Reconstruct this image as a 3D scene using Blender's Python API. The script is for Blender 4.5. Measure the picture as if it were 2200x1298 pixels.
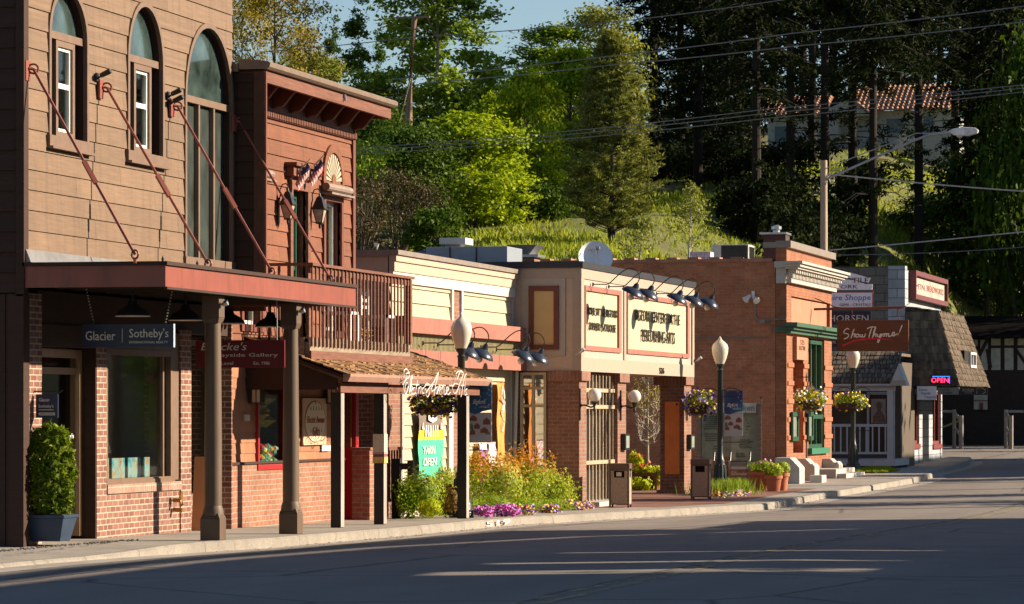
import bpy, math, random
import numpy as np
from mathutils import Vector, Matrix
R = math.radians
C = bpy.context.scene.collection
scene = bpy.context.scene
for _o in list(bpy.data.objects): bpy.data.objects.remove(_o)

# ------------------------------------------------------------------ camera
CX, CZ, F, UV, VV = 15.4, 1.5, 8000.0, 1100.0, 890.0      # street runs along +Y, its left side faces +X
TH = math.atan(1900/8000); S, K = math.sin(TH), math.cos(TH)
cam = bpy.data.cameras.new('camera'); co = bpy.data.objects.new('camera', cam); C.objects.link(co)
co.location = (CX, 0, CZ)
co.rotation_euler = (R(90), 0, TH)
cam.sensor_width = 36; cam.lens = 36*F/2200
cam.shift_y = (VV-649)/2200
cam.clip_start = .5; cam.clip_end = 2000
cam.dof.use_dof = True; cam.dof.focus_distance = 56; cam.dof.aperture_fstop = 16
scene.camera = co
# ------------------------------------------------------------------ light
SAZ, SEL = 22, 24           # sun azimuth from +X towards +Y, elevation
w = bpy.data.worlds.new('World'); scene.world = w; w.use_nodes = True
sky = w.node_tree.nodes.new('ShaderNodeTexSky'); sky.sky_type = 'NISHITA'; sky.sun_disc = False
sky.sun_elevation = R(SEL); sky.sun_rotation = R(90-SAZ); sky.dust_density = .25; sky.air_density = 1.0; sky.ozone_density = 2.6
bg = w.node_tree.nodes['Background']; bg.inputs[1].default_value = .052
w.node_tree.links.new(sky.outputs[0], bg.inputs[0])
sl = bpy.data.lights.new('sun', 'SUN'); so = bpy.data.objects.new('sun', sl); C.objects.link(so)
sl.energy = 5.0; sl.angle = R(.5); sl.color = (1.0, .835, .63)
sd = Vector((math.cos(R(SAZ))*math.cos(R(SEL)), math.sin(R(SAZ))*math.cos(R(SEL)), math.sin(R(SEL))))
so.rotation_euler = sd.to_track_quat('Z', 'Y').to_euler(); so.location = (60, 60, 60)
scene.view_settings.view_transform = 'Standard'; scene.view_settings.look = 'None'
scene.view_settings.exposure = 1.22; scene.view_settings.gamma = 1
scene.cycles.max_bounces = 6; scene.cycles.diffuse_bounces = 3; scene.cycles.transparent_max_bounces = 12
scene.cycles.use_denoising = True

# real-plane helpers: where a sight line meets a plane of the place
def Yat(u, X):
    t = (u-UV)/F; return (CX-X)*(K+t*S)/(S-t*K)
def Xat(u, Y):
    t = (u-UV)/F; return CX-Y*(S-t*K)/(K+t*S)
def depth(X, Y): return (CX-X)*S+Y*K
def Zat(v, X, Y): return CZ+(VV-v)*depth(X, Y)/F
def UZ(u, v, X):
    y = Yat(u, X); return y, Zat(v, X, y)

# ------------------------------------------------------------------ materials
def lin(h):
    c = [int(h[i:i+2], 16)/255 for i in (0, 2, 4)]
    return tuple((x/12.92 if x <= .04045 else ((x+.055)/1.055)**2.4) for x in c)+(1,)
def col(c): return lin(c) if isinstance(c, str) else (tuple(c)+(1,))[:4]
class NG:
    def __init__(s, name):
        s.m = bpy.data.materials.new(name); s.m.use_nodes = True; s.t = s.m.node_tree; s.n = s.t.nodes
        s.b = s.n['Principled BSDF']; s.out = s.n['Material Output']
    def new(s, ty, **kw):
        x = s.n.new('ShaderNode'+ty)
        for k, v in kw.items(): setattr(x, k, v)
        return x
    def L(s, a, b): s.t.links.new(a, b)
    def noise(s, scale, detail=4, vec=None, rough=.55):
        x = s.new('TexNoise'); x.inputs['Scale'].default_value = scale; x.inputs['Detail'].default_value = detail
        x.inputs['Roughness'].default_value = rough
        if vec is not None: s.L(vec, x.inputs['Vector'])
        return x.outputs['Fac']
    def coord(s, scale=(1, 1, 1)):
        c = s.new('TexCoord'); m = s.new('Mapping'); m.inputs['Scale'].default_value = scale
        s.L(c.outputs['Object'], m.inputs['Vector']); return m.outputs[0]
    def math(s, op, a, b=None):
        x = s.new('Math', operation=op)
        for i, v in enumerate((a, b)):
            if v is None: continue
            if isinstance(v, (int, float)): x.inputs[i].default_value = v
            else: s.L(v, x.inputs[i])
        return x.outputs[0]
    def ramp(s, f, stops):
        x = s.new('ValToRGB'); e = x.color_ramp.elements
        e[0].position, e[0].color = stops[0][0], col(stops[0][1]); e[1].position, e[1].color = stops[-1][0], col(stops[-1][1])
        for p, c in stops[1:-1]: q = e.new(p); q.color = col(c)
        s.L(f, x.inputs[0]); return x.outputs[0]
    def mix(s, f, a, b, mode='MIX'):
        x = s.new('MixRGB', blend_type=mode)
        for i, v in enumerate((f, a, b)):
            if isinstance(v, (int, float)): x.inputs[i].default_value = v
            elif isinstance(v, (tuple, str)): x.inputs[i].default_value = col(v)
            else: s.L(v, x.inputs[i])
        return x.outputs[0]
    def bump(s, h, st, dist=.02):
        x = s.new('Bump'); x.inputs['Strength'].default_value = st; x.inputs['Distance'].default_value = dist
        s.L(h, x.inputs['Height']); s.L(x.outputs[0], s.b.inputs['Normal'])
    def isl(s): return s.new('NewGeometry').outputs['Random Per Island']

MATS = {}
def M(name, c='808080', rough=.7, var=.25, scale=6, stretch=(1, 1, 1), bump=.15, isl=0., metal=0., stain=0., spec=.4, streak=0.):
    """plain painted / wooden / stone surface: noise in the tone, stains, board to board variation"""
    if name in MATS: return MATS[name]
    g = NG(name); v = g.coord(stretch); n = g.noise(scale, 6, v, .65)
    base = col(c)
    dark = tuple(x*(1-var) for x in base[:3]); lite = tuple(min(1, x*(1+var)) for x in base[:3])
    cc = g.ramp(n, [(.3, dark), (.7, lite)])
    if isl:
        k = g.math('ADD', g.math('MULTIPLY', g.isl(), 2*isl), 1-isl)
        x = g.new('CombineColor')
        for i in range(3): g.L(k, x.inputs[i])
        cc = g.mix(1., cc, x.outputs[0], 'MULTIPLY')
    if streak:
        n3 = g.noise(1, 5, g.coord((7, 7, .45)), .75); f = g.math('MULTIPLY', g.ramp(n3, [(.48, (0, 0, 0)), (.68, (1, 1, 1))]), streak); cc = g.mix(f, cc, tuple(x*.5 for x in base[:3]))
        n4 = g.noise(1, 5, g.coord((9, 9, 1.2)), .75); f = g.math('MULTIPLY', g.ramp(n4, [(.60, (0, 0, 0)), (.70, (1, 1, 1))]), streak*.6); cc = g.mix(f, cc, tuple(min(1, x*1.45) for x in base[:3]))
    if stain:
        n2 = g.noise(1.1, 5, g.coord((1, 1, .5)), .7)
        f = g.math('MULTIPLY', g.ramp(n2, [(.5, (0, 0, 0)), (.7, (1, 1, 1))]), stain)
        cc = g.mix(f, cc, tuple(x*.45 for x in base[:3]))
    g.L(cc, g.b.inputs['Base Color']); g.b.inputs['Roughness'].default_value = rough; g.b.inputs['Metallic'].default_value = metal
    g.b.inputs['Specular IOR Level'].default_value = spec
    if bump: g.bump(n, bump)
    MATS[name] = g.m; return g.m
def brick(name, c1, c2, mortar, w=.2, h=.0725, mort=.009, stain=.3, soldier=False):
    if name in MATS: return MATS[name]
    g = NG(name); c = g.new('TexCoord'); sp = g.new('SeparateXYZ'); g.L(c.outputs['Object'], sp.inputs[0])
    gn = g.new('SeparateXYZ'); g.L(g.new('NewGeometry').outputs['True Normal'], gn.inputs[0])
    ax, ay = g.math('ABSOLUTE', gn.outputs[0]), g.math('ABSOLUTE', gn.outputs[1])
    hor = g.math('ADD', g.math('MULTIPLY', sp.outputs[0], ay), g.math('MULTIPLY', sp.outputs[1], ax))
    cb = g.new('CombineXYZ'); g.L(hor, cb.inputs[0]); g.L(sp.outputs[2], cb.inputs[1])
    b = g.new('TexBrick'); b.offset = 0 if soldier else .5; b.inputs['Scale'].default_value = 1
    if soldier: w, h = .075, .3
    b.inputs['Brick Width'].default_value = w; b.inputs['Row Height'].default_value = h; b.inputs['Mortar Size'].default_value = mort
    b.inputs['Mortar Smooth'].default_value = .15; b.inputs['Bias'].default_value = -.1
    b.inputs['Color1'].default_value = col(c1); b.inputs['Color2'].default_value = col(c2); b.inputs['Mortar'].default_value = col(mortar)
    g.L(cb.outputs[0], b.inputs['Vector'])
    n = g.noise(2.2, 6, g.coord((1, 1, 1)), .7); n2 = g.noise(45, 3, g.coord((1, 1, 1)))
    cc = g.mix(.75, b.outputs['Color'], g.ramp(n, [(.3, 'b4b4b4'), (.7, 'ffffff')]), 'MULTIPLY')
    cc = g.mix(.4, cc, g.ramp(n2, [(.35, '999999'), (.65, 'ffffff')]), 'MULTIPLY')
    # odd burnt bricks
    b2 = g.new('TexBrick'); b2.offset = b.offset; b2.inputs['Scale'].default_value = 1; b2.inputs['Bias'].default_value = -.75
    for k_ in ('Brick Width', 'Row Height', 'Mortar Size'): b2.inputs[k_].default_value = b.inputs[k_].default_value
    b2.inputs['Color1'].default_value = (0, 0, 0, 1); b2.inputs['Color2'].default_value = (1, 1, 1, 1); b2.inputs['Mortar'].default_value = (0, 0, 0, 1)
    g.L(cb.outputs[0], b2.inputs['Vector'])
    f = g.math('MULTIPLY', b2.outputs['Color'], .8)
    cc = g.mix(f, cc, tuple(x*.35 for x in col(c1)[:3]))
    g.L(cc, g.b.inputs['Base Color']); g.b.inputs['Roughness'].default_value = .85
    hgt = g.math('ADD', g.math('MULTIPLY', b.outputs['Fac'], -1.), g.math('MULTIPLY', n2, .25))
    g.bump(hgt, .8, .01)
    MATS[name] = g.m; return g.m
def leafm(name, c1, c2, tr=.35, rough=.55, c3=None):
    if name in MATS: return MATS[name]
    g = NG(name); st = [(0, c1), (1, c2)] if c3 is None else [(0, c1), (.55, c2), (1, c3)]
    n = g.noise(.9, 2, g.coord()); f = g.math('ADD', g.math('MULTIPLY', g.isl(), .6), g.math('MULTIPLY', g.math('SUBTRACT', n, .3), 1.0))
    cc = g.ramp(f, st); g.L(cc, g.b.inputs['Base Color']); g.b.inputs['Roughness'].default_value = rough; g.b.inputs['Specular IOR Level'].default_value = .12
    t = g.new('BsdfTranslucent'); g.L(g.mix(1., cc, (1., 1., .45), 'MULTIPLY'), t.inputs[0])
    x = g.new('MixShader'); x.inputs[0].default_value = tr; g.L(g.b.outputs[0], x.inputs[1]); g.L(t.outputs[0], x.inputs[2]); g.L(x.outputs[0], g.out.inputs[0])
    MATS[name] = g.m; return g.m
def glassm(name, tint=(.85, .9, .88), refl=.02, dirt=.0):
    if name in MATS: return MATS[name]
    g = NG(name); tr = g.new('BsdfTransparent'); tr.inputs[0].default_value = tint+(1,)
    gl = g.new('BsdfGlossy'); gl.inputs['Roughness'].default_value = .03
    fr = g.new('Fresnel'); fr.inputs[0].default_value = 1.45
    f = g.math('ADD', g.math('MULTIPLY', fr.outputs[0], .24), refl)
    x = g.new('MixShader'); g.L(f, x.inputs[0]); g.L(tr.outputs[0], x.inputs[1]); g.L(gl.outputs[0], x.inputs[2])
    last = x.outputs[0]
    if dirt:
        d = g.new('BsdfDiffuse'); d.inputs[0].default_value = (.55, .65, .6, 1)
        y = g.new('MixShader'); n = g.noise(3.5, 5, g.coord((1, 1, .6))); g.L(g.math('MULTIPLY', n, dirt), y.inputs[0]); g.L(last, y.inputs[1]); g.L(d.outputs[0], y.inputs[2]); last = y.outputs[0]
    g.L(last, g.out.inputs[0]); MATS[name] = g.m; return g.m
def emitm(name, c, st):
    if name in MATS: return MATS[name]
    g = NG(name); g.b.inputs['Base Color'].default_value = (0, 0, 0, 1); g.b.inputs['Emission Color'].default_value = col(c); g.b.inputs['Emission Strength'].default_value = st
    MATS[name] = g.m; return g.m

SPLIT = set('brick_front brick_pier shingle_panel bracket white_trim white_board post curtain side_panel pedestal chain opening_surround soldier_course clapboards corner_board panel brace painted_stone picture_card lit_face hanger pane balcony_chair glazing_bar wall_core wall_backing seam door_frame bird foot white_board navy_board brick_side stucco_band rear_wall wall header case beam upper_band lamp slat frieze side_wall shake_roof pale_surround recessed_panel coping red_house green_house arm notice_post spotlight step rusticated_block dentil jamb_shade'.split())
# ------------------------------------------------------------------ mesh builder
class MB:
    def __init__(s): s.v = []; s.f = []; s.mi = []; s.m = 0
    def poly(s, pts):
        n = len(s.v); s.v += [tuple(p) for p in pts]; s.f.append(tuple(range(n, n+len(pts)))); s.mi.append(s.m); return s
    def box(s, x0, x1, y0, y1, z0, z1):
        if x0 > x1: x0, x1 = x1, x0
        if y0 > y1: y0, y1 = y1, y0
        if z0 > z1: z0, z1 = z1, z0
        n = len(s.v); s.v += [(x0, y0, z0), (x1, y0, z0), (x1, y1, z0), (x0, y1, z0), (x0, y0, z1), (x1, y0, z1), (x1, y1, z1), (x0, y1, z1)]
        for f in ((0, 3, 2, 1), (4, 5, 6, 7), (0, 1, 5, 4), (1, 2, 6, 5), (2, 3, 7, 6), (3, 0, 4, 7)): s.f.append(tuple(n+i for i in f)); s.mi.append(s.m)
        return s
    def loft(s, A, B, caps=True):
        n = len(s.v); k = len(A); s.v += [tuple(p) for p in A]+[tuple(p) for p in B]
        for i in range(k): j = (i+1) % k; s.f.append((n+i, n+j, n+k+j, n+k+i)); s.mi.append(s.m)
        if caps: s.f.append(tuple(n+i for i in reversed(range(k)))); s.mi.append(s.m); s.f.append(tuple(n+k+i for i in range(k))); s.mi.append(s.m)
        return s
    def prism(s, pts, axis, a, b):
        """2D outline pts pushed along axis from a to b (x: pts=(y,z), y: pts=(x,z), z: pts=(x,y))"""
        f = {'x': lambda p, t: (t, p[0], p[1]), 'y': lambda p, t: (p[0], t, p[1]), 'z': lambda p, t: (p[0], p[1], t)}[axis]
        return s.loft([f(p, a) for p in pts], [f(p, b) for p in pts])
    def tube(s, pts, r, n=6, caps=True):
        pts = [Vector(p) for p in pts]; rs = r if isinstance(r, (list, tuple)) else [r]*len(pts); rings = []; up = Vector((0, 0, 1)); base = len(s.v)
        for i, p in enumerate(pts):
            d = (pts[min(i+1, len(pts)-1)]-pts[max(i-1, 0)]).normalized()
            a = d.cross(up)
            if a.length < .05: a = d.cross(Vector((1, 0, 0)))
            a.normalize(); b = d.cross(a).normalized()
            s.v += [tuple(p+(a*math.cos(2*math.pi*k/n)+b*math.sin(2*math.pi*k/n))*rs[i]) for k in range(n)]
        for i in range(len(pts)-1):
            for k in range(n):
                j = (k+1) % n; s.f.append((base+i*n+k, base+i*n+j, base+(i+1)*n+j, base+(i+1)*n+k)); s.mi.append(s.m)
        if caps:
            s.f.append(tuple(base+k for k in reversed(range(n)))); s.mi.append(s.m); e = base+(len(pts)-1)*n; s.f.append(tuple(e+k for k in range(n))); s.mi.append(s.m)
        return s
    def lathe(s, prof, c=(0, 0, 0), n=20, axis=None, sx=1):
        """prof = (radius, height) pairs; axis: optional direction"""
        base = len(s.v); q = Matrix.Identity(3) if axis is None else Vector(axis).to_track_quat('Z', 'Y').to_matrix(); c = Vector(c)
        for r, z in prof:
            for k in range(n):
                a = 2*math.pi*k/n; s.v.append(tuple(c+q@Vector((r*sx*math.cos(a), r*math.sin(a), z))))
        for i in range(len(prof)-1):
            for k in range(n): j = (k+1) % n; s.f.append((base+i*n+k, base+i*n+j, base+(i+1)*n+j, base+(i+1)*n+k)); s.mi.append(s.m)
        s.f.append(tuple(base+k for k in reversed(range(n)))); s.mi.append(s.m); e = base+(len(prof)-1)*n; s.f.append(tuple(e+k for k in range(n))); s.mi.append(s.m)
        return s
    def raw(s, V, Fc):
        n = len(s.v); s.v += [tuple(p) for p in V]; s.f += [tuple(n+i for i in f) for f in Fc]; s.mi += [s.m]*len(Fc); return s
    def clusters(s):
        par = list(range(len(s.v)))
        def fd(a):
            while par[a] != a: par[a] = par[par[a]]; a = par[a]
            return a
        for f in s.f:
            a = fd(f[0])
            for b in f[1:]: par[fd(b)] = a
        comp = {}
        for i, f in enumerate(s.f): comp.setdefault(fd(f[0]), []).append(i)
        bb = []
        for k, fs in comp.items():
            P = [s.v[i] for f in fs for i in s.f[f]]; bb.append([[min(p[j] for p in P)-.004 for j in range(3)], [max(p[j] for p in P)+.004 for j in range(3)], fs])
        go = True
        while go:
            go = False
            for i in range(len(bb)):
                for j in range(len(bb)-1, i, -1):
                    if all(bb[i][0][k] <= bb[j][1][k] and bb[j][0][k] <= bb[i][1][k] for k in range(3)):
                        bb[i][0] = [min(a, b) for a, b in zip(bb[i][0], bb[j][0])]; bb[i][1] = [max(a, b) for a, b in zip(bb[i][1], bb[j][1])]; bb[i][2] += bb[j][2]; del bb[j]; go = True
        return [b[2] for b in bb]
    def build(s, name, mats, parent=None, smooth=None, bevel=0):
        if name in SPLIT and len(s.f) < 3000:
            cl = s.clusters()
            if len(cl) > 1:
                r = None
                for fs in cl:
                    q = MB(); mp = {}
                    for i in sorted(fs):
                        f = s.f[i]
                        for a in f:
                            if a not in mp: mp[a] = len(q.v); q.v.append(s.v[a])
                        q.f.append(tuple(mp[a] for a in f)); q.mi.append(s.mi[i])
                    r = q.build(name, mats, parent, smooth, bevel) if r is None else (q.build(name, mats, parent, smooth, bevel) and r)
                return r
        me = bpy.data.meshes.new(name); me.from_pydata(s.v, [], s.f)
        if not isinstance(mats, (list, tuple)): mats = [mats]
        for m in mats: me.materials.append(m)
        if len(mats) > 1: me.polygons.foreach_set('material_index', s.mi)
        if smooth: me.polygons.foreach_set('use_smooth', [True]*len(s.f)); me.set_sharp_from_angle(angle=R(smooth))
        me.update(); o = bpy.data.objects.new(name, me); C.objects.link(o)
        if bevel:
            b = o.modifiers.new('bevel', 'BEVEL'); b.width = bevel; b.segments = 2; b.limit_method = 'ANGLE'
        if parent is not None: attach(o, parent)
        return o
def attach(o, parent):
    o.parent = parent
    if parent.type == 'EMPTY': o.matrix_parent_inverse = Matrix.Translation(-Vector(parent.get('at', (0, 0, 0))))
def tag(o, label=None, cat=None, group=None, kind=None):
    if label: o['label'] = label
    if cat: o['category'] = cat
    if group: o['group'] = group
    if kind: o['kind'] = kind
    return o
def thing(name, label, cat, loc=(0, 0, 0), group=None):
    o = bpy.data.objects.new(name, None); C.objects.link(o); o.location = loc; o['at'] = tuple(float(x) for x in loc); o.empty_display_size = .3
    return tag(o, label, cat, group)
def kids(o): return [c for c in bpy.data.objects if c.parent == o]
def dup(o, loc=None, label=None, rotz=None, scale=None, parent=None):
    c = o.copy(); C.objects.link(c)
    if parent is not None: c.parent = parent
    for ch in kids(o): dup(ch, parent=c)
    if loc is not None: c.location = loc
    if rotz is not None: c.rotation_euler[2] = rotz
    if scale is not None: c.scale = scale
    if label: c['label'] = label
    return c

# ------------------------------------------------------------------ building helpers
def cut(a0, a1, holes):
    segs = [(a0, a1)]
    for h0, h1 in holes:
        out = []
        for s0, s1 in segs:
            if h1 <= s0 or h0 >= s1: out.append((s0, s1)); continue
            if h0 > s0: out.append((s0, h0))
            if h1 < s1: out.append((h1, s1))
        segs = out
    return [x for x in segs if x[1]-x[0] > .004]
def halfw(h, z):
    """y interval of hole h=(a0,a1,z0,z1[,spring]) at height z"""
    a0, a1, z0, z1 = h[:4]
    if z <= z0 or z >= z1: return None
    if len(h) > 4 and z > h[4]:
        c = (a0+a1)/2; wd = (a1-a0)/2*math.sqrt(max(0, 1-((z-h[4])/(z1-h[4]))**2)); return (c-wd, c+wd)
    return (a0, a1)
def siding(mb, face, c, a0, a1, z0, z1, pitch, holes=(), t=.022, rnd=None, joint=2.6):
    """lap boards: face 'x' looks to +X at X=c (a=Y); face 'y' looks to -Y at Y=c (a=X)"""
    rnd = rnd or random.Random(5); z = z0
    while z < z1-.005:
        zt = min(z+pitch, z1); arch = any(len(h) > 4 and z < h[3] and zt > h[4] for h in holes); ns = 6 if arch else 1
        jn = []; p = a0+rnd.uniform(.5, joint)
        while p < a1: jn.append((p-.002, p+.002)); p += rnd.uniform(joint*.6, joint*1.3)
        edges = sorted({zt, z} | ({h[k] for h in holes for k in (2, 3) if z < h[k] < zt}) | {z+(zt-z)*i/ns for i in range(ns)})
        for e0, e1 in zip(edges, edges[1:]):
            hs = [q for q in (halfw(h, (e0+e1)/2) for h in holes) if q]+jn
            o0 = t*(1-(e0-z)/pitch)+.003; o1 = t*(1-(e1-z)/pitch)+.003
            for s0, s1 in cut(a0, a1, hs):
                if face == 'x': A = [(c-.02, s0, e0), (c+o0, s0, e0), (c+o1, s0, e1), (c-.02, s0, e1)]; B = [(p_[0], s1, p_[2]) for p_ in A]
                else: A = [(s0, c+.02, e0), (s0, c+.02, e1), (s0, c-o1, e1), (s0, c-o0, e0)]; B = [(s1, p_[1], p_[2]) for p_ in A]
                mb.loft(A, B)
        z = zt
def wallx(mb, X0, X1, y0, y1, z0, z1, holes=()):
    """wall slab between X0 and X1 with rectangular holes (y0,y1,z0,z1)"""
    zs = sorted({z0, z1} | {h[k] for h in holes for k in (2, 3) if z0 < h[k] < z1})
    for a, b in zip(zs, zs[1:]):
        for s0, s1 in cut(y0, y1, [(h[0], h[1]) for h in holes if h[2] < (a+b)/2 < h[3]]): mb.box(X0, X1, s0, s1, a, b)
def framex(mb, X0, X1, y0, y1, z0, z1, wd, bottom=True):
    mb.box(X0, X1, y0, y0+wd, z0, z1); mb.box(X0, X1, y1-wd, y1, z0, z1); mb.box(X0, X1, y0+wd, y1-wd, z1-wd, z1)
    if bottom: mb.box(X0, X1, y0+wd, y1-wd, z0, z0+wd)
def archpath(a0, a1, z0, z1, sp, off=0, n=18):
    c = (a0+a1)/2; wd = (a1-a0)/2+off; hh = z1-sp+off
    return [(a0-off, z0)]+[(c-wd*math.cos(math.pi*i/n), sp+hh*math.sin(math.pi*i/n)) for i in range(n+1)]+[(a1+off, z0)]
def archring(mb, X0, X1, h, oi, oo, n=18):
    I = archpath(h[0], h[1], h[2], h[3], h[4], oi, n); O = archpath(h[0], h[1], h[2], h[3], h[4], oo, n)
    for i in range(len(I)-1):
        mb.loft([(X0, *I[i]), (X0, *O[i]), (X1, *O[i]), (X1, *I[i])], [(X0, *I[i+1]), (X0, *O[i+1]), (X1, *O[i+1]), (X1, *I[i+1])])
_tx = {}
def textv(s, font=None):
    if s in _tx: return _tx[s]
    cu = bpy.data.curves.new('t', 'FONT'); cu.body = s; cu.resolution_u = 2; o = bpy.data.objects.new('t', cu); C.objects.link(o)
    dg = bpy.context.evaluated_depsgraph_get(); me = bpy.data.meshes.new_from_object(o.evaluated_get(dg))
    V = [tuple(v.co) for v in me.vertices]; Fc = [tuple(p.vertices) for p in me.polygons]
    bpy.data.objects.remove(o); bpy.data.curves.remove(cu); bpy.data.meshes.remove(me); _tx[s] = (V, Fc); return V, Fc
def text(mb, s, face, c, a0, a1, z0, z1, shear=0, th=.006, track=None):
    """lettering fitted into a box. face 'x': on plane X=c read from +X, a0..a1 in Y (left to right is +Y); face 'y': on plane Y=c read from -Y, a in X"""
    V, Fc = textv(s)
    if not V: return
    xs = [v[0] for v in V]; ys = [v[1] for v in V]; x0, x1, y0, y1 = min(xs), max(xs), min(ys), max(ys)
    P = []
    for lay in (0, 1):
        for v in V:
            hh = (v[1]-y0)/max(1e-6, y1-y0); a = a0+(a1-a0)*(v[0]-x0)/max(1e-6, x1-x0)+shear*hh*(z1-z0); z = z0+(z1-z0)*hh
            P.append((c+th*lay, a, z) if face == 'x' else (a, c-th*lay, z))
    n = len(V); FF = [tuple(n+i for i in f) for f in Fc]
    cnt = {}
    for f in Fc:
        for i in range(len(f)): e = (f[i], f[(i+1) % len(f)]); cnt[e] = 1
    for (a, b) in cnt:
        if (b, a) not in cnt: FF.append((a, b, n+b, n+a))
    mb.raw(P, FF)
def stroke(mb, face, c, o, sc, paths, r):
    for p in paths:
        # smooth the polyline a little
        q = [Vector((a, b, 0)) for a, b in p]
        out = []
        if len(q) > 2:
            for i in range(len(q)-1):
                p0, p1, p2, p3 = q[max(i-1, 0)], q[i], q[i+1], q[min(i+2, len(q)-1)]
                for k in range(4):
                    t = k/4; out.append(.5*((2*p1)+(p2-p0)*t+(2*p0-5*p1+4*p2-p3)*t*t+(3*p1-p0-3*p2+p3)*t**3))
            out.append(q[-1])
        else: out = q
        pts = [((c, o[0]+a.x*sc[0], o[1]+a.y*sc[1]) if face == 'x' else (o[0]+a.x*sc[0], c, o[1]+a.y*sc[1])) for a in out]
        mb.tube(pts, r, 5)
def gz(Y):
    return float(np.interp(Y, [-60, 40, 45, 55, 60, 70, 80, 88, 94, 107, 116, 130, 146, 200, 400], [0, 0, -.03, -.12, -.18, -.2, -.13, -.03, .03, .02, .12, .25, .37, .6, .6]))
def kx(Y):
    return float(np.interp(Y, [-60, 30, 38, 44, 50, 56.5, 59, 62, 65.3, 70, 78, 88, 93, 97, 104, 114, 118, 119.5, 122, 200], [.6, .8, 1.15, 1.95, 1.95, 1.75, 1.65, 2.2, 2.9, 3.75, 3.75, 4.2, 4.1, 3.5, 3.1, 2.7, 2.3, .5, -14, -14]))
# ================================================================== setting
def toe(X): return float(np.interp(X, [-40, -12, -8, -4.5, -3, 4, 30], [96, 98, 112, 128, 150, 168, 190]))
def terr(X, Y):
    e = min(Y-toe(X), 150); s = max(0, min(1, e/18)); s = s*s*(3-2*s)
    return gz(Y)-.22+4.8*s+.11*max(e-8, 0)
rng = random.Random(3)
g = NG('asphalt'); v = g.coord(); n1 = g.noise(60, 4, v, .8); n2 = g.noise(.35, 5, g.coord((1, .25, 1)), .6); n3 = g.noise(300, 2, v)
vor = g.new('TexVoronoi', feature='DISTANCE_TO_EDGE'); vor.inputs['Scale'].default_value = .22; dn = g.new('TexNoise'); dn.inputs['Scale'].default_value = 1.2; dn.inputs['Detail'].default_value = 5
g.L(v, dn.inputs['Vector']); g.L(g.mix(.12, v, dn.outputs['Color']), vor.inputs['Vector'])
cc = g.ramp(n2, [(.3, (.245, .21, .185)), (.7, (.33, .285, .25))])
cc = g.mix(.5, cc, g.ramp(n1, [(.3, '8c8c8c'), (.7, 'ffffff')]), 'MULTIPLY'); cc = g.mix(.35, cc, g.ramp(n3, [(.35, '777777'), (.65, 'ffffff')]), 'MULTIPLY')
cc = g.mix(g.math('MULTIPLY', g.ramp(vor.outputs['Distance'], [(0, (1, 1, 1)), (.010, (0, 0, 0))]), .75), cc, (.04, .036, .033))
sp = g.new('SeparateXYZ'); g.L(v, sp.inputs[0])
lane = g.math('ABSOLUTE', g.math('SUBTRACT', g.math('PINGPONG', g.math('ADD', sp.outputs[0], g.math('MULTIPLY', n2, .6)), 1.75), .85))
cc = g.mix(g.math('MULTIPLY', g.ramp(lane, [(.05, (1, 1, 1)), (.5, (0, 0, 0))]), .28), cc, (.15, .13, .12))
for oy, ox, fr in ((0, 0, .17), (3.3, 1.1, .11)):     # tar seams, long ways and across
    q = g.new('TexNoise'); q.inputs['Scale'].default_value = .8; q.inputs['Detail'].default_value = 3; g.L(v, q.inputs['Vector'])
    a_ = g.math('ADD', sp.outputs[1 if oy == 0 else 0], g.math('MULTIPLY', q.outputs['Fac'], .5 if oy == 0 else .25)); ln_ = g.math('LESS_THAN', g.math('PINGPONG', g.math('ADD', a_, oy), 4.6 if oy == 0 else 2.9), .035)
    cc = g.mix(g.math('MULTIPLY', ln_, .75), cc, (.045, .04, .038))
n5 = g.noise(.9, 6, g.coord((1, .55, 1)), .8); cc = g.mix(g.math('MULTIPLY', g.ramp(n5, [(.56, (0, 0, 0)), (.66, (1, 1, 1))]), .38), cc, (.11, .095, .085))
g.L(cc, g.b.inputs['Base Color']); g.b.inputs['Roughness'].default_value = .9; g.b.inputs['Specular IOR Level'].default_value = .25; g.bump(n1, .35, .01); ASPH = g.m
def concrete(name, c, joint=1.5):
    g = NG(name); v = g.coord(); n = g.noise(1.3, 6, v, .7); n2 = g.noise(40, 3, v)
    sp = g.new('SeparateXYZ'); g.L(v, sp.inputs[0]); y = g.math('PINGPONG', sp.outputs[1], joint/2)
    jl = g.math('LESS_THAN', y, .012)
    b = col(c); cc = g.ramp(n, [(.3, tuple(x*.72 for x in b[:3])), (.7, tuple(x*1.1 for x in b[:3]))]); cc = g.mix(.35, cc, g.ramp(n2, [(.35, '888888'), (.65, 'ffffff')]), 'MULTIPLY')
    vo = g.new('TexVoronoi', feature='DISTANCE_TO_EDGE'); vo.inputs['Scale'].default_value = .55; dn_ = g.new('TexNoise'); dn_.inputs['Scale'].default_value = 2.5; dn_.inputs['Detail'].default_value = 5; g.L(v, dn_.inputs['Vector']); g.L(g.mix(.15, v, dn_.outputs['Color']), vo.inputs['Vector'])
    cc = g.mix(g.math('MULTIPLY', g.ramp(vo.outputs['Distance'], [(0, (1, 1, 1)), (.012, (0, 0, 0))]), .6), cc, tuple(x*.3 for x in b[:3]))
    n6 = g.noise(3.5, 6, v, .8); cc = g.mix(g.math('MULTIPLY', g.ramp(n6, [(.54, (0, 0, 0)), (.68, (1, 1, 1))]), .5), cc, tuple(x*.5 for x in b[:3]))
    cc = g.mix(g.math('MULTIPLY', jl, .75), cc, tuple(x*.3 for x in b[:3]))
    g.L(cc, g.b.inputs['Base Color']); g.b.inputs['Roughness'].default_value = .85; g.bump(n2, .25, .01); return g.m
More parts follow.
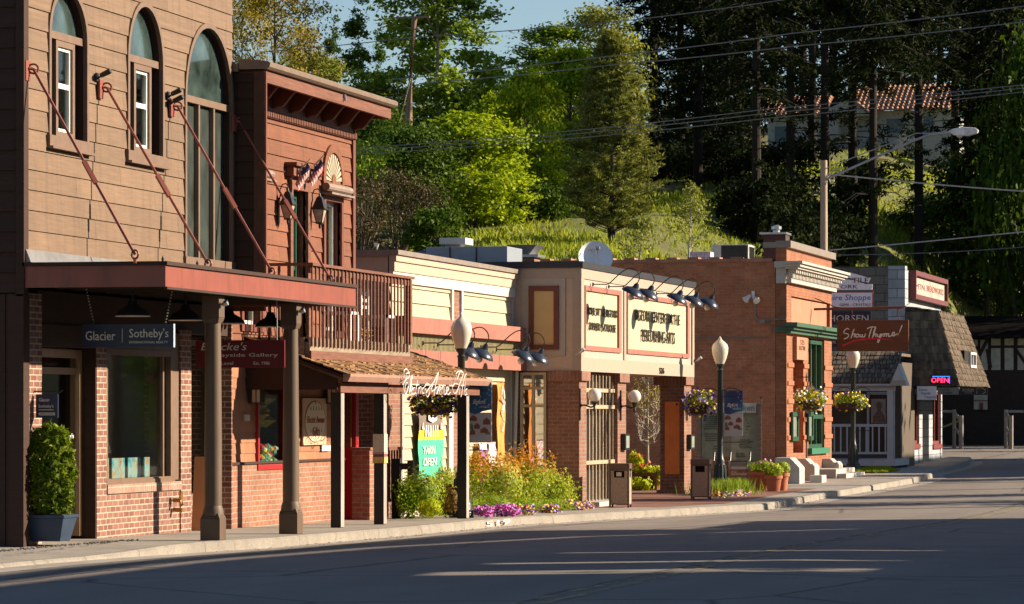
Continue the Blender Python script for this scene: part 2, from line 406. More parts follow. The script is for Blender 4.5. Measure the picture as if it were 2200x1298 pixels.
CONC = concrete('sidewalk_concrete', (.34, .30, .255)); KERB = concrete('kerb_concrete', (.30, .265, .22), 3.0); GUT = concrete('gutter_concrete', (.36, .32, .28), 3.0)
g = NG('grass_ground'); n = g.noise(.5, 6, g.coord(), .7); n2 = g.noise(9, 4, g.coord()); cc = g.mix(.6, g.ramp(n, [(.3, (.13, .10, .04)), (.7, (.19, .23, .04))]), g.ramp(n2, [(.3, '707050'), (.7, 'ffffff')]), 'MULTIPLY')
g.L(cc, g.b.inputs['Base Color']); g.b.inputs['Roughness'].default_value = .9; g.bump(n2, .6, .1); GRASSG = g.m
GRASSL = leafm('grass_blades', (.13, .13, .02), (.30, .37, .035), .45, c3=(.55, .52, .12))

# terrain sheet to the horizon
xs = sorted(set([-900, -600, -400, -250, -150, -100]+list(np.arange(-80, 40.1, 2))+[60, 90, 150, 250, 400, 700, 900])); ys = sorted(set([-500, -200, -60]+list(np.arange(-40, 260.1, 2))+[280, 320, 400, 600, 900, 1400]))
mb = MB(); W_ = len(xs)
for Y in ys:
    for X in xs: mb.v.append((X, Y, terr(X, Y)+(.25*math.sin(X*.31)*math.sin(Y*.23) if Y > toe(X)+4 else 0)))
for j in range(len(ys)-1):
    for i in range(W_-1): a = j*W_+i; mb.f.append((a, a+1, a+W_+1, a+W_)); mb.mi.append(0)
tag(mb.build('ground', GRASSG, smooth=80), kind='structure')
# road, gutter, kerb, pavement
Ys = list(np.arange(-20, 118, 1.0))+[118, 118.75, 119.5, 120.75, 122]+list(np.arange(124, 148.1, 2))
road, gut, kerb, side, opp = MB(), MB(), MB(), MB(), MB()
def kh(Y):      # the kerb drops at the driveway by the first shop
    return float(np.interp(Y, [-60, 39.5, 41.5, 200], [.05, .05, .13, .13]))
prev = None
for Y in Ys:
    z = gz(Y); k = kx(Y); r = z-.13; cur = (Y, z, k, r)
    if prev:
        Y0, z0, k0, r0 = prev
        road.poly([(k0+.35, Y0, r0), (9, Y0, r0+.05), (9, Y, r+.05), (k+.35, Y, r)]); road.poly([(9, Y0, r0+.05), (14.6, Y0, r0), (14.6, Y, r), (9, Y, r+.05)])
        gut.poly([(k0-.01, Y0, r0+.012), (k0+.35, Y0, r0-.004), (k0+.35, Y0, r0+.004), (k0+.35, Y, r+.004), (k+.35, Y, r-.004), (k-.01, Y, r+.012)][0:1]+[(k0+.38, Y0, r0+.004), (k+.38, Y, r+.004), (k-.01, Y, r+.012)])
        a, b = (k0, Y0), (k, Y)
        h0, h1 = kh(Y0)-.13, kh(Y)-.13
        kerb.loft([(k0-.15, Y0, r0-.1), (k0+.03, Y0, r0-.1), (k0+.01, Y0, z0-.02+h0), (k0-.02, Y0, z0+.004+h0), (k0-.15, Y0, z0+.004+h0)], [(k-.15, Y, r-.1), (k+.03, Y, r-.1), (k+.01, Y, z-.02+h1), (k-.02, Y, z+.004+h1), (k-.15, Y, z+.004+h1)], False)
        side.poly([(-3 if Y < 119 else k-2.5, Y0, z0), (k0-.15, Y0, z0+h0), (k-.15, Y, z+h1), (-3 if Y < 119 else k-2.5, Y, z)])
        opp.loft([(14.6, Y0, r0-.1), (14.62, Y0, z0), (18.5, Y0, z0+.02)], [(14.6, Y, r-.1), (14.62, Y, z), (18.5, Y, z+.02)], False)
    prev = cur
tag(road.build('road', ASPH), kind='structure'); tag(gut.build('gutter', GUT), kind='structure'); tag(kerb.build('kerb', KERB), kind='structure')
tag(side.build('pavement', CONC), kind='structure'); tag(opp.build('pavement', CONC), kind='structure')
mb = MB()      # red paver area by the gateway
PAV = brick('red_pavers', (.34, .15, .10), (.27, .11, .07), (.22, .15, .11), .2, .1, .006)
for y0 in np.arange(66.5, 80.5, 1.0): mb.poly([(-1.6, y0, gz(y0)+.004), (kx(y0)-.75, y0, gz(y0)+.004), (kx(y0+1)-.75, y0+1, gz(y0+1)+.004), (-1.6, y0+1, gz(y0+1)+.004)])
tag(mb.build('path', PAV), kind='structure')
mb = MB()      # worn centre lines
for xx in (8.2, 8.42):
    for y0 in np.arange(-18, 112, 1.0):
        f = lambda x, y: gz(y)-.13+.05*(x-kx(y)-.35)/(9-kx(y)-.35)+.005
        mb.poly([(xx, y0, f(xx, y0)), (xx+.1, y0, f(xx+.1, y0)), (xx+.1, y0+1, f(xx+.1, y0+1)), (xx, y0+1, f(xx, y0+1))])
g = NG('worn_paint'); n = g.noise(5, 6, g.coord((1, .3, 1)), .75); g.b.inputs['Base Color'].default_value = (.30, .25, .13, 1); g.b.inputs['Roughness'].default_value = .8
tr = g.new('BsdfTransparent'); x = g.new('MixShader'); g.L(g.ramp(n, [(.42, (0, 0, 0)), (.6, (1, 1, 1))]), x.inputs[0]); g.L(tr.outputs[0], x.inputs[1]); g.L(g.b.outputs[0], x.inputs[2]); g.L(x.outputs[0], g.out.inputs[0])
tag(mb.build('road_marking', g.m), kind='structure')

# common materials
WHITE = M('white_paint', (.72, .70, .66), .5, .08, 8, bump=.05, stain=.15); BLACKM = M('black_iron', (.018, .018, .02), .38, .2, 20, bump=.05)
DARK = M('dark_interior', (.012, .007, .005), .9, .2); CHROME = M('galvanised', (.4, .4, .4), .35, .2, metal=.8)
GLASS = glassm('window_glass'); GLASSD = glassm('dusty_glass', (.5, .55, .52), .04, .12)
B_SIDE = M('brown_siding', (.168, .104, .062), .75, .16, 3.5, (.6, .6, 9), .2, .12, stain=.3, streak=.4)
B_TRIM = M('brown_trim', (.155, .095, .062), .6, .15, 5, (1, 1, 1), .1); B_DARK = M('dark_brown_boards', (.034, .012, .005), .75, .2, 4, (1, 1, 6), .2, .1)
AWN = M('red_oxide_paint', (.235, .062, .040), .5, .12, 3, bump=.08, stain=.35, streak=.45); TAN = M('tan_post_paint', (.105, .066, .04), .6, .12, 5, (1, 1, .3), .1, stain=.2)
BR1 = brick('pink_brick', (.23, .078, .05), (.36, .175, .12), (.52, .43, .34)); BR1S = brick('soldier_brick', (.38, .17, .11), (.46, .28, .2), (.5, .42, .34), soldier=True)
BR2 = brick('orange_brick', (.36, .125, .06), (.42, .20, .12), (.40, .32, .25)); BR3 = brick('brown_red_brick', (.27, .10, .06), (.36, .16, .095), (.34, .25, .19)); BR3S = brick('brown_soldier_brick', (.27, .10, .06), (.36, .16, .095), (.34, .25, .19), soldier=True)
BR4 = brick('old_red_brick', (.56, .17, .07), (.66, .26, .12), (.54, .31, .19), .21, .07, .006)
SAND = M('orange_sandstone', (.34, .115, .05), .8, .14, 4, bump=.25, stain=.2); STONE = M('pale_stone', (.42, .39, .35), .75, .12, 5, bump=.15, stain=.15)
RED_S = M('red_siding', (.175, .058, .024), .75, .2, 3.5, (.6, .6, 9), .2, .15, stain=.3, streak=.4); RED_T = M('red_trim', (.135, .036, .02), .65, .15, 5, bump=.1); RED_W = M('weathered_red_wood', (.15, .058, .035), .8, .3, 4, (1, .5, 5), .25, .15, stain=.4)
GREYW = M('grey_weathered_wood', (.22, .17, .12), .85, .35, 5, (1, .5, 5), .3, .2); CREAM = M('cream_siding', (.42, .36, .25), .6, .07, 3, (.5, .5, 6), .08, .04); WSID = M('white_boards', (.50, .47, .42), .6, .05, 3, bump=.05)
BEIGE = M('beige_stucco', (.44, .34, .26), .8, .06, 12, bump=.08); BEIGE2 = M('pale_beige', (.36, .31, .26), .8, .06, 12, bump=.05); PINKR = M('faded_red_board', (.29, .11, .08), .75, .14, 4, bump=.1, isl=.06, stain=.2)
NAVY = M('navy_sign', (.012, .016, .045), .4, .1, 4, bump=0); MAROON = M('maroon_sign', (.12, .003, .006), .45, .12, 4, bump=0); LETTER = M('pale_lettering', (.6, .56, .48), .5, .03, bump=0)
GREEN = M('green_paint', (.012, .065, .034), .45, .12, 6, bump=.05); BLACKW = M('black_wood', (.025, .02, .017), .7, .3, 5, (1, 1, .3), .15); ROOFD = M('dark_roof_metal', (.02, .021, .026), .5, .1)
SHAKE = M('cedar_shakes', (.12, .088, .058), .9, .5, 6, (1, 1, .4), .4, .38); SHAKE2 = M('mossy_shakes', (.20, .105, .042), .95, .5, 7, (1, 1, 1), .6, .4, stain=.2); GREYM = M('grey_metal_panel', (.25, .28, .32), .5, .1, 3, metal=.3)

# ================================================================== across the street (out of the frame, they shade the road)
t = thing('shade_wall', 'long thin wall added unseen across the street to shade the road', 'building', (18.5, 52, 0))  # unseen thin wall, its gaps and top shaped to cast road shadows
mb = MB(); wallx(mb, 18.5, 18.9, 30, 57.7, -.4, 6.1, [(40.7, 41.8, 3.9, 6.1), (43.6, 44.1, 3.9, 6.1), (47.3, 47.65, 3.9, 6.1)]); mb.prism([(30, 6.101), (57.0, 6.101), (56, 6.5), (50.7, 7.18), (45, 7.5), (30, 7.6)], 'x', 18.5, 18.9); mb.prism([(57.701, -.4), (60.5, -.4), (60.5, 4.7), (58, 5.75), (57.701, 5.9)], 'x', 18.5, 18.9); mb.build('shade_wall_panel', BR1, t)
mb = MB(); [mb.box(18.9, 18.95, y, y+2.0, .6, 2.7) for y in (31, 35, 49, 53)]; mb.build('window', GLASS, t)
mb = MB(); mb.prism([(30, 7.8), (45, 7.71), (50.7, 7.38), (56, 6.7), (58, 5.96), (60.5, 4.95), (60.5, 7.5), (54, 7.6), (50, 7.72), (44, 8.0), (30, 8.05)], 'x', 18.55, 18.7); [mb.box(18.71, 18.78, y, y+.1, 6.2, 7.75) for y in (31, 39, 44)]; mb.build('shade_board', RED_T, t)  # added board, its outline sets the shadow edge and the light streak
t = thing('opposite_building', 'lower flat roofed shop across the street beyond the long shade wall', 'building', (18.5, 64, 0))
mb = MB(); mb.box(18.5, 28, 60.6, 67.3, -.4, 6.0); mb.box(18.3, 18.49, 60.7, 67.2, 5.5, 6.15); mb.build('wall', CREAM, t); mb = MB(); mb.box(18.44, 18.49, 61.5, 66, .4, 2.6); mb.build('window', DARK, t)
t = thing('opposite_building', 'plain unseen block added across the street to shade the veranda and road', 'building', (18.5, 112, 0))  # unseen block added to shade the veranda and the far road
mb = MB(); mb.box(18.5, 27, 102.3, 111, -.4, 11.2); mb.box(18.5, 27, 111.01, 127, -.4, 8.3); mb.build('wall', CREAM, t); mb = MB(); mb.box(18.44, 18.49, 104, 109, .4, 2.6); mb.box(18.44, 18.49, 114, 122, .4, 2.6); mb.build('window', DARK, t)
for (X, Y, lb) in ((15.3, 74.6, 'brown wooden utility pole across the street, nearest of four'), (15.6, 79.2, 'brown wooden utility pole across the street, second of four'), (15.3, 87.5, 'brown wooden utility pole across the street, third of four'), (15.5, 93.0, 'brown wooden utility pole across the street, farthest of four')):
    mb = MB(); mb.tube([(X, Y, -.3), (X, Y, 9)], [.16, .11], 10); mb.box(X-.9, X+.9, Y-.06, Y+.06, 8.3, 8.42); tag(mb.build('utility_pole', B_TRIM), lb, 'utility pole', 'utility poles across the street')
# ================================================================== brown shop with the red awning
X0 = 0.; YA, YB = 40.4, 48.35
bld = thing('brown_shop', 'brown timber clad shop with arched upper windows and a red awning', 'building', (0, 40.4, 0))
# arched openings (y0,y1,z0,z1,spring)
def ah(u0, u1, vs, vt, vb):
    ym = Yat((u0+u1)/2, X0); return (Yat(u0, X0), Yat(u1, X0), Zat(vb, X0, ym), Zat(vt, X0, ym), Zat(vs, X0, ym))
W1 = ah(104, 183, 82, -20, 298); W2 = ah(273, 346, 132, 12, 330); W3 = ah(396, 496, 222, 58, 572)
ZS = 3.16
mb = MB(); siding(mb, 'x', X0, YA+.1, YB, ZS, 7.6, .235, [W1, W2, W3], .018, random.Random(2), 3.3); mb.build('siding', B_SIDE, bld)
mb = MB(); mb.box(-9, -.021, YA+.02, YB-.02, ZS, 7.5) if False else None
for a, b, c_, d in ((YA+.02, W1[0]-.02, ZS, 7.5), (W1[1]+.02, W2[0]-.02, ZS, 7.5), (W2[1]+.02, W3[0]-.02, ZS, 7.5), (W3[1]+.02, YB-.02, ZS, 7.5)): mb.box(-.3, -.022, a, b, c_, d)
for h in (W1, W2, W3): mb.box(-.3, -.022, h[0]-.02, h[1]+.02, h[3]+.01, 7.5)
for h in (W1, W2): mb.box(-.3, -.022, h[0]-.02, h[1]+.02, ZS, h[2]-.01)
mb.box(-9, -4, YA+.03, YB-.03, -.3, 7.5); mb.box(-3.999, -.301, YA+.03, YB-.03, 7.3, 7.5); mb.box(-3.999, -.301, YB-.3, YB-.03, ZS, 7.3); mb.box(-3.999, -.301, YA+.05, YA+.2, ZS, 7.3); mb.box(-3.999, -.02, YA+.1, YB-.05, 3.0, 3.155); mb.box(-3.999, -.91, YB-.3, YB-.03, -.3, 2.999); mb.box(-3.999, -.62, YA+.15, YA+.3, -.3, 2.999)
mb.build('wall_core', DARK, bld)
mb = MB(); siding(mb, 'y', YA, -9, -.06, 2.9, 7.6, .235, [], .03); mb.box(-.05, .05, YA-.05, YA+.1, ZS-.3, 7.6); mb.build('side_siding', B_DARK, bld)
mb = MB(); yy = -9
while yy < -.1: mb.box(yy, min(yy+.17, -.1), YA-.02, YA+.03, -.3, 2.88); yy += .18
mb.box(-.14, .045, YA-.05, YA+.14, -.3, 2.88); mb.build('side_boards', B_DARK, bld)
mb = MB(); mb.box(-.3, .2, YA-.1, YB, 7.6, 7.9); mb.box(-.3, .3, YA-.2, YB, 7.9, 8.0); mb.build('cornice', B_TRIM, bld)
for h, full in ((W1, 0), (W2, 0), (W3, 1)):
    y0, y1, z0, z1, zs = h; c = (y0+y1)/2
    mb = MB(); archring(mb, -.02, .035, h, -.018, .05)
    mb.box(-.13, -.02, y0+.03, y1-.03, zs-.04, zs+.05)
    if full:
        mb.box(-.14, .05, y0-.07, y1+.07, z0-.02, z0+.09)
        for q in (.36, .68): mb.box(-.12, -.03, y0+(y1-y0)*q-.03, y0+(y1-y0)*q+.03, z0+.09, zs-.04)
    else:
        mb.box(-.14, .055, y0-.09, y1+.09, z0-.13, z0); mb.box(-.02, .10, y0-.1, y1+.1, z0-.16, z0-.131)
        s0, s1 = y0+(y1-y0)*.27, y0+(y1-y0)*.78; framex(mb, -.13, -.03, s0, s1, z0, zs-.04, .075)
    fr = mb.build('window', B_TRIM, bld)
    mb = MB(); archring(mb, -.14, -.021, h, -.03, .01); mb.build('jamb', B_DARK, fr)  # reveal coloured dark, its shade is put into the colour
    if not full:
        mb = MB(); framex(mb, -.11, -.06, s0+.075, s1-.075, z0+.075, zs-.115, .04); zm = z0+(zs-z0)*.52; mb.box(-.105, -.055, s0+.115, s1-.115, zm-.03, zm+.03); mb.build('sash', WHITE, fr)
        mb = MB(); mb.box(-.095, -.085, s0+.115, s1-.115, z0+.115, zs-.155); mb.build('pane', GLASS, fr)
        mb = MB(); mb.box(-.12, -.1, y0, s0, z0, zs-.04); mb.box(-.12, -.1, s1, y1, z0, zs-.04); mb.build('side_panel', M('black_panel', (.02, .017, .017), .3, .1, bump=0), fr)
        mb = MB(); cur = M('curtain', (.30, .22, .16), .9, .2, 9, (1, 9, .2)); [mb.tube([(-.32, s0+.1+k*.07, zm-.1), (-.31, s0+.1+k*.07, zs-.15)], .028, 6) for k in range(int((s1-s0-.2)/.07))]; mb.build('curtain', cur, fr)
        mb = MB(); mb.box(-.40, -.38, s0, s1, z0+.1, zm); mb.build('blind', M('net_blind', (.25, .25, .22), .9), fr)
    else:
        mb = MB(); mb.box(-.10, -.09, y0+.03, y1-.03, z0+.09, zs-.04); mb.build('pane', GLASSD, fr)
        mb = MB(); [mb.tube([(-.36, y0+.08+k*.09, z0+.1), (-.36, y0+.08+k*.09, zs-.1)], .03, 6) for k in list(range(0, 4))+list(range(11, 14))]; mb.build('curtain', M('grey_curtain', (.09, .10, .09), .9), fr)
    mb = MB(); P = archpath(y0, y1, zs+.05, z1, zs+.05, -.03, 24); mb.prism(P, 'x', -.10, -.09); mb.build('fanlight', M('fanlight_glass', (.035, .055, .05), .12, .8, 1.6, bump=0, spec=.9), fr)
# ground floor brickwork
g0 = -.12
yv = lambda u: Yat(u, 0)
p1a, p1b, p2a, p2b, wn0, wn1, p3a, p3b, p4a = YA+.15, yv(90), yv(208), yv(229), yv(230), yv(374), yv(388), yv(411), yv(499)
mb = MB()
mb.box(-.55, 0, p1a, p1b, g0, 2.9); mb.box(-.4, 0, p2a, p2b, g0, 2.55)
zw = Zat(1035, 0, yv(300)); mb.box(-.35, -.02, p2b+.002, p3a+.02, g0, zw-.13)
mb.box(-.5, 0, p3a+.022, p3b, g0, 2.6); mb.box(-.9, 0, p4a, YB, g0, 2.9)
mb.box(-.5, -.28, p3b, p4a, g0, .35)
mb.build('brick_front', BR1, bld)
mb = MB(); mb.box(-.39, -.006, p2a-.03, p2a-.001, g0, 2.3); mb.box(-.88, -.006, p4a-.03, p4a-.001, g0, 2.6); mb.build('jamb_shade', B_DARK, bld)  # dark slabs paint shade over the pilasters' brick sides
mb = MB(); mb.box(-.35, .015, p2b+.01, p3a+.015, zw-.13, zw-.02); mb.build('brick_sill', BR1S, bld)
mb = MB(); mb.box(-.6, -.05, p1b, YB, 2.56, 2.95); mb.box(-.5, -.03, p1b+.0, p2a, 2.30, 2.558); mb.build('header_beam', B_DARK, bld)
# door
y0, y1 = p1b+.01, p2a-.01
d = MB(); framex(d, -.30, -.18, y0, y1, 0.02, 2.28, .1, False); d.box(-.27, -.21, y0+.1, y1-.1, 1.98, 2.06); d.box(-.27, -.21, y0+.42, y0+.50, .02, 1.98); door = d.build('door', M('oak_brown', (.32, .19, .10), .5, .2, 5, (1, 1, .3)), bld)
mb = MB(); mb.box(-.245, -.235, y0+.5, y1-.1, .2, 1.98); mb.box(-.245, -.235, y0+.1, y0+.42, .1, 1.98); mb.box(-.245, -.235, y0+.1, y1-.1, 2.06, 2.18); mb.build('pane', GLASS, door)
mb = MB(); mb.tube([(-.22, y0+.46, .95), (-.17, y0+.46, .97), (-.17, y0+.46, 1.2), (-.22, y0+.46, 1.22)], .012); mb.build('handle', BLACKM, door)
mb = MB(); text(mb, 'Glacier  Sotheby\'s', 'x', -.233, y0+.62, y1-.18, 1.19, 1.27); text(mb, '897-400', 'x', -.233, y0+.72, y1-.3, 1.07, 1.14); mb.build('lettering', M('white_vinyl', (.8, .8, .8), .5, bump=0), door)
mb = MB(); mb.lathe([(.18, 0), (.13, -.07), (.03, -.1)], (-.62, y0+.7, 1.55), 16); mb.build('uplighter', emitm('amber_lamp', (.9, .32, .08), .35), door)
# main window
zt = Zat(752, 0, yv(300))
f = MB(); framex(f, -.14, -.02, wn0+.02, wn1, zw-.02, zt, .07); f.box(-.3, .0, wn0, wn1+.05, zw-.02, zw+.03); f.box(-.13, -.05, wn1-.3, wn1-.25, zw+.05, zt-.07); f.box(-.35, -.03, wn1+.001, p3a+.02, zw, 2.55); f.box(-.3, -.03, wn0, wn1, zt, 2.55); win = f.build('window', B_TRIM, bld)
mb = MB(); mb.box(-.095, -.085, wn0+.09, wn1-.07, zw+.05, zt-.07); mb.build('pane', GLASS, win)
mb = MB(); mb.box(-.88, -.2, wn0, wn1, zw-.04, zw+.0); mb.build('display_shelf', M('display_board', (.22, .12, .07), .6), win)
mb = MB(); yy = wn0+.12
for i, c in enumerate(((.15, .45, .55), (.4, .6, .7), (.1, .35, .5), (.5, .25, .08), (.25, .5, .55), (.5, .2, .05), (.15, .3, .25))):
    mb.box(-.20-.02*(i % 2), -.19-.02*(i % 2), yy, yy+.24, zw+.02, zw+.30); yy += .30
pm = NG('picture_cards'); n = pm.noise(7, 4, pm.coord()); pm.L(pm.ramp(n, [(.3, (.05, .3, .4)), (.5, (.35, .55, .6)), (.62, (.6, .3, .1)), (.8, (.1, .12, .03))]), pm.b.inputs['Base Color']); mb.build('picture_card', pm.m, win)
mb = MB(); mb.loft([(-.7, wn1-.95, zw+.35), (-.7, wn1-.55, zw+.35), (-.66, wn1-.55, zw+.35), (-.66, wn1-.95, zw+.35)], [(-.85, wn1-1.15, zw+1.3), (-.85, wn1-.8, zw+1.3), (-.81, wn1-.8, zw+1.3), (-.81, wn1-1.15, zw+1.3)]); mb.build('mirror', M('mirror_grey', (.3, .28, .26), .1, .1, bump=0, metal=.8), win)
# narrow window bay behind the second pilaster
f = MB(); framex(f, -.42, -.3, p3b, p4a, .35, 2.5, .08); f.box(-.4, -.32, p3b+.5, p3b+.56, .43, 2.42); w2 = f.build('window', B_TRIM, bld); mb = MB(); mb.box(-.37, -.36, p3b+.08, p4a-.08, .43, 2.42); mb.build('pane', GLASS, w2)
# awning
AX = 1.75; zt_, zb_ = 3.20, 2.955
a = MB(); a.box(AX-.03, AX, YA-.02, YB, zb_, zt_); a.box(0.03, AX-.031, YA-.02, YA+.02, zb_, zt_); a.box(.03, AX-.031, YB-.03, YB, zb_, zt_)
aw = a.build('awning', AWN, bld)
mb = MB(); mb.box(.03, AX+.03, YA-.05, YB+.03, zt_+.001, zt_+.045); mb.box(AX-.02, AX+.03, YA-.04, YB+.03, zb_-.03, zb_-.001); mb.build('cap', B_DARK, aw)
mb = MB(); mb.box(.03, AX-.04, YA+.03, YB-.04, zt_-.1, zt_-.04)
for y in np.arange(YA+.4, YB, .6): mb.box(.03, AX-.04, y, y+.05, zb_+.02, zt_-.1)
mb.build('soffit', M('soffit_board', (.045, .028, .018), .8, .2, 4, isl=.1), aw)  # soffit colour darkened to deepen the shade under the awning
mb = MB(); mb.loft([(.03, YA-.01, zt_+.2), (.03, YB, zt_+.2), (.03, YB, zt_+.05), (.03, YA-.01, zt_+.05)], [(.06, YA-.01, zt_+.2), (.06, YB, zt_+.2), (.12, YB, zt_+.05), (.12, YA-.01, zt_+.05)]); mb.build('flashing', M('zinc_flashing', (.2, .19, .18), .4, .2, metal=.3), aw)
# tie rods from the wall to the awning
for i, (u, v_, u2, v2) in enumerate(((68, 148, 290, 553), (226, 188, 447, 556), (378, 228, 584, 578), (512, 262, 710, 590))):
    AXr = 1.42 if i < 3 else 1.42
    ya = Yat(u, .08); A = Vector((.1, ya, Zat(v_, .08, ya))); yb = Yat(u2, AXr); B = Vector((AXr, yb, zt_+.12))
    mb = MB(); mb.tube([A, B], .017, 6); m1 = A.lerp(B, .5); m2 = A.lerp(B, .62); mb.tube([m1, m2], .034, 4); 
    ring = [(A.x+.055*math.cos(q), A.y+.02*math.cos(q), A.z+.055*math.sin(q)) for q in np.linspace(0, 2*math.pi, 13)]; mb.tube(ring, .013, 5)
    ring = [(B.x+.04*math.cos(q), B.y, B.z+.05*math.sin(q)) for q in np.linspace(0, 2*math.pi, 13)]; mb.tube(ring, .013, 5); mb.tube([B-Vector((0, 0, .05)), B-Vector((0, 0, .1))], .02)
    mb.box(.03, .06, A.y-.13, A.y+.02, A.z-.14, A.z+.09); mb.tube([(.06, A.y-.05, A.z), (.1, A.y-.02, A.z)], .02)
    mb.build('tie_rod', AWN, aw)
# posts
post = None
for u, v_, lb in ((458, 1162, 'brown awning post nearer the camera, round shaft on a square foot'), (625, 1148, 'brown awning post beside the gallery window, round shaft on a square foot')):
    y = Yat(u, 1.58); X = 1.58; zg = gz(y)
    p = MB(); p.lathe([(.105, .40), (.105, 1.2), (.092, zb_-.32-zg)], (X, y, zg), 20); p.lathe([(.13, .3), (.125, .36), (.105, .42)], (X, y, zg), 16)
    ob = p.build('awning_post', TAN, bld, smooth=40); ob['label'] = lb
    mb = MB(); mb.box(X-.125, X+.125, y-.125, y+.125, zg, zg+.27); mb.loft([(X-.125, y-.125, zg+.27), (X+.125, y-.125, zg+.27), (X+.125, y+.125, zg+.27), (X-.125, y+.125, zg+.27)], [(X-.09, y-.09, zg+.34), (X+.09, y-.09, zg+.34), (X+.09, y+.09, zg+.34), (X-.09, y+.09, zg+.34)]); mb.build('foot', TAN, ob, bevel=.01)
    mb = MB(); mb.box(X-.11, X+.11, y-.11, y+.11, zb_-.3, zb_-.03); mb.loft([(X-.11, y-.11, zb_-.3), (X+.11, y-.11, zb_-.3), (X+.11, y+.11, zb_-.3), (X-.11, y+.11, zb_-.3)], [(X-.09, y-.09, zb_-.36), (X+.09, y-.09, zb_-.36), (X+.09, y+.09, zb_-.36), (X-.09, y+.09, zb_-.36)]); mb.build('capital', TAN, ob, bevel=.008)
    mb = MB(); mb.lathe([(.02, 0), (.035, .03), (.035, .07)], (X+.13, y-.05, zb_-.14), 10, (1, 0, .35)); mb.tube([(X+.1, y-.08, zb_-.16), (X+.2, y-.06, zb_-.09)], .012); mb.build('spotlight', CHROME, ob)
# finials standing on the awning
for u, lb in ((350, 'small dark finial on the awning roof left of the second tie rod foot'), (424, 'small dark finial on the awning roof by the third window')):
    y = Yat(u, .9); mb = MB(); mb.lathe([(.03, 0), (.02, .03), (.035, .06), (.012, .1), (.02, .13), (.004, .17)], (.9, y, zt_+.045), 10); tag(mb.build('finial', BLACKM, smooth=50), lb, 'finial', 'finials on the awning')
# black spotlights on the wall above the tie rods
for i, (u, v_) in enumerate(((222, 160), (374, 200), (378, 215))):
    y = Yat(u, .12); z = Zat(v_, .12, y); mb = MB(); mb.box(.03, .05, y-.04, y+.04, z-.08, z+.02); mb.tube([(.05, y, z-.05), (.12, y-.02, z)], .012); mb.lathe([(.03, -.06), (.035, .06), (.028, .09)], (.14, y, z+.01), 10, (.9, -.2, .35))
    tag(mb.build('spotlight', BLACKM, smooth=40), ['black wall spotlight beside the second arched window', 'upper black wall spotlight beside the tall third window', 'lower black wall spotlight at the top of the third tie rod'][i], 'spotlight', 'spotlights on the brown shop wall')
# pendant lamps under the awning
def pendant():
    t = thing('pendant_lamp', 'x', 'lamp', group='pendant lamps under the awning')
    mb = MB(); mb.lathe([(.205, .0), (.2, .02), (.15, .075), (.07, .12), (.05, .17), (.045, .19)], (0, 0, 0), 24); mb.build('shade', BLACKM, t, smooth=40)
    mb = MB(); mb.lathe([(.20, .004), (.208, .0), (.208, -.008), (.195, -.008)], (0, 0, 0), 24); mb.build('rim', M('enamel_rim', (.62, .52, .42), .4, bump=0), t)
    mb = MB(); mb.tube([(0, 0, .18), (0, 0, .42)], .012); mb.build('cord', BLACKM, t); return t
pl = pendant()
for i, (u, lb) in enumerate(((285, 'black shaded pendant lamp above the navy shop sign'), (398, 'black shaded pendant lamp right of the navy shop sign'), (492, 'black shaded pendant lamp between the awning posts, above the maroon sign'), (581, 'black shaded pendant lamp tucked behind the second awning post'))):
    o = pl if i == 0 else dup(pl); o.location = (.95, Yat(u, .95), 2.655); o['label'] = lb
# hanging navy sign
y = Yat(372, 1.42); t = thing('hanging_sign', 'wide navy estate agency sign hanging on chains under the awning', 'sign', (.8, y, 2.35)); xa, xb = Xat(176, y), Xat(372, y); za, zb = Zat(746, xb, y), Zat(696, xb, y)
mb = MB(); mb.box(xa, xb, y, y+.045, za, zb); mb.build('board', NAVY, t)
mb = MB(); X_ = lambda u: Xat(u, y); Z_ = lambda v: Zat(v, 1, y)
text(mb, 'Glacier', 'y', y-.001, X_(184), X_(248), Z_(731), Z_(711)); text(mb, "Sotheby's", 'y', y-.001, X_(278), X_(362), Z_(731), Z_(706)); text(mb, 'INTERNATIONAL REALTY', 'y', y-.001, X_(278), X_(361), Z_(738), Z_(733)); mb.box(X_(262.3), X_(263.3), y-.004, y, Z_(736), Z_(706)); mb.build('lettering', LETTER, t)
mb = MB()
for xx in (xa+.14, xb-.1):
    for k in range(12): q = k/11; mb.lathe([(.004, -.01), (.013, 0), (.004, .01)], (xx+(.09 if xx > 1 else -.09)*q, y+.02, zb+.02+q*(zb_-zb)), 6)
mb.build('chain', CHROME, t)
mb = MB(); mb.box(xb, xb+.008, y, y+.045, za, zb); mb.build('edge_strip', WHITE, t)
# small bracket sign by the door
y = Yat(77, .03); t = thing('bracket_sign', 'small square navy sign on a black bracket over the clipped bush', 'sign', (.1, y, 1.6)); X_ = lambda u: Xat(u, y); Z_ = lambda v: Zat(v, .3, y)
mb = MB(); mb.box(X_(77), X_(124), y, y+.03, Z_(898), Z_(847)); mb.build('board', NAVY, t)
mb = MB(); text(mb, 'Glacier', 'y', y-.001, X_(84), X_(107), Z_(863), Z_(855)); text(mb, "Sotheby's", 'y', y-.001, X_(83), X_(115), Z_(878), Z_(869)); mb.box(X_(84), X_(115), y-.004, y, Z_(881.5), Z_(880)); mb.prism([(X_(82), Z_(889)), (X_(85), Z_(892.5)), (X_(118), Z_(892.5)), (X_(118), Z_(886.5)), (X_(85), Z_(886.5))], 'y', y-.004, y); mb.build('lettering', LETTER, t)
mb = MB(); text(mb, 'OPEN HOUSE', 'y', y-.005, X_(86), X_(116), Z_(891.3), Z_(887.8), th=.003); mb.build('small_lettering', NAVY, t)
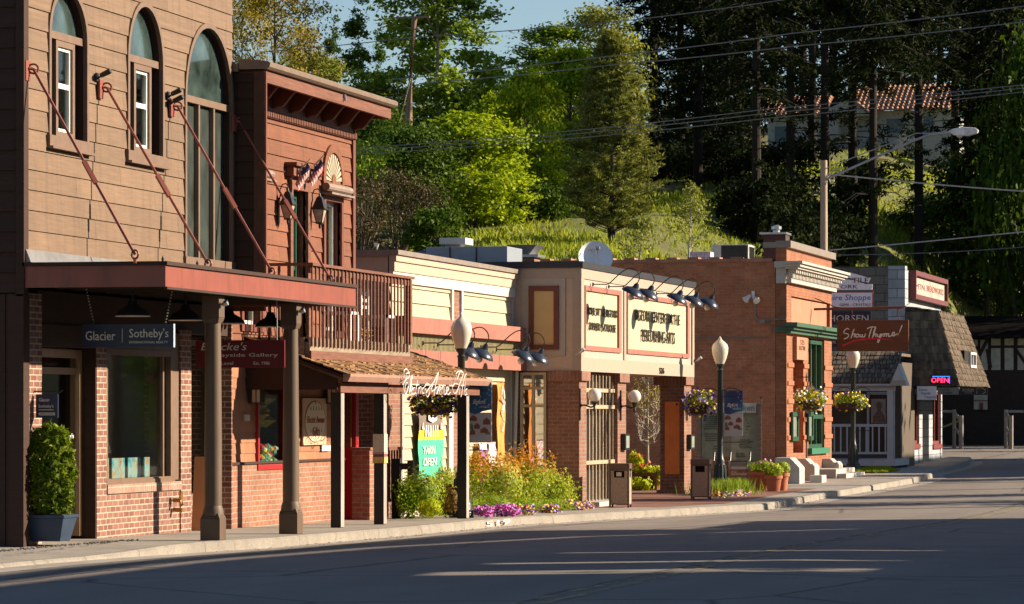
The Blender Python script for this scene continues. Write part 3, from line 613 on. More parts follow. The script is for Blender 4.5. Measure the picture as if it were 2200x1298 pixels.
mb = MB(); mb.tube([(X_(66), y+.015, Z_(905)), (X_(66), y+.015, Z_(850)), (X_(70), y+.015, Z_(841)), (X_(118), y+.015, Z_(841)), (X_(128), y+.015, Z_(844)), (X_(133), y+.015, Z_(839))], .008, 5); mb.build('bracket', BLACKM, t)
# tan panel leaning in the bay
mb = MB(); y = Yat(424, -.1); mb.loft([(Xat(411, y), y, gz(y)), (Xat(442, y), y, gz(y)), (Xat(442, y), y+.05, gz(y)), (Xat(411, y), y+.05, gz(y))], [(Xat(412, y), y+.12, Zat(982, 0, y)), (Xat(441, y), y+.12, Zat(982, 0, y)), (Xat(441, y), y+.17, Zat(982, 0, y)), (Xat(412, y), y+.17, Zat(982, 0, y))])
tag(mb.build('leaning_board', M('tan_board', (.46, .21, .09), .6, .06)), 'plain tan board leaning in the bay beside the first awning post', 'board')
# brass hydrant fitting on the pilaster
t = thing('standpipe_valve', 'small brass valve on the brick pilaster under the shop window', 'valve', (.1, Yat(383, 0), .7)); y = Yat(381, .06); z = Zat(1075, .06, y)
mb = MB(); mb.tube([(0, y, z), (.1, y, z), (.13, y-.02, z-.06)], .028, 8); mb.lathe([(.05, 0), (.05, .02)], (.1, y, z+.05), 12, (1, 0, 0)); mb.tube([(0, y+.02, z-.12), (.12, y+.02, z-.13)], .03, 8); mb.build('body', M('brass', (.35, .2, .06), .35, .3, metal=.7), t)
# ================================================================== red timber building with the bracketed cornice
XF, XW, RA, RB = -.15, .45, 48.4, 54.9
rb = thing('red_building', 'tall red timber building with a bracketed cornice and a wooden balcony', 'building', (0, 48.4, 0))
YU = lambda u: Yat(u, XF)
ZZ = lambda v, u: Zat(v, XF, YU(u))
dentb = ZZ(300, 755); dentt = ZZ(286, 755); topz = Zat(227, XW, RB)
rw = (YU(694), YU(728), 2.75, ZZ(432, 711)); lw = (2*51.7-rw[1], 2*51.7-rw[0], 2.75, rw[3]); dr = (YU(622), YU(654), 2.6, ZZ(408, 638))
Zb = 2.40
mb = MB(); siding(mb, 'x', XF, RA+.12, RB-.12, Zb, dentb+.05, .215, [rw, lw, dr], .022, random.Random(8), 2.5); mb.build('siding', RED_S, rb)
mb = MB(); mb.box(XF-.25, XF-.021, RA+.1, RB-.05, dr[3]+.01, topz-.1)
for a, b in ((RA+.1, lw[0]-.02), (lw[1]+.02, dr[0]-.02), (dr[1]+.02, rw[0]-.02), (rw[1]+.02, RB-.05)): mb.box(XF-.25, XF-.021, a, b, Zb, dr[3])
mb.box(XF-4, XF-3.9, RA+.1, RB-.05, -.3, topz-.2); mb.box(-9, XF-4.01, RA+.05, RB-.05, -.3, topz-.25); mb.box(XF-3.89, XF-.26, RA+.1, RA+.2, -.3, topz-.2); mb.box(XF-3.89, XF-.36, RB-.2, RB-.05, -.3, topz-.2); mb.box(XF-3.89, XF-.26, RA+.21, RB-.21, topz-.35, topz-.2); mb.box(XF-3.89, XF-.26, RA+.21, RB-.21, 2.41, 2.5); mb.build('wall_core', DARK, rb)
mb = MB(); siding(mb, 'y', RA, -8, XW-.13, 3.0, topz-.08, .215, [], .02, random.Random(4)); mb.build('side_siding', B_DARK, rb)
mb = MB(); mb.box(-.3, XW-.13, RA+.021, RA+.06, 2.9, topz-.06); mb.box(XF+.0, XF+.05, RB-.12, RB+.01, Zb, topz-.3); mb.box(XW+.012, XW+.03, RA-.02, RA+.03, 2.9, topz-.06); mb.build('corner_board', RED_T, rb); mb = MB(); mb.box(XW-.14, XW+.01, RA-.03, RA+.06, 2.9, topz-.06); mb.build('wing_board', M('wing_shade_brown', (.085, .035, .02), .7, .2), rb)  # wing board painted dark as its shaded side, thin strip kept red
mb = MB(); siding(mb, 'y', RB, -.5, -.16, Zb, topz-.3, .215); [mb.box(-8, XF-.01, RB-.049, RB-.02, 1, topz-.3)]; mb.build('far_side', RED_S, rb)
# cornice
mb = MB(); mb.box(XF+.001, XF+.05, RA+.06, RB, dentb-.01, topz-.06); mb.build('frieze', RED_T, rb)
mb = MB(); mb.box(XW-.06, XW, RA+.061, RB+.01, topz-.20, topz-.03); mb.box(XF, XW-.061, RA+.061, RB, topz-.07, topz-.035); mb.box(XF, XW, RB+.011, RB+.04, topz-.20, topz-.03); mb.build('cornice_board', RED_W, rb)
mb = MB(); mb.prism([(XW-.35, topz-.028), (XW+.05, topz-.028), (XW+.09, topz+.0), (XW+.10, topz+.05), (XW+.07, topz+.075), (XW-.35, topz+.12)], 'y', RA-.05, RB+.1); mb.box(-8, XW-.36, RA-.06, RB+.08, topz-.06, topz+.05); mb.build('gutter', M('brown_gutter', (.20, .145, .105), .5, .15, 4), rb)
mb = MB(); n = 8
for i in range(n):
    y = RA+.5+(RB-RA-.62)*i/(n-1)-.02; pr = [(XF+.05, dentt+.02)]
    zt0 = topz-.08; H = zt0-dentt-.02; W = XW-.07-XF-.05
    pts = [(XF+.05, dentt+.03), (XF+.14, dentt+.06)]+[(XF+.14+(W-.12)*q, dentt+.05+(H-.09)*(lambda k: k*k*(3-2*k))(min(1, max(0, (q-.05)/.72)))) for q in (.12, .22, .32, .42, .52, .62, .72, .85, 1)]+[(XW-.08, zt0), (XF+.05, zt0)]
    mb.prism(pts, 'y', y, y+.09)
mb.build('bracket', RED_T, rb)
mb = MB(); y = RA+.12
while y < RB-.03: mb.box(XF+.05, XF+.085, y, y+.045, dentb+.0, dentt-.01); y += .085
mb.build('dentil', RED_W, rb)
mb = MB(); mb.tube([(XW+.02, RA+3.9, topz-.05), (XW+.03, RA+3.9, topz-.14)], .02); mb.build('downspout_stub', CHROME, rb)
# windows and door
def rwin(h, lab=None):
    y0, y1, z0, z1 = h; c = (y0+y1)/2
    f = MB(); framex(f, XF-.2, XF+.05, y0-.1, y1+.1, z0-.1, z1+.09, .1); fr = f.build('window', RED_T, rb)
    s = MB(); framex(s, XF-.14, XF-.08, y0, y1, z0, z1-.01, .06); s.box(XF-.13, XF-.07, y0+.06, y1-.06, z0+(z1-z0)*.45-.03, z0+(z1-z0)*.45+.03); s.build('sash', WHITE, fr)
    s = MB(); s.box(XF-.115, XF-.105, y0+.06, y1-.06, z0+.06, z1-.07); s.build('pane', GLASS, fr)
    s = MB(); [s.tube([(XF-.3, y0+.07+k*.1, z0+.05), (XF-.3, y0+.07+k*.1, z1-.08)], .045, 6) for k in range(int((y1-y0)/.1))]; s.build('curtain', M('striped_curtain', (.38, .33, .27), .9, .3, 8, (1, 6, .3)), fr)
    s = MB(); s.tube([(XF+.11, y0-.22, z1+.18), (XF+.11, y1+.22, z1+.18)], .06, 10); s.box(XF+.04, XF+.2, y0-.2, y1+.2, z1+.07, z1+.10); s.build('rolled_blind', M('rolled_awning', (.22, .16, .13), .7), fr)
    # sunburst over the window
    zb = z1+.27; W = (y1-y0)/2+.02; H = ZZ(328, 711)-zb
    s = MB(); hh = (c-W, c+W, zb, zb+H, zb+.02); archring(s, XF, XF+.055, hh, -.005, .12, 24); s.box(XF, XF+.05, c-W-.1, c+W+.1, zb-.06, zb); s.lathe([(.11, 0), (.11, .055)], (XF, c, zb+.02), 14, (1, 0, 0)); s.build('arch_surround', RED_S, fr)
    s = MB(); s.prism(archpath(c-W, c+W, zb, zb+H, zb+.02, -.005, 24), 'x', XF-.0, XF+.027); s.build('fan_panel', M('fan_dark', (.16, .09, .05), .7), fr)
    s = MB()
    for k in range(13):
        a0, a1 = math.pi*(k+.08)/13, math.pi*(k+.72)/13; P = lambda a, q: (c-(.1*(1-q)+(W-.01)*q)*math.cos(a), zb+.02+(.1*(1-q)+(H-.05)*q)*math.sin(a)); s.prism([P(a0, 0), P(a0, 1), P(a1, 1), P(a1, 0)], 'x', XF+.028, XF+.042)
    s.build('fan_ray', [M('fan_ray_paint', (.36, .32, .23), .6, .2, 6)], fr)
rwin(rw); rwin(lw)
y0, y1, z0, z1 = dr
f = MB(); framex(f, XF-.2, XF+.06, y0-.13, y1+.13, z0, z1+.12, .13, False); f.box(XF, XF+.14, y0-.25, y1+.25, z1+.17, z1+.31); f.box(XF, XF+.2, y0-.3, y1+.3, z1+.31, z1+.36); df = f.build('door', RED_W, rb)
f = MB(); framex(f, XF-.16, XF-.1, y0, y1, z0, z1-.005, .11); f.box(XF-.15, XF-.11, (y0+y1)/2-.02, (y0+y1)/2+.02, z0+.11, z1-.11); f.box(XF-.15, XF-.11, y0+.11, y1-.11, z0+1.0, z0+1.06); f.build('leaf', GREEN, df)
f = MB(); f.box(XF-.135, XF-.125, y0+.11, y1-.11, z0+.11, z1-.11); f.build('pane', GLASS, df)
f = MB(); [f.tube([(XF-.2, y0+.16+k*.09, z0+.05), (XF-.2, y0+.16+k*.09, z1-.12)], .04, 6) for k in range(7)]; f.build('net_curtain', M('net_white', (.55, .6, .5), .9), df)
f = MB(); f.tube([(XF-.1, y1-.15, z0+.85), (XF-.05, y1-.15, z0+.87), (XF-.05, y1-.15, z0+1.0)], .012); f.build('handle', CHROME, df)
# balcony
BX, BA, BB = .74, 49.6, 54.95
bal = MB(); bal.box(XF+.06, BX-.03, BA, BB, 2.50, 2.55); bal.box(XF+.06, BX-.08, BA+.01, BA+.05, 2.33, 2.499); balc = bal.build('balcony', RED_W, rb)
mb = MB(); mb.box(BX-.075, BX+.0, BA, BB+.05, 2.27, 2.57); mb.box(XF+.05, BX-.076, BA-.03, BA+.009, 2.28, 2.57); mb.build('beam', [GREYW], balc)
mb = MB(); mb.box(BX+.0, BX+.035, BA-.05, BB+.06, 2.24, 2.38); mb.build('lower_beam', RED_W, balc)
mb = MB(); mb.box(BX-.09, BX+.06, BA-.06, BB+.1, 3.56, 3.60); mb.box(BX-.03, BX+.01, BA, BB+.05, 3.46, 3.559); mb.box(XF+.05, BX-.091, BA-.06, BA+.06, 3.56, 3.60); mb.box(BX-.07, BX+.03, BB-.04, BB+.06, 2.57, 3.55); mb.build('handrail', RED_W, balc)
mb = MB(); y = BA+.02
while y < BB-.06: mb.box(BX+.011, BX+.030, y, y+.04, 2.44, 3.555); y += .19
x = XF+.15
while x < BX-.05: mb.box(x, x+.035, BA-.03, BA+.0, 2.44, 3.555); x += .14
mb.build('baluster', RED_W, balc)
# stored white chairs / clutter behind the rail, a nest
mb = MB(); rng2 = random.Random(4)
for k in range(220):
    a = rng2.uniform(0, 6.3); r = rng2.uniform(.02, .16); p = Vector((BX-.14+r*.3*math.cos(a), 52.95+r*math.cos(a), 2.60+rng2.uniform(0, .14))); q = Vector((rng2.uniform(-.05, .05), rng2.uniform(-.14, .14), rng2.uniform(-.03, .05))); mb.tube([p, p+q], .004, 3, False)
tag(mb.build('bird_nest', M('straw', (.42, .26, .12), .9)), 'straw bird nest behind the balcony balusters', 'nest')
def plchair(y, lb):
    mb = MB(); x = .32; [mb.box(x+a, x+a+.04, y+b, y+b+.04, 2.56, 2.56+h) for a, b, h in ((0, 0, .82), (0, .4, .82), (.4, 0, .42), (.4, .4, .42))]; mb.box(x, x+.44, y, y+.44, 2.94, 2.98); [mb.box(x+.01, x+.03, y+.04, y+.4, z, z+.05) for z in (3.08, 3.18, 3.28)]
    tag(mb.build('balcony_chair', WHITE), lb, 'chair', 'white chairs on the balcony')
plchair(51.6, 'white chair behind the balcony balusters near its middle'); plchair(53.6, 'white chair behind the balcony balusters near the far end')
# wall lanterns with curled arms
def lantern():
    t = thing('wall_lantern', 'x', 'lantern', group='lanterns beside the balcony door'); o = .24
    mb = MB(); mb.loft([(o-.14, -.14, .02), (o+.14, -.14, .02), (o+.14, .14, .02), (o-.14, .14, .02)], [(o-.05, -.05, .27), (o+.05, -.05, .27), (o+.05, .05, .27), (o-.05, .05, .27)]); mb.box(o-.155, o+.155, -.155, .155, 0, .02); mb.lathe([(.04, .27), (.02, .31), (.01, .36)], (o, 0, 0), 8)
    mb.build('roof', BLACKM, t)
    mb = MB(); B = [(o-.06, -.06, -.27), (o+.06, -.06, -.27), (o+.06, .06, -.27), (o-.06, .06, -.27)]; T = [(o-.12, -.12, 0), (o+.12, -.12, 0), (o+.12, .12, 0), (o-.12, .12, 0)]; mb.loft(B, T); mb.build('glass', M('lantern_glass', (.42, .34, .26), .25, .25, 8, bump=0), t)
    mb = MB(); [mb.tube([B[i], T[i]], .012, 4) for i in range(4)]; mb.box(o-.07, o+.07, -.07, .07, -.30, -.27); mb.lathe([(.015, -.40), (.03, -.35), (.03, -.3)], (o, 0, 0), 8); mb.build('frame', BLACKM, t)
    mb = MB(); mb.box(.02, .05, -.05, .05, -.35, .15); mb.loft([(.02, -.05, -.35), (.05, -.05, -.35), (.05, .05, -.35), (.02, .05, -.35)], [(.03, 0, -.47), (.035, 0, -.47), (.035, .01, -.47), (.03, .01, -.47)])
    mb.tube([(.05, 0, .1), (.08, 0, .22), (.07, 0, .32), (.12, 0, .42), (.2, 0, .44), (o+.01, 0, .38), (o, 0, .3)], .014, 6); mb.build('arm', BLACKM, t)
    return t
ln = lantern()
for i, (u, v_, lb) in enumerate(((595, 440, 'black wall lantern left of the green balcony door'), (664, 450, 'black wall lantern right of the green balcony door'))):
    o = ln if i == 0 else dup(ln); y = Yat(u, XF); o.location = (XF, y, Zat(v_, XF+.5, y)); o['label'] = lb; o.scale = (.68, .7, .7)
# two small flags
for i, (u, v_, lb) in enumerate(((628, 386, 'small striped flag with a dark canton above the balcony door, left of two'), (657, 378, 'small striped flag above the balcony door, right of two'))):
    y = Yat(u, XF+.08); z = Zat(v_, XF, y); t = thing('flag', lb, 'flag', (XF+.1, y, z), 'flags over the balcony door'); D = Vector((.55, .25, .62)).normalized()
    A = Vector((XF+.05, y, z)); mb = MB(); mb.tube([A, A+D*.42], .012, 6); mb.build('pole', M('pale_pole', (.6, .45, .3), .5), t)
    for nm, q in (('cloth', 0), ('canton', 1)):
        mb = MB(); N = 13; 
        cols = range(N) if q == 0 else range(6, 13)
        for k in range(13):
            if q == 1 and k < 0: continue
            for j in range(8):
                if (q == 1) != (j < 4 and k >= 6): continue
                mb.m = (0 if k % 2 else 1) if q == 0 else 0
                def P(kk, jj):
                    s_ = A+D*(.14+.26*kk/13); fall = .27*jj/8; return s_+Vector((.02*math.sin(jj*1.1+kk*.3), .05*math.sin(jj*.8+kk*.2), -fall))
                mb.poly([P(k, j), P(k+1, j), P(k+1, j+1), P(k, j+1)])
        mb.build(nm, [M('flag_white', (.62, .55, .5), .8), M('flag_red', (.45, .05, .05), .8)] if q == 0 else [M('flag_blue', (.05, .06, .14), .8)], t)
# ground floor of the red building: gallery front
XG = -.15
yg = lambda u: Yat(u, XG)
gw = (yg(551), yg(617), Zat(998, XG, yg(580)), Zat(828, XG, yg(580)))
pr = yg(735); pe = yg(752)
bt = Zat(992, XG, yg(660))
mb = MB(); siding(mb, 'x', XG, RA+.4, pr-.02, bt, 2.35, .15, [gw], .012, random.Random(3), .9); mb.build('shingle_wall', M('orange_shingles', (.30, .13, .065), .8, .2, 4, (1, 1, .5), .3, .14), rb)
mb = MB(); mb.box(XG-.3, XG+.03, RA, pr-.02, -.25, bt); mb.build('brick_base', BR2, rb)
mb = MB(); mb.box(XG-.04, XG+.06, RA+.01, pr-.03, bt+.001, bt+.035); mb.box(XG-.2, XG-.021, RA, gw[0]-.02, bt, 2.4); mb.box(XG-.2, XG-.021, gw[1]+.02, pr, bt, 2.4); mb.box(XG-.2, XG-.021, gw[0]-.02, gw[1]+.02, gw[3]+.01, 2.4); mb.build('wall_backing', B_DARK, rb)
f = MB(); framex(f, XG-.1, XG+.05, gw[0]-.07, gw[1]+.07, gw[2]-.07, gw[3]+.07, .07); fw = f.build('window', M('crimson_paint', (.33, .015, .02), .4, .1, bump=.03), rb)
f = MB(); f.box(XG-.05, XG-.04, gw[0], gw[1], gw[2], gw[3]); f.build('pane', GLASS, fw)
f = MB(); f.box(XG-.6, XG-.2, gw[0], gw[1], gw[2]-.03, gw[2]); f.build('shelf', DARK, fw)
# things shown in the gallery window
mb = MB(); r3 = random.Random(6)
for k in range(70):
    p = (XG-.09-r3.uniform(0, .12), r3.uniform(gw[0]+.05, gw[1]-.1), gw[2]+r3.uniform(.02, .25)); mb.m = r3.randrange(5); mb.lathe([(.01, -.05), (.06, -.01), (.06, .02), (.01, .055)], p, 7)
mb.build('flower_arrangement', [M('fl_white', (.6, .6, .5)), M('fl_red', (.5, .03, .03)), M('fl_green', (.1, .22, .05)), M('fl_yellow', (.6, .4, .05)), M('fl_teal', (.1, .3, .28))], fw)
mb = MB(); [mb.lathe([(.02, -.1), (.16, 0), (.02, .1)], (XG-.2+r3.uniform(-.05, .05), (gw[0]+gw[1])/2+r3.uniform(-.28, .28), gw[2]+r3.uniform(.45, .95)), 9) for k in range(9)]; mb.build('hanging_wreath', M('dull_gold_leaves', (.34, .24, .05), .9, .5, 14), fw)
mb = MB(); mb.lathe([(.03, 0), (.05, .05), (.045, .18), (.05, .2)], (XG+.0-.15, yg(582), Zat(882, XG, yg(582))), 10); mb.build('candle_holder', emitm('small_lit_glass', (1, .8, .45), .6), fw)
# gallery wall lamps
def boxlamp():
    t = thing('box_lamp', 'x', 'lamp', group='box lamps on the gallery wall'); mb = MB(); mb.box(0, .05, -.1, .1, -.3, .3); mb.box(.05, .2, -.1, .1, .26, .3); mb.box(.05, .2, -.1, .1, -.3, -.27); [mb.box(.19, .205, q, q+.015, -.27, .26) for q in (-.1, -.04, .025, .085)]; [mb.box(q, q+.012, -.105, -.095, -.27, .26) for q in (.05, .12, .19)]; mb.build('frame', BLACKM, t)
    mb = MB(); mb.box(.05, .185, -.09, .09, -.27, .26); mb.build('glass', M('opal_glass', (.62, .47, .30), .35, .1, 6, bump=0), t); return t
bl = boxlamp()
for i, (u, v_, lb) in enumerate(((533, 844, 'box lamp with pale glass left of the gallery window'), (696, 846, 'box lamp with pale glass beside the black porch post'))):
    o = bl if i == 0 else dup(bl); y = yg(u); o.location = (XG+.03, y, Zat(v_, XG, y)); o['label'] = lb; o.scale = (.9, .9, .5 if i else .5)
# oval gift shop sign
t = thing('wall_sign', 'cream oval sign dotted with little pine trees right of the gallery window', 'sign', (XG+.05, yg(665), 1.3)); ya, yb = yg(644), yg(694); z0, z1 = Zat(956, XG, yg(668)), Zat(856, XG, yg(668)); c = (ya+yb)/2; zc = (z0+z1)/2
mb = MB(); mb.box(XG+.03, XG+.055, ya, yb, z0, z1); mb.build('board', M('peach_board', (.55, .36, .24), .6, .05), t)
E = lambda k, x, w: [(c+(yb-ya)/2*k*math.cos(a), zc+(z1-z0)/2*k*math.sin(a)) for a in np.linspace(0, 2*math.pi, 40, endpoint=False)]
mb = MB(); mb.prism(E(.90, 0, 0), 'x', XG+.055, XG+.059); mb.build('oval_rim', M('rim_red', (.35, .06, .05)), t); mb = MB(); mb.prism(E(.86, 0, 0), 'x', XG+.059, XG+.063); mb.build('oval', M('oval_cream', (.62, .53, .36), .6, .05), t)
mb = MB(); text(mb, 'Electric Avenue', 'x', XG+.063, c-(yb-ya)*.37, c+(yb-ya)*.37, zc-.02, zc+.08, .3); text(mb, 'Gifts', 'x', XG+.063, c-(yb-ya)*.16, c+(yb-ya)*.16, zc-.2, zc-.08, .3); mb.build('lettering', M('letter_red', (.30, .05, .04)), t)
mb = MB()
for j, hh in enumerate((.26, .17, -.26, -.34, .34, -.16)):
    for k in range(-3, 4):
        q = c+k*(yb-ya)*.115+(.03 if j % 2 else 0)
        if ((q-c)/((yb-ya)/2))**2+(hh/((z1-z0)/2))**2 < .62: mb.prism([(q-.022, zc+hh), (q+.022, zc+hh), (q, zc+hh+.06)], 'x', XG+.063, XG+.066)
mb.build('tree_motif', M('motif_green', (.10, .16, .06)), t)
mb = MB(); mb.box(XG+.02, XG+.035, yg(520), yg(532), Zat(905, XG, yg(526)), Zat(891, XG, yg(526))); tag(mb.build('notice', M('notice_paper', (.5, .42, .3))), 'small pale notice on the shingles left of the gallery window', 'notice')
mb = MB(); mb.box(XG+.03, XG+.045, yg(686), yg(704), Zat(969, XG, yg(695)), Zat(957, XG, yg(695))); tag(mb.build('notice', M('white_plate', (.7, .7, .66))), 'small white notice just below the oval sign', 'notice')
# crimson door and entrance recess
mb = MB(); mb.box(XG-.35, XG-.25, pr-.019, pe+.25, gz(55), 2.3); rd = mb.build('door', M('crimson_paint'), rb)
mb = MB(); mb.box(XG-.25, XG-.02, pr-.018, pr+.06, gz(55), 2.3); mb.box(XG-.25, XG+.02, pe+.26, pe+.42, gz(55), 2.3); mb.build('door_frame', M('crimson_paint'), rd)
mb = MB(); [mb.box(XG-.25, XG-.235, pr+.15+k*.0, pe+.12, a, b) for k, (a, b) in enumerate(((.15, .9), (1.05, 2.0)))]; mb.lathe([(.03, 0), (.035, .03)], (XG-.24, pe+.1, 1.0), 8, (1, 0, 0)); mb.build('panel', RED_T, rd)
mb = MB(); py = yg(760); mb.box(XG+.0, XG+.28, py-.1, py+.22, gz(55)-.05, .95); mb.box(XG-.02, XG+.3, py-.12, py+.24, .95, .99); mb.build('brick_pier', BR2, rb)
mb = MB(); x = XG+.1; e = 57.35; mb.box(x, x+.05, py+.225, e, .93, .98); mb.box(x, x+.05, py+.225, e, .12, .17)
y = py+.32
while y < e: mb.box(x+.01, x+.04, y, y+.03, .17, .93); y += .16
mb.build('entrance_railing', RED_W, rb)
# hanging maroon gallery sign (under the awning)
y = Yat(421, .98)-.05; X_ = lambda u: Xat(u, y); Z_ = lambda v: Zat(v, .9, y); y = 45.2
t = thing('hanging_sign', 'wide maroon gallery sign hanging behind the awning posts', 'sign', (1., y, 2.3)); mb = MB(); mb.box(X_(420), X_(611), y, y+.04, Z_(790), Z_(731)); mb.build('board', MAROON, t)
mb = MB(); text(mb, "Brocke's", 'y', y-.001, X_(432), X_(528), Z_(753), Z_(736), .3); text(mb, 'Wayside Gallery', 'y', y-.001, X_(452), X_(597), Z_(769), Z_(759)); text(mb, 'Bob Lavel', 'y', y-.001, X_(450), X_(501), Z_(784), Z_(777)); text(mb, 'Est. 1986', 'y', y-.001, X_(545), X_(580), Z_(784), Z_(777)); mb.build('lettering', LETTER, t)
mb = MB(); [mb.tube([(xx, y+.02, Z_(731)), (xx, y+.02, zb_)], .009, 5) for xx in (X_(440), X_(594))]; mb.build('hanger', CHROME, t)
# ------------------------------------------------------------------ shake roofed porch
PX, PA, PB = 1.3, 49.35, 57.5
po = thing('shop_porch', 'mossy shake roofed porch on black posts in front of the gift shop', 'porch', (.6, 53, 0)); zw0, ze = 2.56, 2.06
r4 = random.Random(9); mb = MB(); nrow = 9
Pn = lambda q, y: (XF+.03+(PX-XF-.03)*q, y, zw0+(ze-zw0)*q)
for i in range(nrow):
    q0, q1 = i/nrow-.02, (i+1)/nrow+.02; y = PA
    while y < PB:
        wd = r4.uniform(.08, .2); j = r4.uniform(-.02, .025); a, b = Pn(q0, y), Pn(q1+j, y); h = .018+r4.uniform(0, .022)
        A = [(a[0], y, a[2]), (b[0], y, b[2]+.0), (b[0], y, b[2]+h), (a[0], y, a[2]+.012)]; B = [(p[0], min(y+wd-.006, PB), p[2]) for p in A]; mb.loft(A, B); y += wd
mb.build('shake_roof', SHAKE2, po)
mb = MB(); mb.prism([(XF, zw0-.02), (PX-.02, ze-.02), (PX-.02, ze-.06), (XF, zw0-.08)], 'y', PA+.01, PB-.01); mb.build('roof_deck', B_DARK, po)
mb = MB(); mb.prism([(XF, zw0-.09), (PX-.12, ze-.07), (PX-.12, ze-.22), (XF, ze-.22)], 'y', PA+.08, PA+.12); mb.build('gable_end', B_DARK, po)
mb = MB(); mb.prism([(PX-.02, ze-.11), (PX+.05, ze-.11), (PX+.09, ze-.04), (PX+.09, ze), (PX-.02, ze)], 'y', PA+.02, PB+.12); mb.build('gutter', M('copper_brown_gutter', (.36, .20, .15), .45, .12), po)
mb = MB(); mb.box(PX-.16, PX-.08, PA+.12, PB-.02, ze-.26, ze-.13); mb.build('header', RED_W, po)
for i, (u, X) in enumerate(((726, 1.14), (818, 1.12), (996, 1.12))):
    y = Yat(u, X); mb = MB(); mb.box(X-.082, X+.062, y-.082, y+.082, gz(y), ze-.26); o = mb.build('porch_post', BLACKW, po, bevel=.006)
    mb = MB(); mb.box(X+.0625, X+.068, y-.082, y+.082, gz(y)+.01, ze-.27); mb.build('lit_face', M('lit_post_grey', (.30, .27, .24), .85, .25, 5, (1, 1, .3), .2), o)  # paler slab paints sunlight on the street side of the black post
    if i == 1: mb = MB(); z = Zat(995, X, y); [(setattr(mb, 'm', k), mb.box(X-.092-.004*(k % 2), X+.076+.004*(k % 2), y-.092-.003*(k % 2), y+.092+.003*(k % 2), z+a, z+b)) for k, (a, b) in enumerate(((.16, .42), (.13, .16), (.09, .13), (.0, .09)))]; mb.build('knitted_wrap', [M('knit_cream', (.62, .50, .36), .95, .15, 20, bump=.3), M('knit_pink', (.55, .28, .25), .95), M('knit_plum', (.2, .08, .1), .95), M('knit_ochre', (.62, .42, .13), .95, .2, 20)], o)
# short black post with an arm
y = Yat(853, .1); t = thing('gate_post', 'short square black post with a side arm behind the porch posts', 'post', (.1, y, gz(y))); mb = MB(); mb.box(.03, .16, y-.06, y+.06, gz(y), 1.5-(985-890)/136); mb.build('post', BLACKW, t)
mb = MB(); z = 1.5-(1003-890)/136; mb.box(.16, .28, y-.04, y+.04, z-.04, z+.06); mb.box(.28, .37, y-.05, y+.05, z-.45, z+.1); mb.build('arm', BLACKM, t)
mb = MB(); mb.box(.161, .168, y-.06, y+.06, gz(y)+.02, 1.0-.32); mb.build('lit_face', M('lit_post_grey'), t)  # same painted sunlit side as on the porch posts
# script sign on the porch edge
gs = thing('script_sign', 'white looping script shop name standing along the porch eave', 'sign', (1.45, 57, 2.0)); XS = PX+.14; X_ = lambda u: XS; yS = 0
mb = MB(); E_ = lambda pts: [((u-865)/140, (855-v)/60) for u, v in pts]
word = lambda pts: mb.tube([(XS, Yat(u, XS), Zat(v, XS, Yat(u, XS))) for u, v in pts], .0075, 5)
def spl(pts):
    q = [Vector((a, b)) for a, b in pts]; out = []
    for i in range(len(q)-1):
        p0, p1, p2, p3 = q[max(i-1, 0)], q[i], q[i+1], q[min(i+2, len(q)-1)]
        for k in range(5): t_ = k/5; out.append(.5*((2*p1)+(p2-p0)*t_+(2*p0-5*p1+4*p2-p3)*t_*t_+(3*p1-p0-3*p2+p3)*t_**3))
    out.append(q[-1]); return out
scr = [[(879, 801), (873, 793), (868, 797), (868, 806), (873, 814), (879, 809), (878, 802), (872, 804), (874, 812), (868, 822), (867, 834), (871, 846), (875, 838), (877, 828), (873, 822), (870, 834), (869, 848)],
       [(880, 843), (884, 815), (885, 807), (881, 818), (879, 842), (881, 848)], [(883, 842), (886, 834), (884, 830), (883, 840), (884, 847), (887, 845)], [(891, 833), (888, 834), (887, 843), (889, 847), (892, 844)], [(897, 817), (893, 840), (895, 847)], [(893, 828), (899, 827)], [(899, 832), (898, 846)], [(899, 836), (903, 831)], [(905, 831), (903, 846)], [(910, 833), (907, 836), (907, 844), (911, 845)],
       [(915, 840), (912, 832), (917, 824), (923, 829), (922, 845), (918, 853), (915, 845), (921, 835), (932, 820), (942, 800), (935, 830), (932, 850)], [(930, 826), (926, 838), (930, 840), (939, 831)], [(939, 830), (938, 847), (943, 830)], [(944, 841), (947, 834), (944, 832), (943, 842), (946, 848)], [(949, 831), (948, 848)], [(949, 836), (952, 830), (952, 847)], [(955, 831), (954, 846), (958, 846), (959, 831)], [(961, 841), (964, 834), (961, 832), (960, 843), (963, 848), (967, 843)],
       [(996, 803), (990, 797), (985, 806), (982, 815), (980, 804), (985, 798), (995, 802), (990, 817), (984, 835), (979, 845), (974, 843), (972, 832), (977, 824), (984, 826)], [(988, 833), (986, 848)], [(1002, 803), (997, 812), (991, 848), (990, 853)], [(989, 829), (997, 828)], [(1000, 818), (997, 846)], [(1003, 835), (1000, 840), (1003, 847), (998, 849)]]
for p in scr: word(spl(p))
mb.build('lettering', M('white_enamel', (.78, .76, .72), .4, .04, bump=0), gs)
mb = MB(); [mb.tube([(XS, Yat(u, XS), Zat(828, XS, Yat(u, XS))), (PX+.0, Yat(u, XS), Zat(828, XS, Yat(u, XS)))], .006, 4) for u in (884, 942, 996)]; mb.build('stand_off', BLACKM, gs)
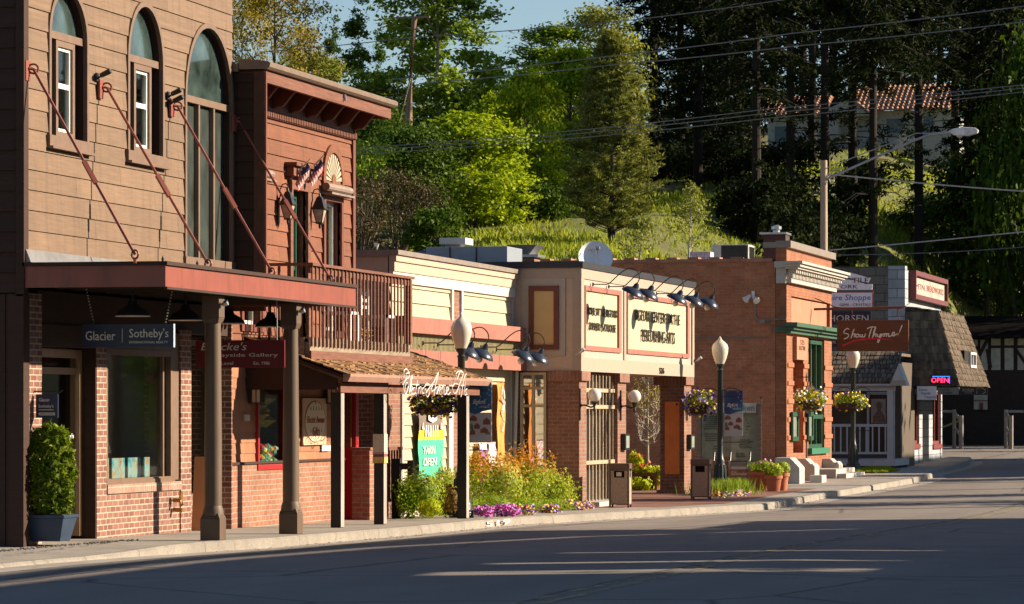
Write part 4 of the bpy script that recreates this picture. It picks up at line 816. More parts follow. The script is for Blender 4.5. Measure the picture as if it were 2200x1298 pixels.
# ================================================================== cream clapboard shop
XC, CA, CB = -.25, 57.4, 65.9
cs = thing('cream_shop', 'low cream clapboard shop between the red building and the theatre', 'building', (0, 57.4, 0)); ZC = lambda v: Zat(v, XC, CB)
zA, zB, zC_, zD, zE, zF, zG = [ZC(v) for v in (580, 600, 621, 640, 705, 736, 768)]; zH = ZC(799)
mb = MB(); mb.box(XC, XC+.16, CA-.03, CB-.01, ZC(589), zA); mb.box(-9, XC-.001, CA-.03, CB, ZC(592), zA); mb.build('roof_edge', M('bronze_flashing', (.23, .19, .16), .45, .15), cs)
mb = MB(); mb.box(XC, XC+.12, CA, CB-.01, ZC(601), ZC(589)-.001); mb.box(XC, XC+.09, CA, CB-.02, zC_+.01, ZC(601)-.001); mb.build('upper_band', M('peach_band', (.42, .33, .25), .6, .05, 3), cs)
mb = MB(); mb.box(XC, XC+.07, CA, CB-.03, zD, zC_+.009); mb.box(XC, XC+.04, CB-.1, CB-.03, ZC(703), zD-.001); pm_ = (yv_ := Yat(968, XC)), Yat(985, XC); [mb.box(XC, XC+.06, q, q+.12, ZC(703), zD-.001) for q in (pm_[0]-.12, pm_[1])]; mb.build('white_board', WSID, cs)
mb = MB(); siding(mb, 'x', XC, CA, pm_[0]-.12, ZC(703), zD-.001, .235, [], .03, random.Random(1), 9); siding(mb, 'x', XC, pm_[1]+.12, CB-.1, ZC(703), zD-.001, .235, [], .03, random.Random(1), 9); mb.build('clapboards', CREAM, cs)
mb = MB(); mb.box(XC-.02, XC+.02, pm_[0], pm_[1], ZC(703), zD-.001); mb.build('brick_strip', BR3, cs)
z1_, z2_, z3_, z4_ = ZC(704), ZC(735), ZC(767), ZC(797)
mb = MB(); q = CA
while q < CB: e = min(q+2.2, CB+.0); mb.box(XC, XC+.26, q+.002, e, z2_, z1_-.002); q = e
q = CA
while q < CB: e = min(q+1.05, CB); mb.box(XC+.1, XC+.27, q+.002, e-.004, z4_, z3_); q = e
mb.build('red_fascia', PINKR, cs)
mb = MB(); q = CA
while q < CB-.02: mb.box(XC+.1, XC+.14, q, q+.035, z3_-.001, z2_+.001); q += .085
mb.box(XC, XC+.11, CA, CB, z3_, z2_); mb.build('corrugated_panel', M('corrugated_cream', (.30, .27, .15), .5, .1), cs)
mb = MB(); mb.box(-9, XC-.02, CA+.0, CB-.01, 2.9, ZC(592)-.001); mb.build('side_wall', BEIGE, cs)
mb = MB(); mb.box(-9, XC-.32, CA, CB, -.3, 2.899); mb.box(-3, XC-.02, CA+.005, CA+.3, -.3, 2.898); mb.build('brick_side', brick('dark_joint_brick', (.19, .085, .06), (.26, .13, .09), (.36, .31, .26)), cs)
mb = MB(); yc = lambda u: Yat(u, XC)
mb.box(XC-.3, XC, yc(835), yc(860), -.3, z4_); mb.box(XC-.3, XC+.02, yc(970), yc(987), -.3, z4_); mb.build('brick_pier', BR3, cs)
mb = MB(); siding(mb, 'x', XC-.03, yc(864), yc(961), -.2, z4_, .19, [], .025, random.Random(3), .55); siding(mb, 'x', XC-.03, yc(989), yc(1096), -.2, z4_, .19, [], .025, random.Random(5), .7); mb.build('shingle_panel', CREAM, cs)
mb = MB(); [mb.box(XC-.06, XC+.035, yc(a), yc(b), -.2, z4_) for a, b in ((860.3, 863.8), (961.2, 969.8), (1096.2, 1102.5))]; mb.build('white_trim', WSID, cs)
mb = MB(); mb.tube([(XC+.05, CB-.12, z4_+.35), (XC+.12, CB-.12, z4_+.1), (XC+.06, CB-.12, 0)], .035, 8); mb.build('downpipe', WSID, cs)
# hanging cloth banners on the cream front
def cloth(u0, u1, v0, v1, name, mats, label, rows, txt=None, X=XC+.09):
    ya, yb = yc(u0), yc(u1); z0, z1 = Zat(v1, X, (ya+yb)/2), Zat(v0, X, (ya+yb)/2); t = thing(name, label, 'banner', (X, ya, z0), 'cloth banners on the cream shop'); mb = MB(); ny, nz = 8, 14
    for j in range(nz):
        for i in range(ny):
            P = lambda a, b: (X+.02*math.sin(a*5+b*.7)*.6, ya+(yb-ya)*a/ny, z0+(z1-z0)*b/nz); mb.m = rows(j/nz, i/ny); mb.poly([P(i, j), P(i+1, j), P(i+1, j+1), P(i, j+1)])
    mb.build('cloth', mats, t, smooth=60); mb = MB(); mb.tube([(X-.08, ya-.03, z1+.01), (X+.0, ya, z1+.01), (X, yb, z1+.01)], .01, 5); mb.build('rod', BLACKM, t)
    return t, ya, yb, z0, z1
c1, c2, c3, c4, c5 = M('cloth_brown', (.17, .13, .11), .9), M('cloth_yellow', (.72, .52, .03), .9), M('cloth_green', (.06, .42, .26), .9), M('cloth_white', (.68, .66, .62), .9), M('cloth_orange', (.68, .25, .05), .9)
t, ya, yb, z0, z1 = cloth(888, 941, 884, 1026, 'shop_banner', [c1, c2, c3], 'tall brown, yellow and green cloth banner on the cream shop', lambda j, i: 0 if j > .70 else (1 if j > .52 else 2))
mb = MB(); H = z1-z0; W = yb-ya; mb.prism([(ya+W*.33, z0+H*.99), (ya+W*.68, z0+H*.99), (ya+W*.68, z0+H*.87), (ya+W*.5, z0+H*.83), (ya+W*.33, z0+H*.87)], 'x', XC+.115, XC+.118)
text(mb, 'YARN', 'x', XC+.112, ya+W*.12, ya+W*.60, z0+H*.36, z0+H*.48, .1); text(mb, 'OPEN', 'x', XC+.112, ya+W*.12, ya+W*.66, z0+H*.18, z0+H*.30, .1); [mb.prism([(ya+W*q, z0+H*.84), (ya+W*(q+.05), z0+H*.72), (ya+W*(q-.04), z0+H*.74)], 'x', XC+.112, XC+.115) for q in (.13, .88)]
for k in range(6): q = .24+k*.09; mb.box(XC+.112, XC+.115, ya+W*q, ya+W*(q+.035), z0+H*.62, z0+H*.79)
mb.build('pattern', c4, t)
t, ya, yb, z0, z1 = cloth(1058, 1074, 822, 985, 'shop_banner', [c5], 'narrow orange cloth banner beside the blue lamp post banner', lambda j, i: 0); H = z1-z0; W = yb-ya
mb = MB(); stroke(mb, 'x', XC+.12, (ya, z0), (W, H), [[(.4, .95), (.3, .8), (.6, .72), (.35, .6), (.6, .5), (.4, .35)], [(.6, .9), (.7, .75), (.5, .6)]], .022); mb.build('pattern', c4, t)
t, ya, yb, z0, z1 = cloth(1019, 1036, 950, 1010, 'shop_banner', [M('cloth_purple', (.25, .10, .42), .9), c4], 'short purple and white cloth banner low behind the flower bed, left of two', lambda j, i: 1 if j > .7 else 0)
t, ya, yb, z0, z1 = cloth(1039, 1055, 950, 1005, 'shop_banner', [M('cloth_pink', (.62, .36, .42), .9), c4], 'short pink and white cloth banner low behind the flower bed, right of two', lambda j, i: int(j*7+i*3) % 2)
# ================================================================== beige theatre gateway
TX, TA, TB = 1.0, 65.9, 77.0
th = thing('theatre_gateway', 'beige stucco theatre gateway on brown brick piers with framed lettering panels', 'building', (0, 66, 0)); ZT = lambda v: Zat(v, TX, TA); yt = lambda u: Yat(u, TX); xt = lambda u: Xat(u, TA)
ztop, zband, zpan1, zpan0, zbeam, zbot = ZT(572), ZT(598), ZT(612), ZT(752), ZT(768), ZT(797)
PAN = [(yt(1251), yt(1329)), (yt(1342), yt(1476))]
mb = MB(); wallx(mb, -.9, TX, TA, TB, zbot, ztop, []); mb.build('upper_wall', BEIGE, th)
mb = MB(); mb.box(TX+.001, TX+.05, TA-.03, TB+.02, zband, ztop-.03); mb.box(TX+.001, TX+.045, TA-.03, TB+.02, zbot-.005, zbeam); mb.box(TX+.002, TX+.047, TA-.03, TA+.22, zbeam, zband); mb.box(TX+.002, TX+.047, TB-.18, TB+.02, zbeam, zband); mb.box(TX+.002, TX+.05, PAN[0][1]+.3, PAN[1][0]-.08, zbeam, zband); mb.box(-.9, TX, TA-.03, TA-.001, ZT(598), ztop-.03); mb.box(TX-.12, TX+.0, TA-.031, TA-.0, zbot, zband); mb.build('stucco_band', M('warm_stucco', (.34, .265, .205), .8, .05, 10, bump=.06), th)
mb = MB()
for a, b in PAN: wallx(mb, TX+.001, TX+.028, max(a-.3, TA+.22), b+.28, zbeam, zband, [(a, b, zpan0, zpan1)])
mb.build('pale_surround', BEIGE2, th)
for k, (a, b) in enumerate(PAN):
    f = MB(); wd = .14; f.box(TX+.001, TX+.06, a, b, zpan1-.09, zpan1+.0); f.box(TX+.001, TX+.06, a, b, zpan0, zpan0+.09); f.box(TX+.001, TX+.06, a, a+wd*.5, zpan0+.09, zpan1-.09); f.box(TX+.001, TX+.06, b-wd*1.6, b, zpan0+.09, zpan1-.09); fo = f.build('sign_panel', PINKR, th)
    f = MB(); f.box(TX-.0+.001, TX+.02, a+wd*.5, b-wd*1.6, zpan0+.09, zpan1-.09); f.build('field', M('panel_cream', (.43, .375, .25), .7, .05), fo)
    f = MB()
    if k == 0: rows = [('HOME OF THE BIGFORK', 1256, 1321, 659, 676), ('SUMMER PLAYHOUSE', 1260, 1318, 692, 709)]
    else: rows = [('BIGFORK CENTER FOR THE', 1360, 1456, 664, 688), ('PERFORMING ARTS', 1374, 1445, 707, 733)]
    for s, u0, u1, v0, v1 in rows: y_ = yt(u0); text(f, s, 'x', TX+.04, yt(u0), yt(u1), Zat(v1, TX, y_), Zat(v0, TX, y_), th=.014)
    f.build('raised_lettering', M('dark_bronze', (.04, .035, .02), .4, .1, bump=0), fo)
mb = MB(); mb.box(-2.6, TX+.08, TA-.07, TB+.05, ztop-.03, ztop+.09); mb.build('parapet_cap', ROOFD, th)
mb = MB(); y_ = yt(1411); text(mb, '526', 'x', TX+.046, y_, yt(1421), Zat(803, TX, y_), Zat(790, TX, y_), th=.02); mb.build('house_number', M('dark_bronze'), th)
Q = (xt(1122), xt(1215), ZT(765), ZT(597)); mb = MB(); mb.box(Q[0], Q[1], TA-.025, TA-.0005, Q[2], Q[3]); mb.build('side_surround', BEIGE2, th)
Q = (xt(1137), xt(1201), ZT(751), ZT(614)); f = MB(); q = .09; f.box(Q[0], Q[1], TA-.06, TA-.026, Q[3]-q, Q[3]); f.box(Q[0], Q[1], TA-.06, TA-.026, Q[2], Q[2]+q); f.box(Q[0], Q[0]+q, TA-.06, TA-.026, Q[2]+q, Q[3]-q); f.box(Q[1]-q, Q[1], TA-.06, TA-.026, Q[2]+q, Q[3]-q); fo = f.build('side_panel', RED_T, th)
f = MB(); f.box(Q[0]+q, Q[1]-q, TA-.03, TA-.027, Q[2]+q, Q[3]-q); f.build('field', M('tan_field', (.52, .36, .16), .7, .05), fo)
g0 = gz(68)-.05
mb = MB(); mb.box(xt(1176), TX, TA, TA+.62, g0, zbot-.002); mb.box(-.3, xt(1116), TA, TA+.3, g0, zbot-.002); yp2, yp2b, yp3, yp3b = yt(1327), yt(1345), yt(1470), yt(1485); zc_ = ZT(818)
mb.box(.5, TX, yp2, yp2b, g0, zbot-.003); mb.box(Xat(1418, yp3), TX, yp3, yp3b, g0, zbot-.006); mb.build('brick_pier', BR3, th)
mb = MB(); mb.box(xt(1176)-.0, TX+.06, TA-.05, TA+.70, zc_, zbot-.001-.002); mb.box(.45, TX+.06, yp2-.06, yp2b+.06, zc_, zbot-.006); mb.box(Xat(1405, yp3), TX+.05, yp3-.05, yp3b+.06, zc_, zbot-.009); mb.box(Xat(1412, yp3), TX+.04, yp3-.09, yp3b+.06, g0, Zat(1053, TX, yp3)); mb.build('soldier_course', BR3S, th)
mb = MB(); mb.box(Xat(1429, yp3), Xat(1460, yp3), yp3-.03, yp3-.001, Zat(1019, .8, yp3), Zat(863, .8, yp3)); mb.build('orange_panel', M('rust_orange', (.72, .21, .045), .6, .12, 4), th)
mb = MB(); mb.box(-9, -.92, TA+.1, 72, g0, ztop-.1); mb.box(-.9, -.6, TA+.3, 70, g0, zbot); mb.build('rear_wall', BEIGE, th)
# window in the side wall
wa, wb = xt(1118), xt(1174); z0, z1 = ZT(1010), ZT(800); f = MB(); P = lambda x0, x1, a, b: f.box(x0, x1, TA-.03, TA+.06, a, b); wd = .05
P(wa, wa+wd, z0, z1); P(wb-wd, wb, z0, z1); P(wa+wd, wb-wd, z1-wd, z1); P(wa+wd, wb-wd, z0, z0+wd); xm = (wa+wb)/2; P(xm-.025, xm+.025, z0+wd, z1-wd)
for v_ in (834, 872): f.box(wa+wd, xm-.026, TA-.028, TA+.05, ZT(v_)-.025, ZT(v_)+.025); f.box(xm+.026, wb-wd, TA-.028, TA+.05, ZT(v_)-.025, ZT(v_)+.025)
fo = f.build('window', M('tan_frame', (.42, .33, .20), .5, .1), th)
f = MB(); f.box(wa+wd, wb-wd, TA+.01, TA+.02, z0+wd, z1-wd); f.build('pane', glassm('mirror_like_glass', (.6, .6, .55), .45), fo); f = MB(); f.box(wa, wb, TA+.3, TA+.32, z0, z1); f.build('room', DARK, fo)
# gate of square bars
ga, gb = TA+.63, yp2-.01; z0, z1 = g0+.08, ZT(802); f = MB(); n = 9
for i in range(n+1): q = ga+(gb-ga-.04)*i/n; f.box(TX-.11, TX-.08, q, q+.04, z0, z1)
for v_ in (838, 874, 995): f.box(TX-.14, TX-.05, ga, gb, Zat(v_, TX, ga)-.035, Zat(v_, TX, ga)+.035)
f.box(TX-.14, TX-.05, ga, gb, z0, z0+.05); fo = f.build('gate', M('tan_metal', (.42, .33, .22), .45, .1), th)
f = MB(); f.box(.35, TX-.3, ga-.01, gb, z0-.1, z1+.1); f.build('store_panel', M('brown_panel', (.06, .045, .035), .6, .1), fo)
f = MB(); f.box(TX-.3, TX+.25, ga-.05, gb+.02, g0, gz(68)+.09); f.build('threshold', STONE, th)
# globe lamps
def globe():
    t = thing('globe_lamp', 'x', 'lamp', group='globe lamps on the theatre piers'); mb = MB(); mb.lathe([(.02, -.125)]+[(.125*math.sin(a), -.125*math.cos(a)) for a in np.linspace(.25, math.pi-.01, 14)], (.27, 0, .16), 24); mb.build('globe', M('opal_globe', (.68, .62, .55), .25, .04, bump=0, spec=.6), t, smooth=60)
    mb = MB(); mb.lathe([(.05, 0), (.06, .03)], (.27, 0, .01), 12); mb.lathe([(.02, -.16), (.03, -.12), (.015, -.06), (.045, 0)], (.27, 0, .01), 10); mb.tube([(.0, 0, -.03), (.1, 0, -.02), (.2, 0, -.06), (.27, 0, -.04)], .018, 6); mb.lathe([(.05, 0), (.03, .03)], (0, 0, -.03), 12, (1, 0, 0)); mb.box(-.01, .015, -.03, .03, -.3, .28); mb.build('bracket', BLACKM, t); return t
gl = globe()
for i, (u, v_, lb) in enumerate(((1240, 868, 'white globe lamp on the brick pier left of the barred gate'), (1328, 870, 'white globe lamp on the pier between the gate and the opening'), (1471, 873, 'white globe lamp on the far pier in front of the flower basket'))):
    o = gl if i == 0 else dup(gl); y = Yat(u+2, TX)+.1; o.location = (TX+.01, y, Zat(v_, TX, y)); o['label'] = lb
for i, (u, v_, lb) in enumerate(((1338, 950, 'small dark framed notice box on the pier right of the gate'), (1479, 950, 'small dark framed notice box on the far gateway pier'))):
    y = Yat(u, TX); z = Zat(v_, TX, y); t = thing('notice_box', lb, 'notice box', (TX, y, z)); mb = MB(); mb.box(TX+.001, TX+.09, y-.2, y+.2, z-.15, z+.16); mb.build('case', BLACKM, t); mb = MB(); mb.box(TX+.09, TX+.1, y-.15, y+.15, z-.11, z+.12); mb.build('pane', M('green_card', (.25, .3, .25), .3), t)
# gooseneck sign lamps
def goose():
    t = thing('gooseneck_lamp', 'x', 'lamp'); k = 1/113; pts = [(0, 0), (20, 0), (34, 1), (48, 13), (62, 25), (76, 32), (88, 31), (97, 22), (99, 12), (96, 4), (92, -2)]
    mb = MB(); mb.tube([(a*k, 0, b*k) for a, b in spl2(pts)], .011, 6); mb.lathe([(.04, 0), (.03, .02)], (0, 0, 0), 10, (1, 0, 0)); mb.build('arm', M('dark_bronze'), t)
    mb = MB(); mb.lathe([(.22, -.16), (.215, -.135), (.17, -.08), (.06, -.03), (.045, .03), (.03, .06)], (92*k, 0, -5*k), 22, (.45, 0, .9)); mb.build('shade', M('blue_black_enamel', (.02, .028, .045), .3, .1, bump=0), t, smooth=45)
    mb = MB(); mb.lathe([(.02, 0), (.055, .05), (.06, .09), (.02, .13)], (92*k-.45*.15, 0, -5*k-.9*.15), 12, (-.45, 0, -.9)); mb.build('bulb', M('lamp_bulb', (.5, .45, .4), .2, bump=0), t); return t
def spl2(pts): return [(p.x, p.y) for p in spl(pts)]
gk = goose(); first = True
for u, v_, X, lb, gr in [(1273, 611, TX+.06, 'first dark gooseneck lamp over the smaller lettering panel, nearest the corner', 1), (1307, 616, TX+.06, 'second dark gooseneck lamp over the smaller lettering panel', 1), (1373, 626, TX+.06, 'first of the three gooseneck lamps over the larger lettering panel', 1), (1410, 631, TX+.06, 'middle of the three gooseneck lamps over the larger lettering panel', 1), (1445, 636, TX+.06, 'last of the gooseneck lamps over the larger lettering panel, by the brick wall', 1),
                         (908, 737, XC+.14, 'gooseneck lamp on the cream shop partly behind the pear shaped street lamp glass', 0), (940, 741, XC+.14, 'gooseneck lamp on the cream shop just right of the pear shaped street lamp glass', 0), (1033, 746, XC+.14, 'gooseneck lamp at the right end of the cream shop, nearer of that pair', 0), (1066, 751, XC+.14, 'gooseneck lamp at the right end of the cream shop, farther of that pair', 0)]:
    o = gk if first else dup(gk); first = False; y = Yat(u, X); o.location = (X, y, Zat(v_, X, y)); o['label'] = lb; o['group'] = 'gooseneck lamps over the theatre panels' if gr else 'gooseneck lamps along the cream shop'
# roof gear
def boxthing(name, lab, cat, mat, u0, u1, v0, v1, Y, dp=.6, grp=None):
    t = thing(name, lab, cat, (Xat(u0, Y), Y, 4)); x0, x1 = Xat(u0, Y), Xat(u1, Y); mb = MB(); mb.box(x0, x1, Y, Y+dp, Zat(v1, x0, Y), Zat(v0, x0, Y)); mb.build('casing', mat, t, bevel=.01); return t, x0, x1, Zat(v1, x0, Y), Zat(v0, x0, Y)
t, x0, x1, z0, z1 = boxthing('roof_duct', 'long grey metal duct casing lying on the cream shop roof', 'duct', GREYM, 915, 1090, 531, 590, 66.5, 1.2)
mb = MB(); [mb.box(x0+q, x0+q+.02, 66.48, 66.5, z0, z1) for q in (.45, .95)]; mb.build('seam', BLACKM, t)
mb = MB(); mb.prism([(x0-.6, z1-.15), (x0, z1-.05), (x0, z0)], 'y', 66.5, 67.5); mb.build('blue_flashing', M('blue_sheet', (.06, .12, .2), .4), t)
t, x0, x1, z0, z1 = boxthing('roof_vent', 'low white box vent on the cream shop roof', 'vent', WSID, 957, 990, 524, 536, 67, .3); mb = MB(); mb.box(Xat(948, 67), Xat(1004, 67), 66.85, 67.45, Zat(526, -2, 67), Zat(512, -2, 67)); mb.build('cap', WSID, t)
t, x0, x1, z0, z1 = boxthing('extract_hood', 'flared metal extract hood on a brick stub between the two low roofs', 'vent', BR3, 1097, 1148, 552, 590, 68.5, .5)
mb = MB(); zz = Zat(553, x0, 68.5); mb.box(x0-.1, x1+.08, 68.45, 69.05, zz, zz+.05); mb.loft([(x0-.05, 68.5, zz+.05), (x1-.1, 68.5, zz+.05), (x1-.1, 69, zz+.05), (x0-.05, 69, zz+.05)], [(x0-.05, 68.4, zz+.23), (x1+.06, 68.4, zz+.23), (x1+.06, 69.1, zz+.23), (x0-.05, 69.1, zz+.23)]); mb.build('hood', CHROME, t)
mb = MB(); y = 62; mb.tube([(Xat(810, y), y, Zat(548, -2, y)), (Xat(810, y), y, Zat(530, -2, y)), (Xat(813, y), y, Zat(527, -2, y)), (Xat(804, y), y, Zat(527, -2, y))], .025, 8); tag(mb.build('vent_pipe', WSID), 'small bent white vent pipe at the left end of the cream shop roof', 'pipe')
t = thing('satellite_dish', 'round white satellite dish on the theatre roof', 'satellite dish', (-1, 73, 4)); y = 73.; xc = Xat(1277, y); zc = Zat(560, xc, y); mb = MB(); r = 37/8000*depth(xc, y)
mb.lathe([(.02, 0), (r*.5, .05), (r, .17), (r*1.01, .18), (r*.98, .175), (r*.5, .065), (.02, .02)], (xc, y, zc), 40, (.35, -.9, .35)); mb.build('dish', M('dish_white', (.75, .75, .77), .5, .04, bump=0), t, smooth=50)
mb = MB(); mb.tube([(xc, y+.1, zc-.9), (xc, y+.1, zc)], .04, 8); mb.tube([(xc+r*.2, y-.1, zc-r*.9), (xc+.18, y-.55, zc+.2)], .012); mb.lathe([(.04, 0), (.05, .08), (.03, .12)], (xc+.18, y-.55, zc+.2), 10, (.3, -.9, .3)); mb.build('mount', CHROME, t)
mb = MB(); text(mb, 'PD', 'y', y-.15, xc-.09, xc+.05, zc+r*.50, zc+r*.66); mb.build('emblem', M('dish_orange', (.5, .15, .03)), t)
# small security cameras / floods on the gateway corners
for i, (u, v_, lb) in enumerate(((1248, 758, 'small white security light at the near corner of the theatre gateway'), (1492, 775, 'small white security light at the far corner of the theatre gateway'))):
    y = Yat(u-3, TX+.1) if i == 0 else TB+.05; z = Zat(v_, TX, y); mb = MB(); mb.tube([(TX+.02, y, z-.04), (TX+.1, y, z)], .012); mb.lathe([(.02, 0), (.035, .08), (.035, .12)], (TX+.1, y, z), 10, (.7, -.2, .5)); tag(mb.build('security_light', CHROME), lb, 'light', 'security lights on the theatre gateway')
# ================================================================== old brick corner shop
FX, FA, FB = 1.8, 84.5, 91.5
oc = thing('old_brick_shop', 'old red brick shop with a white dentilled cornice and orange sandstone front', 'building', (1, 85, 0)); ZO = lambda v: Zat(v, FX, FA); yo = lambda u: Yat(u, FX)
mb = MB(); mb.box(-11, FX-.26, FA, FB, -.4, ZO(562)); mb.build('side_wall', BR4, oc)
mb = MB(); mb.box(-11, FX-.33, FA-.03, FA+.35, ZO(562)+.001, ZO(555)); q = -11
while q < FX-.6: mb.box(q, q+.25, FA-.04, FA+.36, ZO(555)+.002, ZO(551)); q += .5
mb.build('coping', M('worn_coping', (.36, .17, .11), .85, .4, 3, bump=.3), oc)
gzo = -.3
mb = MB(); wallx(mb, FX-.25, FX, FA+.001, FB, gzo, ZO(532), [(yo(1704), yo(1726), ZO(975), ZO(771)), (yo(1737), yo(1771), Zat(975, FX, yo(1741)), Zat(727, FX, yo(1741))), (yo(1700), yo(1783), Zat(692, FX, FA), Zat(634, FX, FA))]); mb.box(FX-.25, FX-.1, yo(1700), yo(1783), Zat(692, FX, FA)+.001, Zat(634, FX, FA)-.001); mb.box(FX-1.2, FX-.6, yo(1704)-.1, yo(1726)+.1, gzo, 3)
mb.build('sandstone_front', brick('front_orange_brick', (.36, .115, .045), (.44, .18, .085), (.34, .15, .085), .22, .075, .007), oc)
mb = MB(); mb.box(FX-.098, FX-.05, yo(1703), yo(1780), Zat(690, FX, FA), Zat(637, FX, FA)); mb.build('recessed_panel', M('sandstone_panel', (.38, .17, .10), .8, .12, 3), oc)
mb = MB(); [mb.box(FX+.001, FX+.03, a, b, z, z+.11) for a, b in ((yo(1692)-.02, yo(1704)), (yo(1726), yo(1736)), (yo(1771), FB+.01)) for z in np.arange(.9, 2.9, .42)]; mb.build('rusticated_block', SAND, oc, bevel=.015)
mb = MB(); mb.box(FX-.25, FX+.1, FA-.02, FB+.05, ZO(532)+.001, ZO(517)); mb.box(-.2+FX-.35, FX-.251, FA-.02, FA+.5, ZO(532), ZO(520)); mb.build('parapet_cap', M('bronze_flashing'), oc)
mb = MB(); A0, A1 = FA-.12, FB+.12; zc1, zc0 = ZO(562), ZO(607)
prof = lambda d, a, b: mb.box(FX+.001, FX+d, A0-d+.2, A1+d-.2, a, b)
H = zc1-zc0; prof(.42, zc1-.12*H, zc1); prof(.36, zc1-.26*H, zc1-.12*H-.001); prof(.30, zc1-.36*H, zc1-.26*H-.001); prof(.12, zc0, zc0+.2*H); prof(.06, zc0+.2*H+.001, zc1-.36*H-.001)
mb.box(FX-.25, FX, A0-.1, FA-.001, zc1-.3*H, zc1-.001); mb.box(FX-.22, FX, A0-.02, FA-.001, zc0-.02, zc1-.3*H-.001); mb.build('cornice', M('cornice_white', (.45, .41, .36), .6, .08, 5, stain=.2), oc)
mb = MB(); y = A0+.05
while y < A1-.1: mb.box(FX+.061, FX+.24, y, y+.12, zc0+.45*H, zc1-.361*H); y += .27
y = A0-.02
while y < A1: mb.box(FX+.061, FX+.17, y, y+.09, zc0+.21*H, zc0+.4*H); y += .21
mb.build('dentil', M('cornice_white'), oc)
mb = MB(); z1, z0 = ZO(693), ZO(716); mb.box(FX+.001, FX+.12, FA-.12, FB+.1, z0, z0+.08); mb.box(FX+.001, FX+.2, FA-.2, FB+.15, z0+.081, z0+.15); mb.box(FX+.001, FX+.29, FA-.28, FB+.2, z0+.151, z1); mb.box(FX-.25, FX, FA-.12, FA-.001, z0+.02, z0+.15); mb.build('shop_cornice', GREEN if False else M('faded_green', (.04, .10, .06), .5, .15, 6), oc)
ya, yb = yo(1703), yo(1726); mb = MB(); mb.box(FX+.001, FX+.1, ya, yb, ZO(771), ZO(722)); mb.build('sign_block', M('sandstone_panel'), oc); mb = MB(); text(mb, '525', 'x', FX+.1, ya+.5, yb-.5, ZO(738), ZO(728)); text(mb, 'ELECTRIC', 'x', FX+.1, ya+.3, yb-.3, ZO(750), ZO(741)); mb.build('block_lettering', M('dark_bronze'), oc)
# tall green window
a, b, z0, z1 = yo(1737), yo(1771), Zat(963, FX, yo(1741)), Zat(730, FX, yo(1741)); f = MB(); framex(f, FX-.2, FX-.05, a, b, z0, z1, .09); [f.box(FX-.18, FX-.07, a+(b-a)*q-.03, a+(b-a)*q+.03, z0+.09, z1-.09) for q in (.34, .67)]; zm = z0+(z1-z0)*.29; f.box(FX-.06, FX-.02, a, b, zm-.05, zm+.05); fo = f.build('window', GREEN, oc)
f = MB(); f.box(FX-.13, FX-.12, a+.09, b-.09, z0+.09, z1-.09); f.build('pane', GLASS, fo); f = MB(); f.box(FX-.6, FX-.5, a, b, z0, z1); f.build('room', DARK, fo)
f = MB(); f.box(FX-.2, FX+.1, a-.1, b+.3, Zat(976, FX, a), z0-.001); f.build('sill', M('sill_green', (.03, .16, .09), .5, .1), fo)
for i, (u0, u1) in enumerate(((1699, 1712), (1733, 1744))):
    x = FX+.03; ya, yb = Yat(u0, x), Yat(u1, x); f = MB(); framex(f, x, x+.05, ya, yb, ZO(948), ZO(885), .1); fo = f.build('narrow_window', GREEN, oc); f = MB(); f.box(x+.005, x+.015, ya+.1, yb-.1, ZO(948)+.1, ZO(885)-.1); f.build('pane', M('pale_pane', (.25, .28, .24), .15, bump=0), fo)
# white pedestals and steps
for u0, w_, zt_p in ((1698, .75, 983), (1731, .7, 985), (1784, .6, 985)):
    y = Yat(u0, FX+.15)-.35; z1 = Zat(zt_p, FX, y+.3); mb = MB(); pr = [(FX-.15, gzo), (FX+.42, gzo), (FX+.42, .28), (FX+.35, .36), (FX+.33, z1-.14), (FX+.30, z1-.1), (FX+.2, z1), (FX-.15, z1)]; mb.prism(pr, 'y', y, y+w_); mb.build('pedestal', STONE, oc, bevel=.02)
mb = MB(); ya = yo(1741); mb.box(FX+.001, FX+.62, ya, FB-.3, gzo, .19); mb.box(FX+.621, FX+.85, ya+.1, FB-.2, gzo, .08); mb.box(FX+.521, FX+.8, FA+.1, FA+.8, gzo, .1); mb.build('step', STONE, oc, bevel=.01)
# twin floodlight and conduit on the brick wall
t = thing('flood_light', 'twin white floodlight with grey conduit on the old brick wall', 'light', (0, FA, 4)); xf = lambda u: Xat(u, FA); mb = MB(); y = FA-.05
mb.tube([(xf(1487), y+.03, ZO(726)), (xf(1652), y+.03, ZO(726)), (xf(1658), y+.03, ZO(718)), (xf(1657), y+.03, ZO(697)), (xf(1650), y+.03, ZO(691)), (xf(1640), y+.03, ZO(691))], .013, 5); mb.tube([(xf(1622), y+.02, ZO(640)), (xf(1623), y+.02, ZO(680)), (xf(1630), y+.02, ZO(688)), (xf(1690), y+.02, ZO(686))], .018, 5); mb.box(xf(1632), xf(1644), y-.03, y+.05, ZO(695), ZO(687)); mb.build('conduit', M('conduit_grey', (.22, .19, .17), .5), t)
mb = MB(); mb.box(xf(1616), xf(1622), y-.03, y+.05, ZO(640), ZO(625)); [mb.lathe([(.03, -.05), (.05, .05), (.085, .13), (.08, .135)], (xf(u), y-.1, ZO(v_)), 14, d) for u, v_, d in ((1611, 637, (-.5, -.6, -.6)), (1623, 640, (.5, -.6, -.5)))]; mb.build('lamp', WHITE, t)
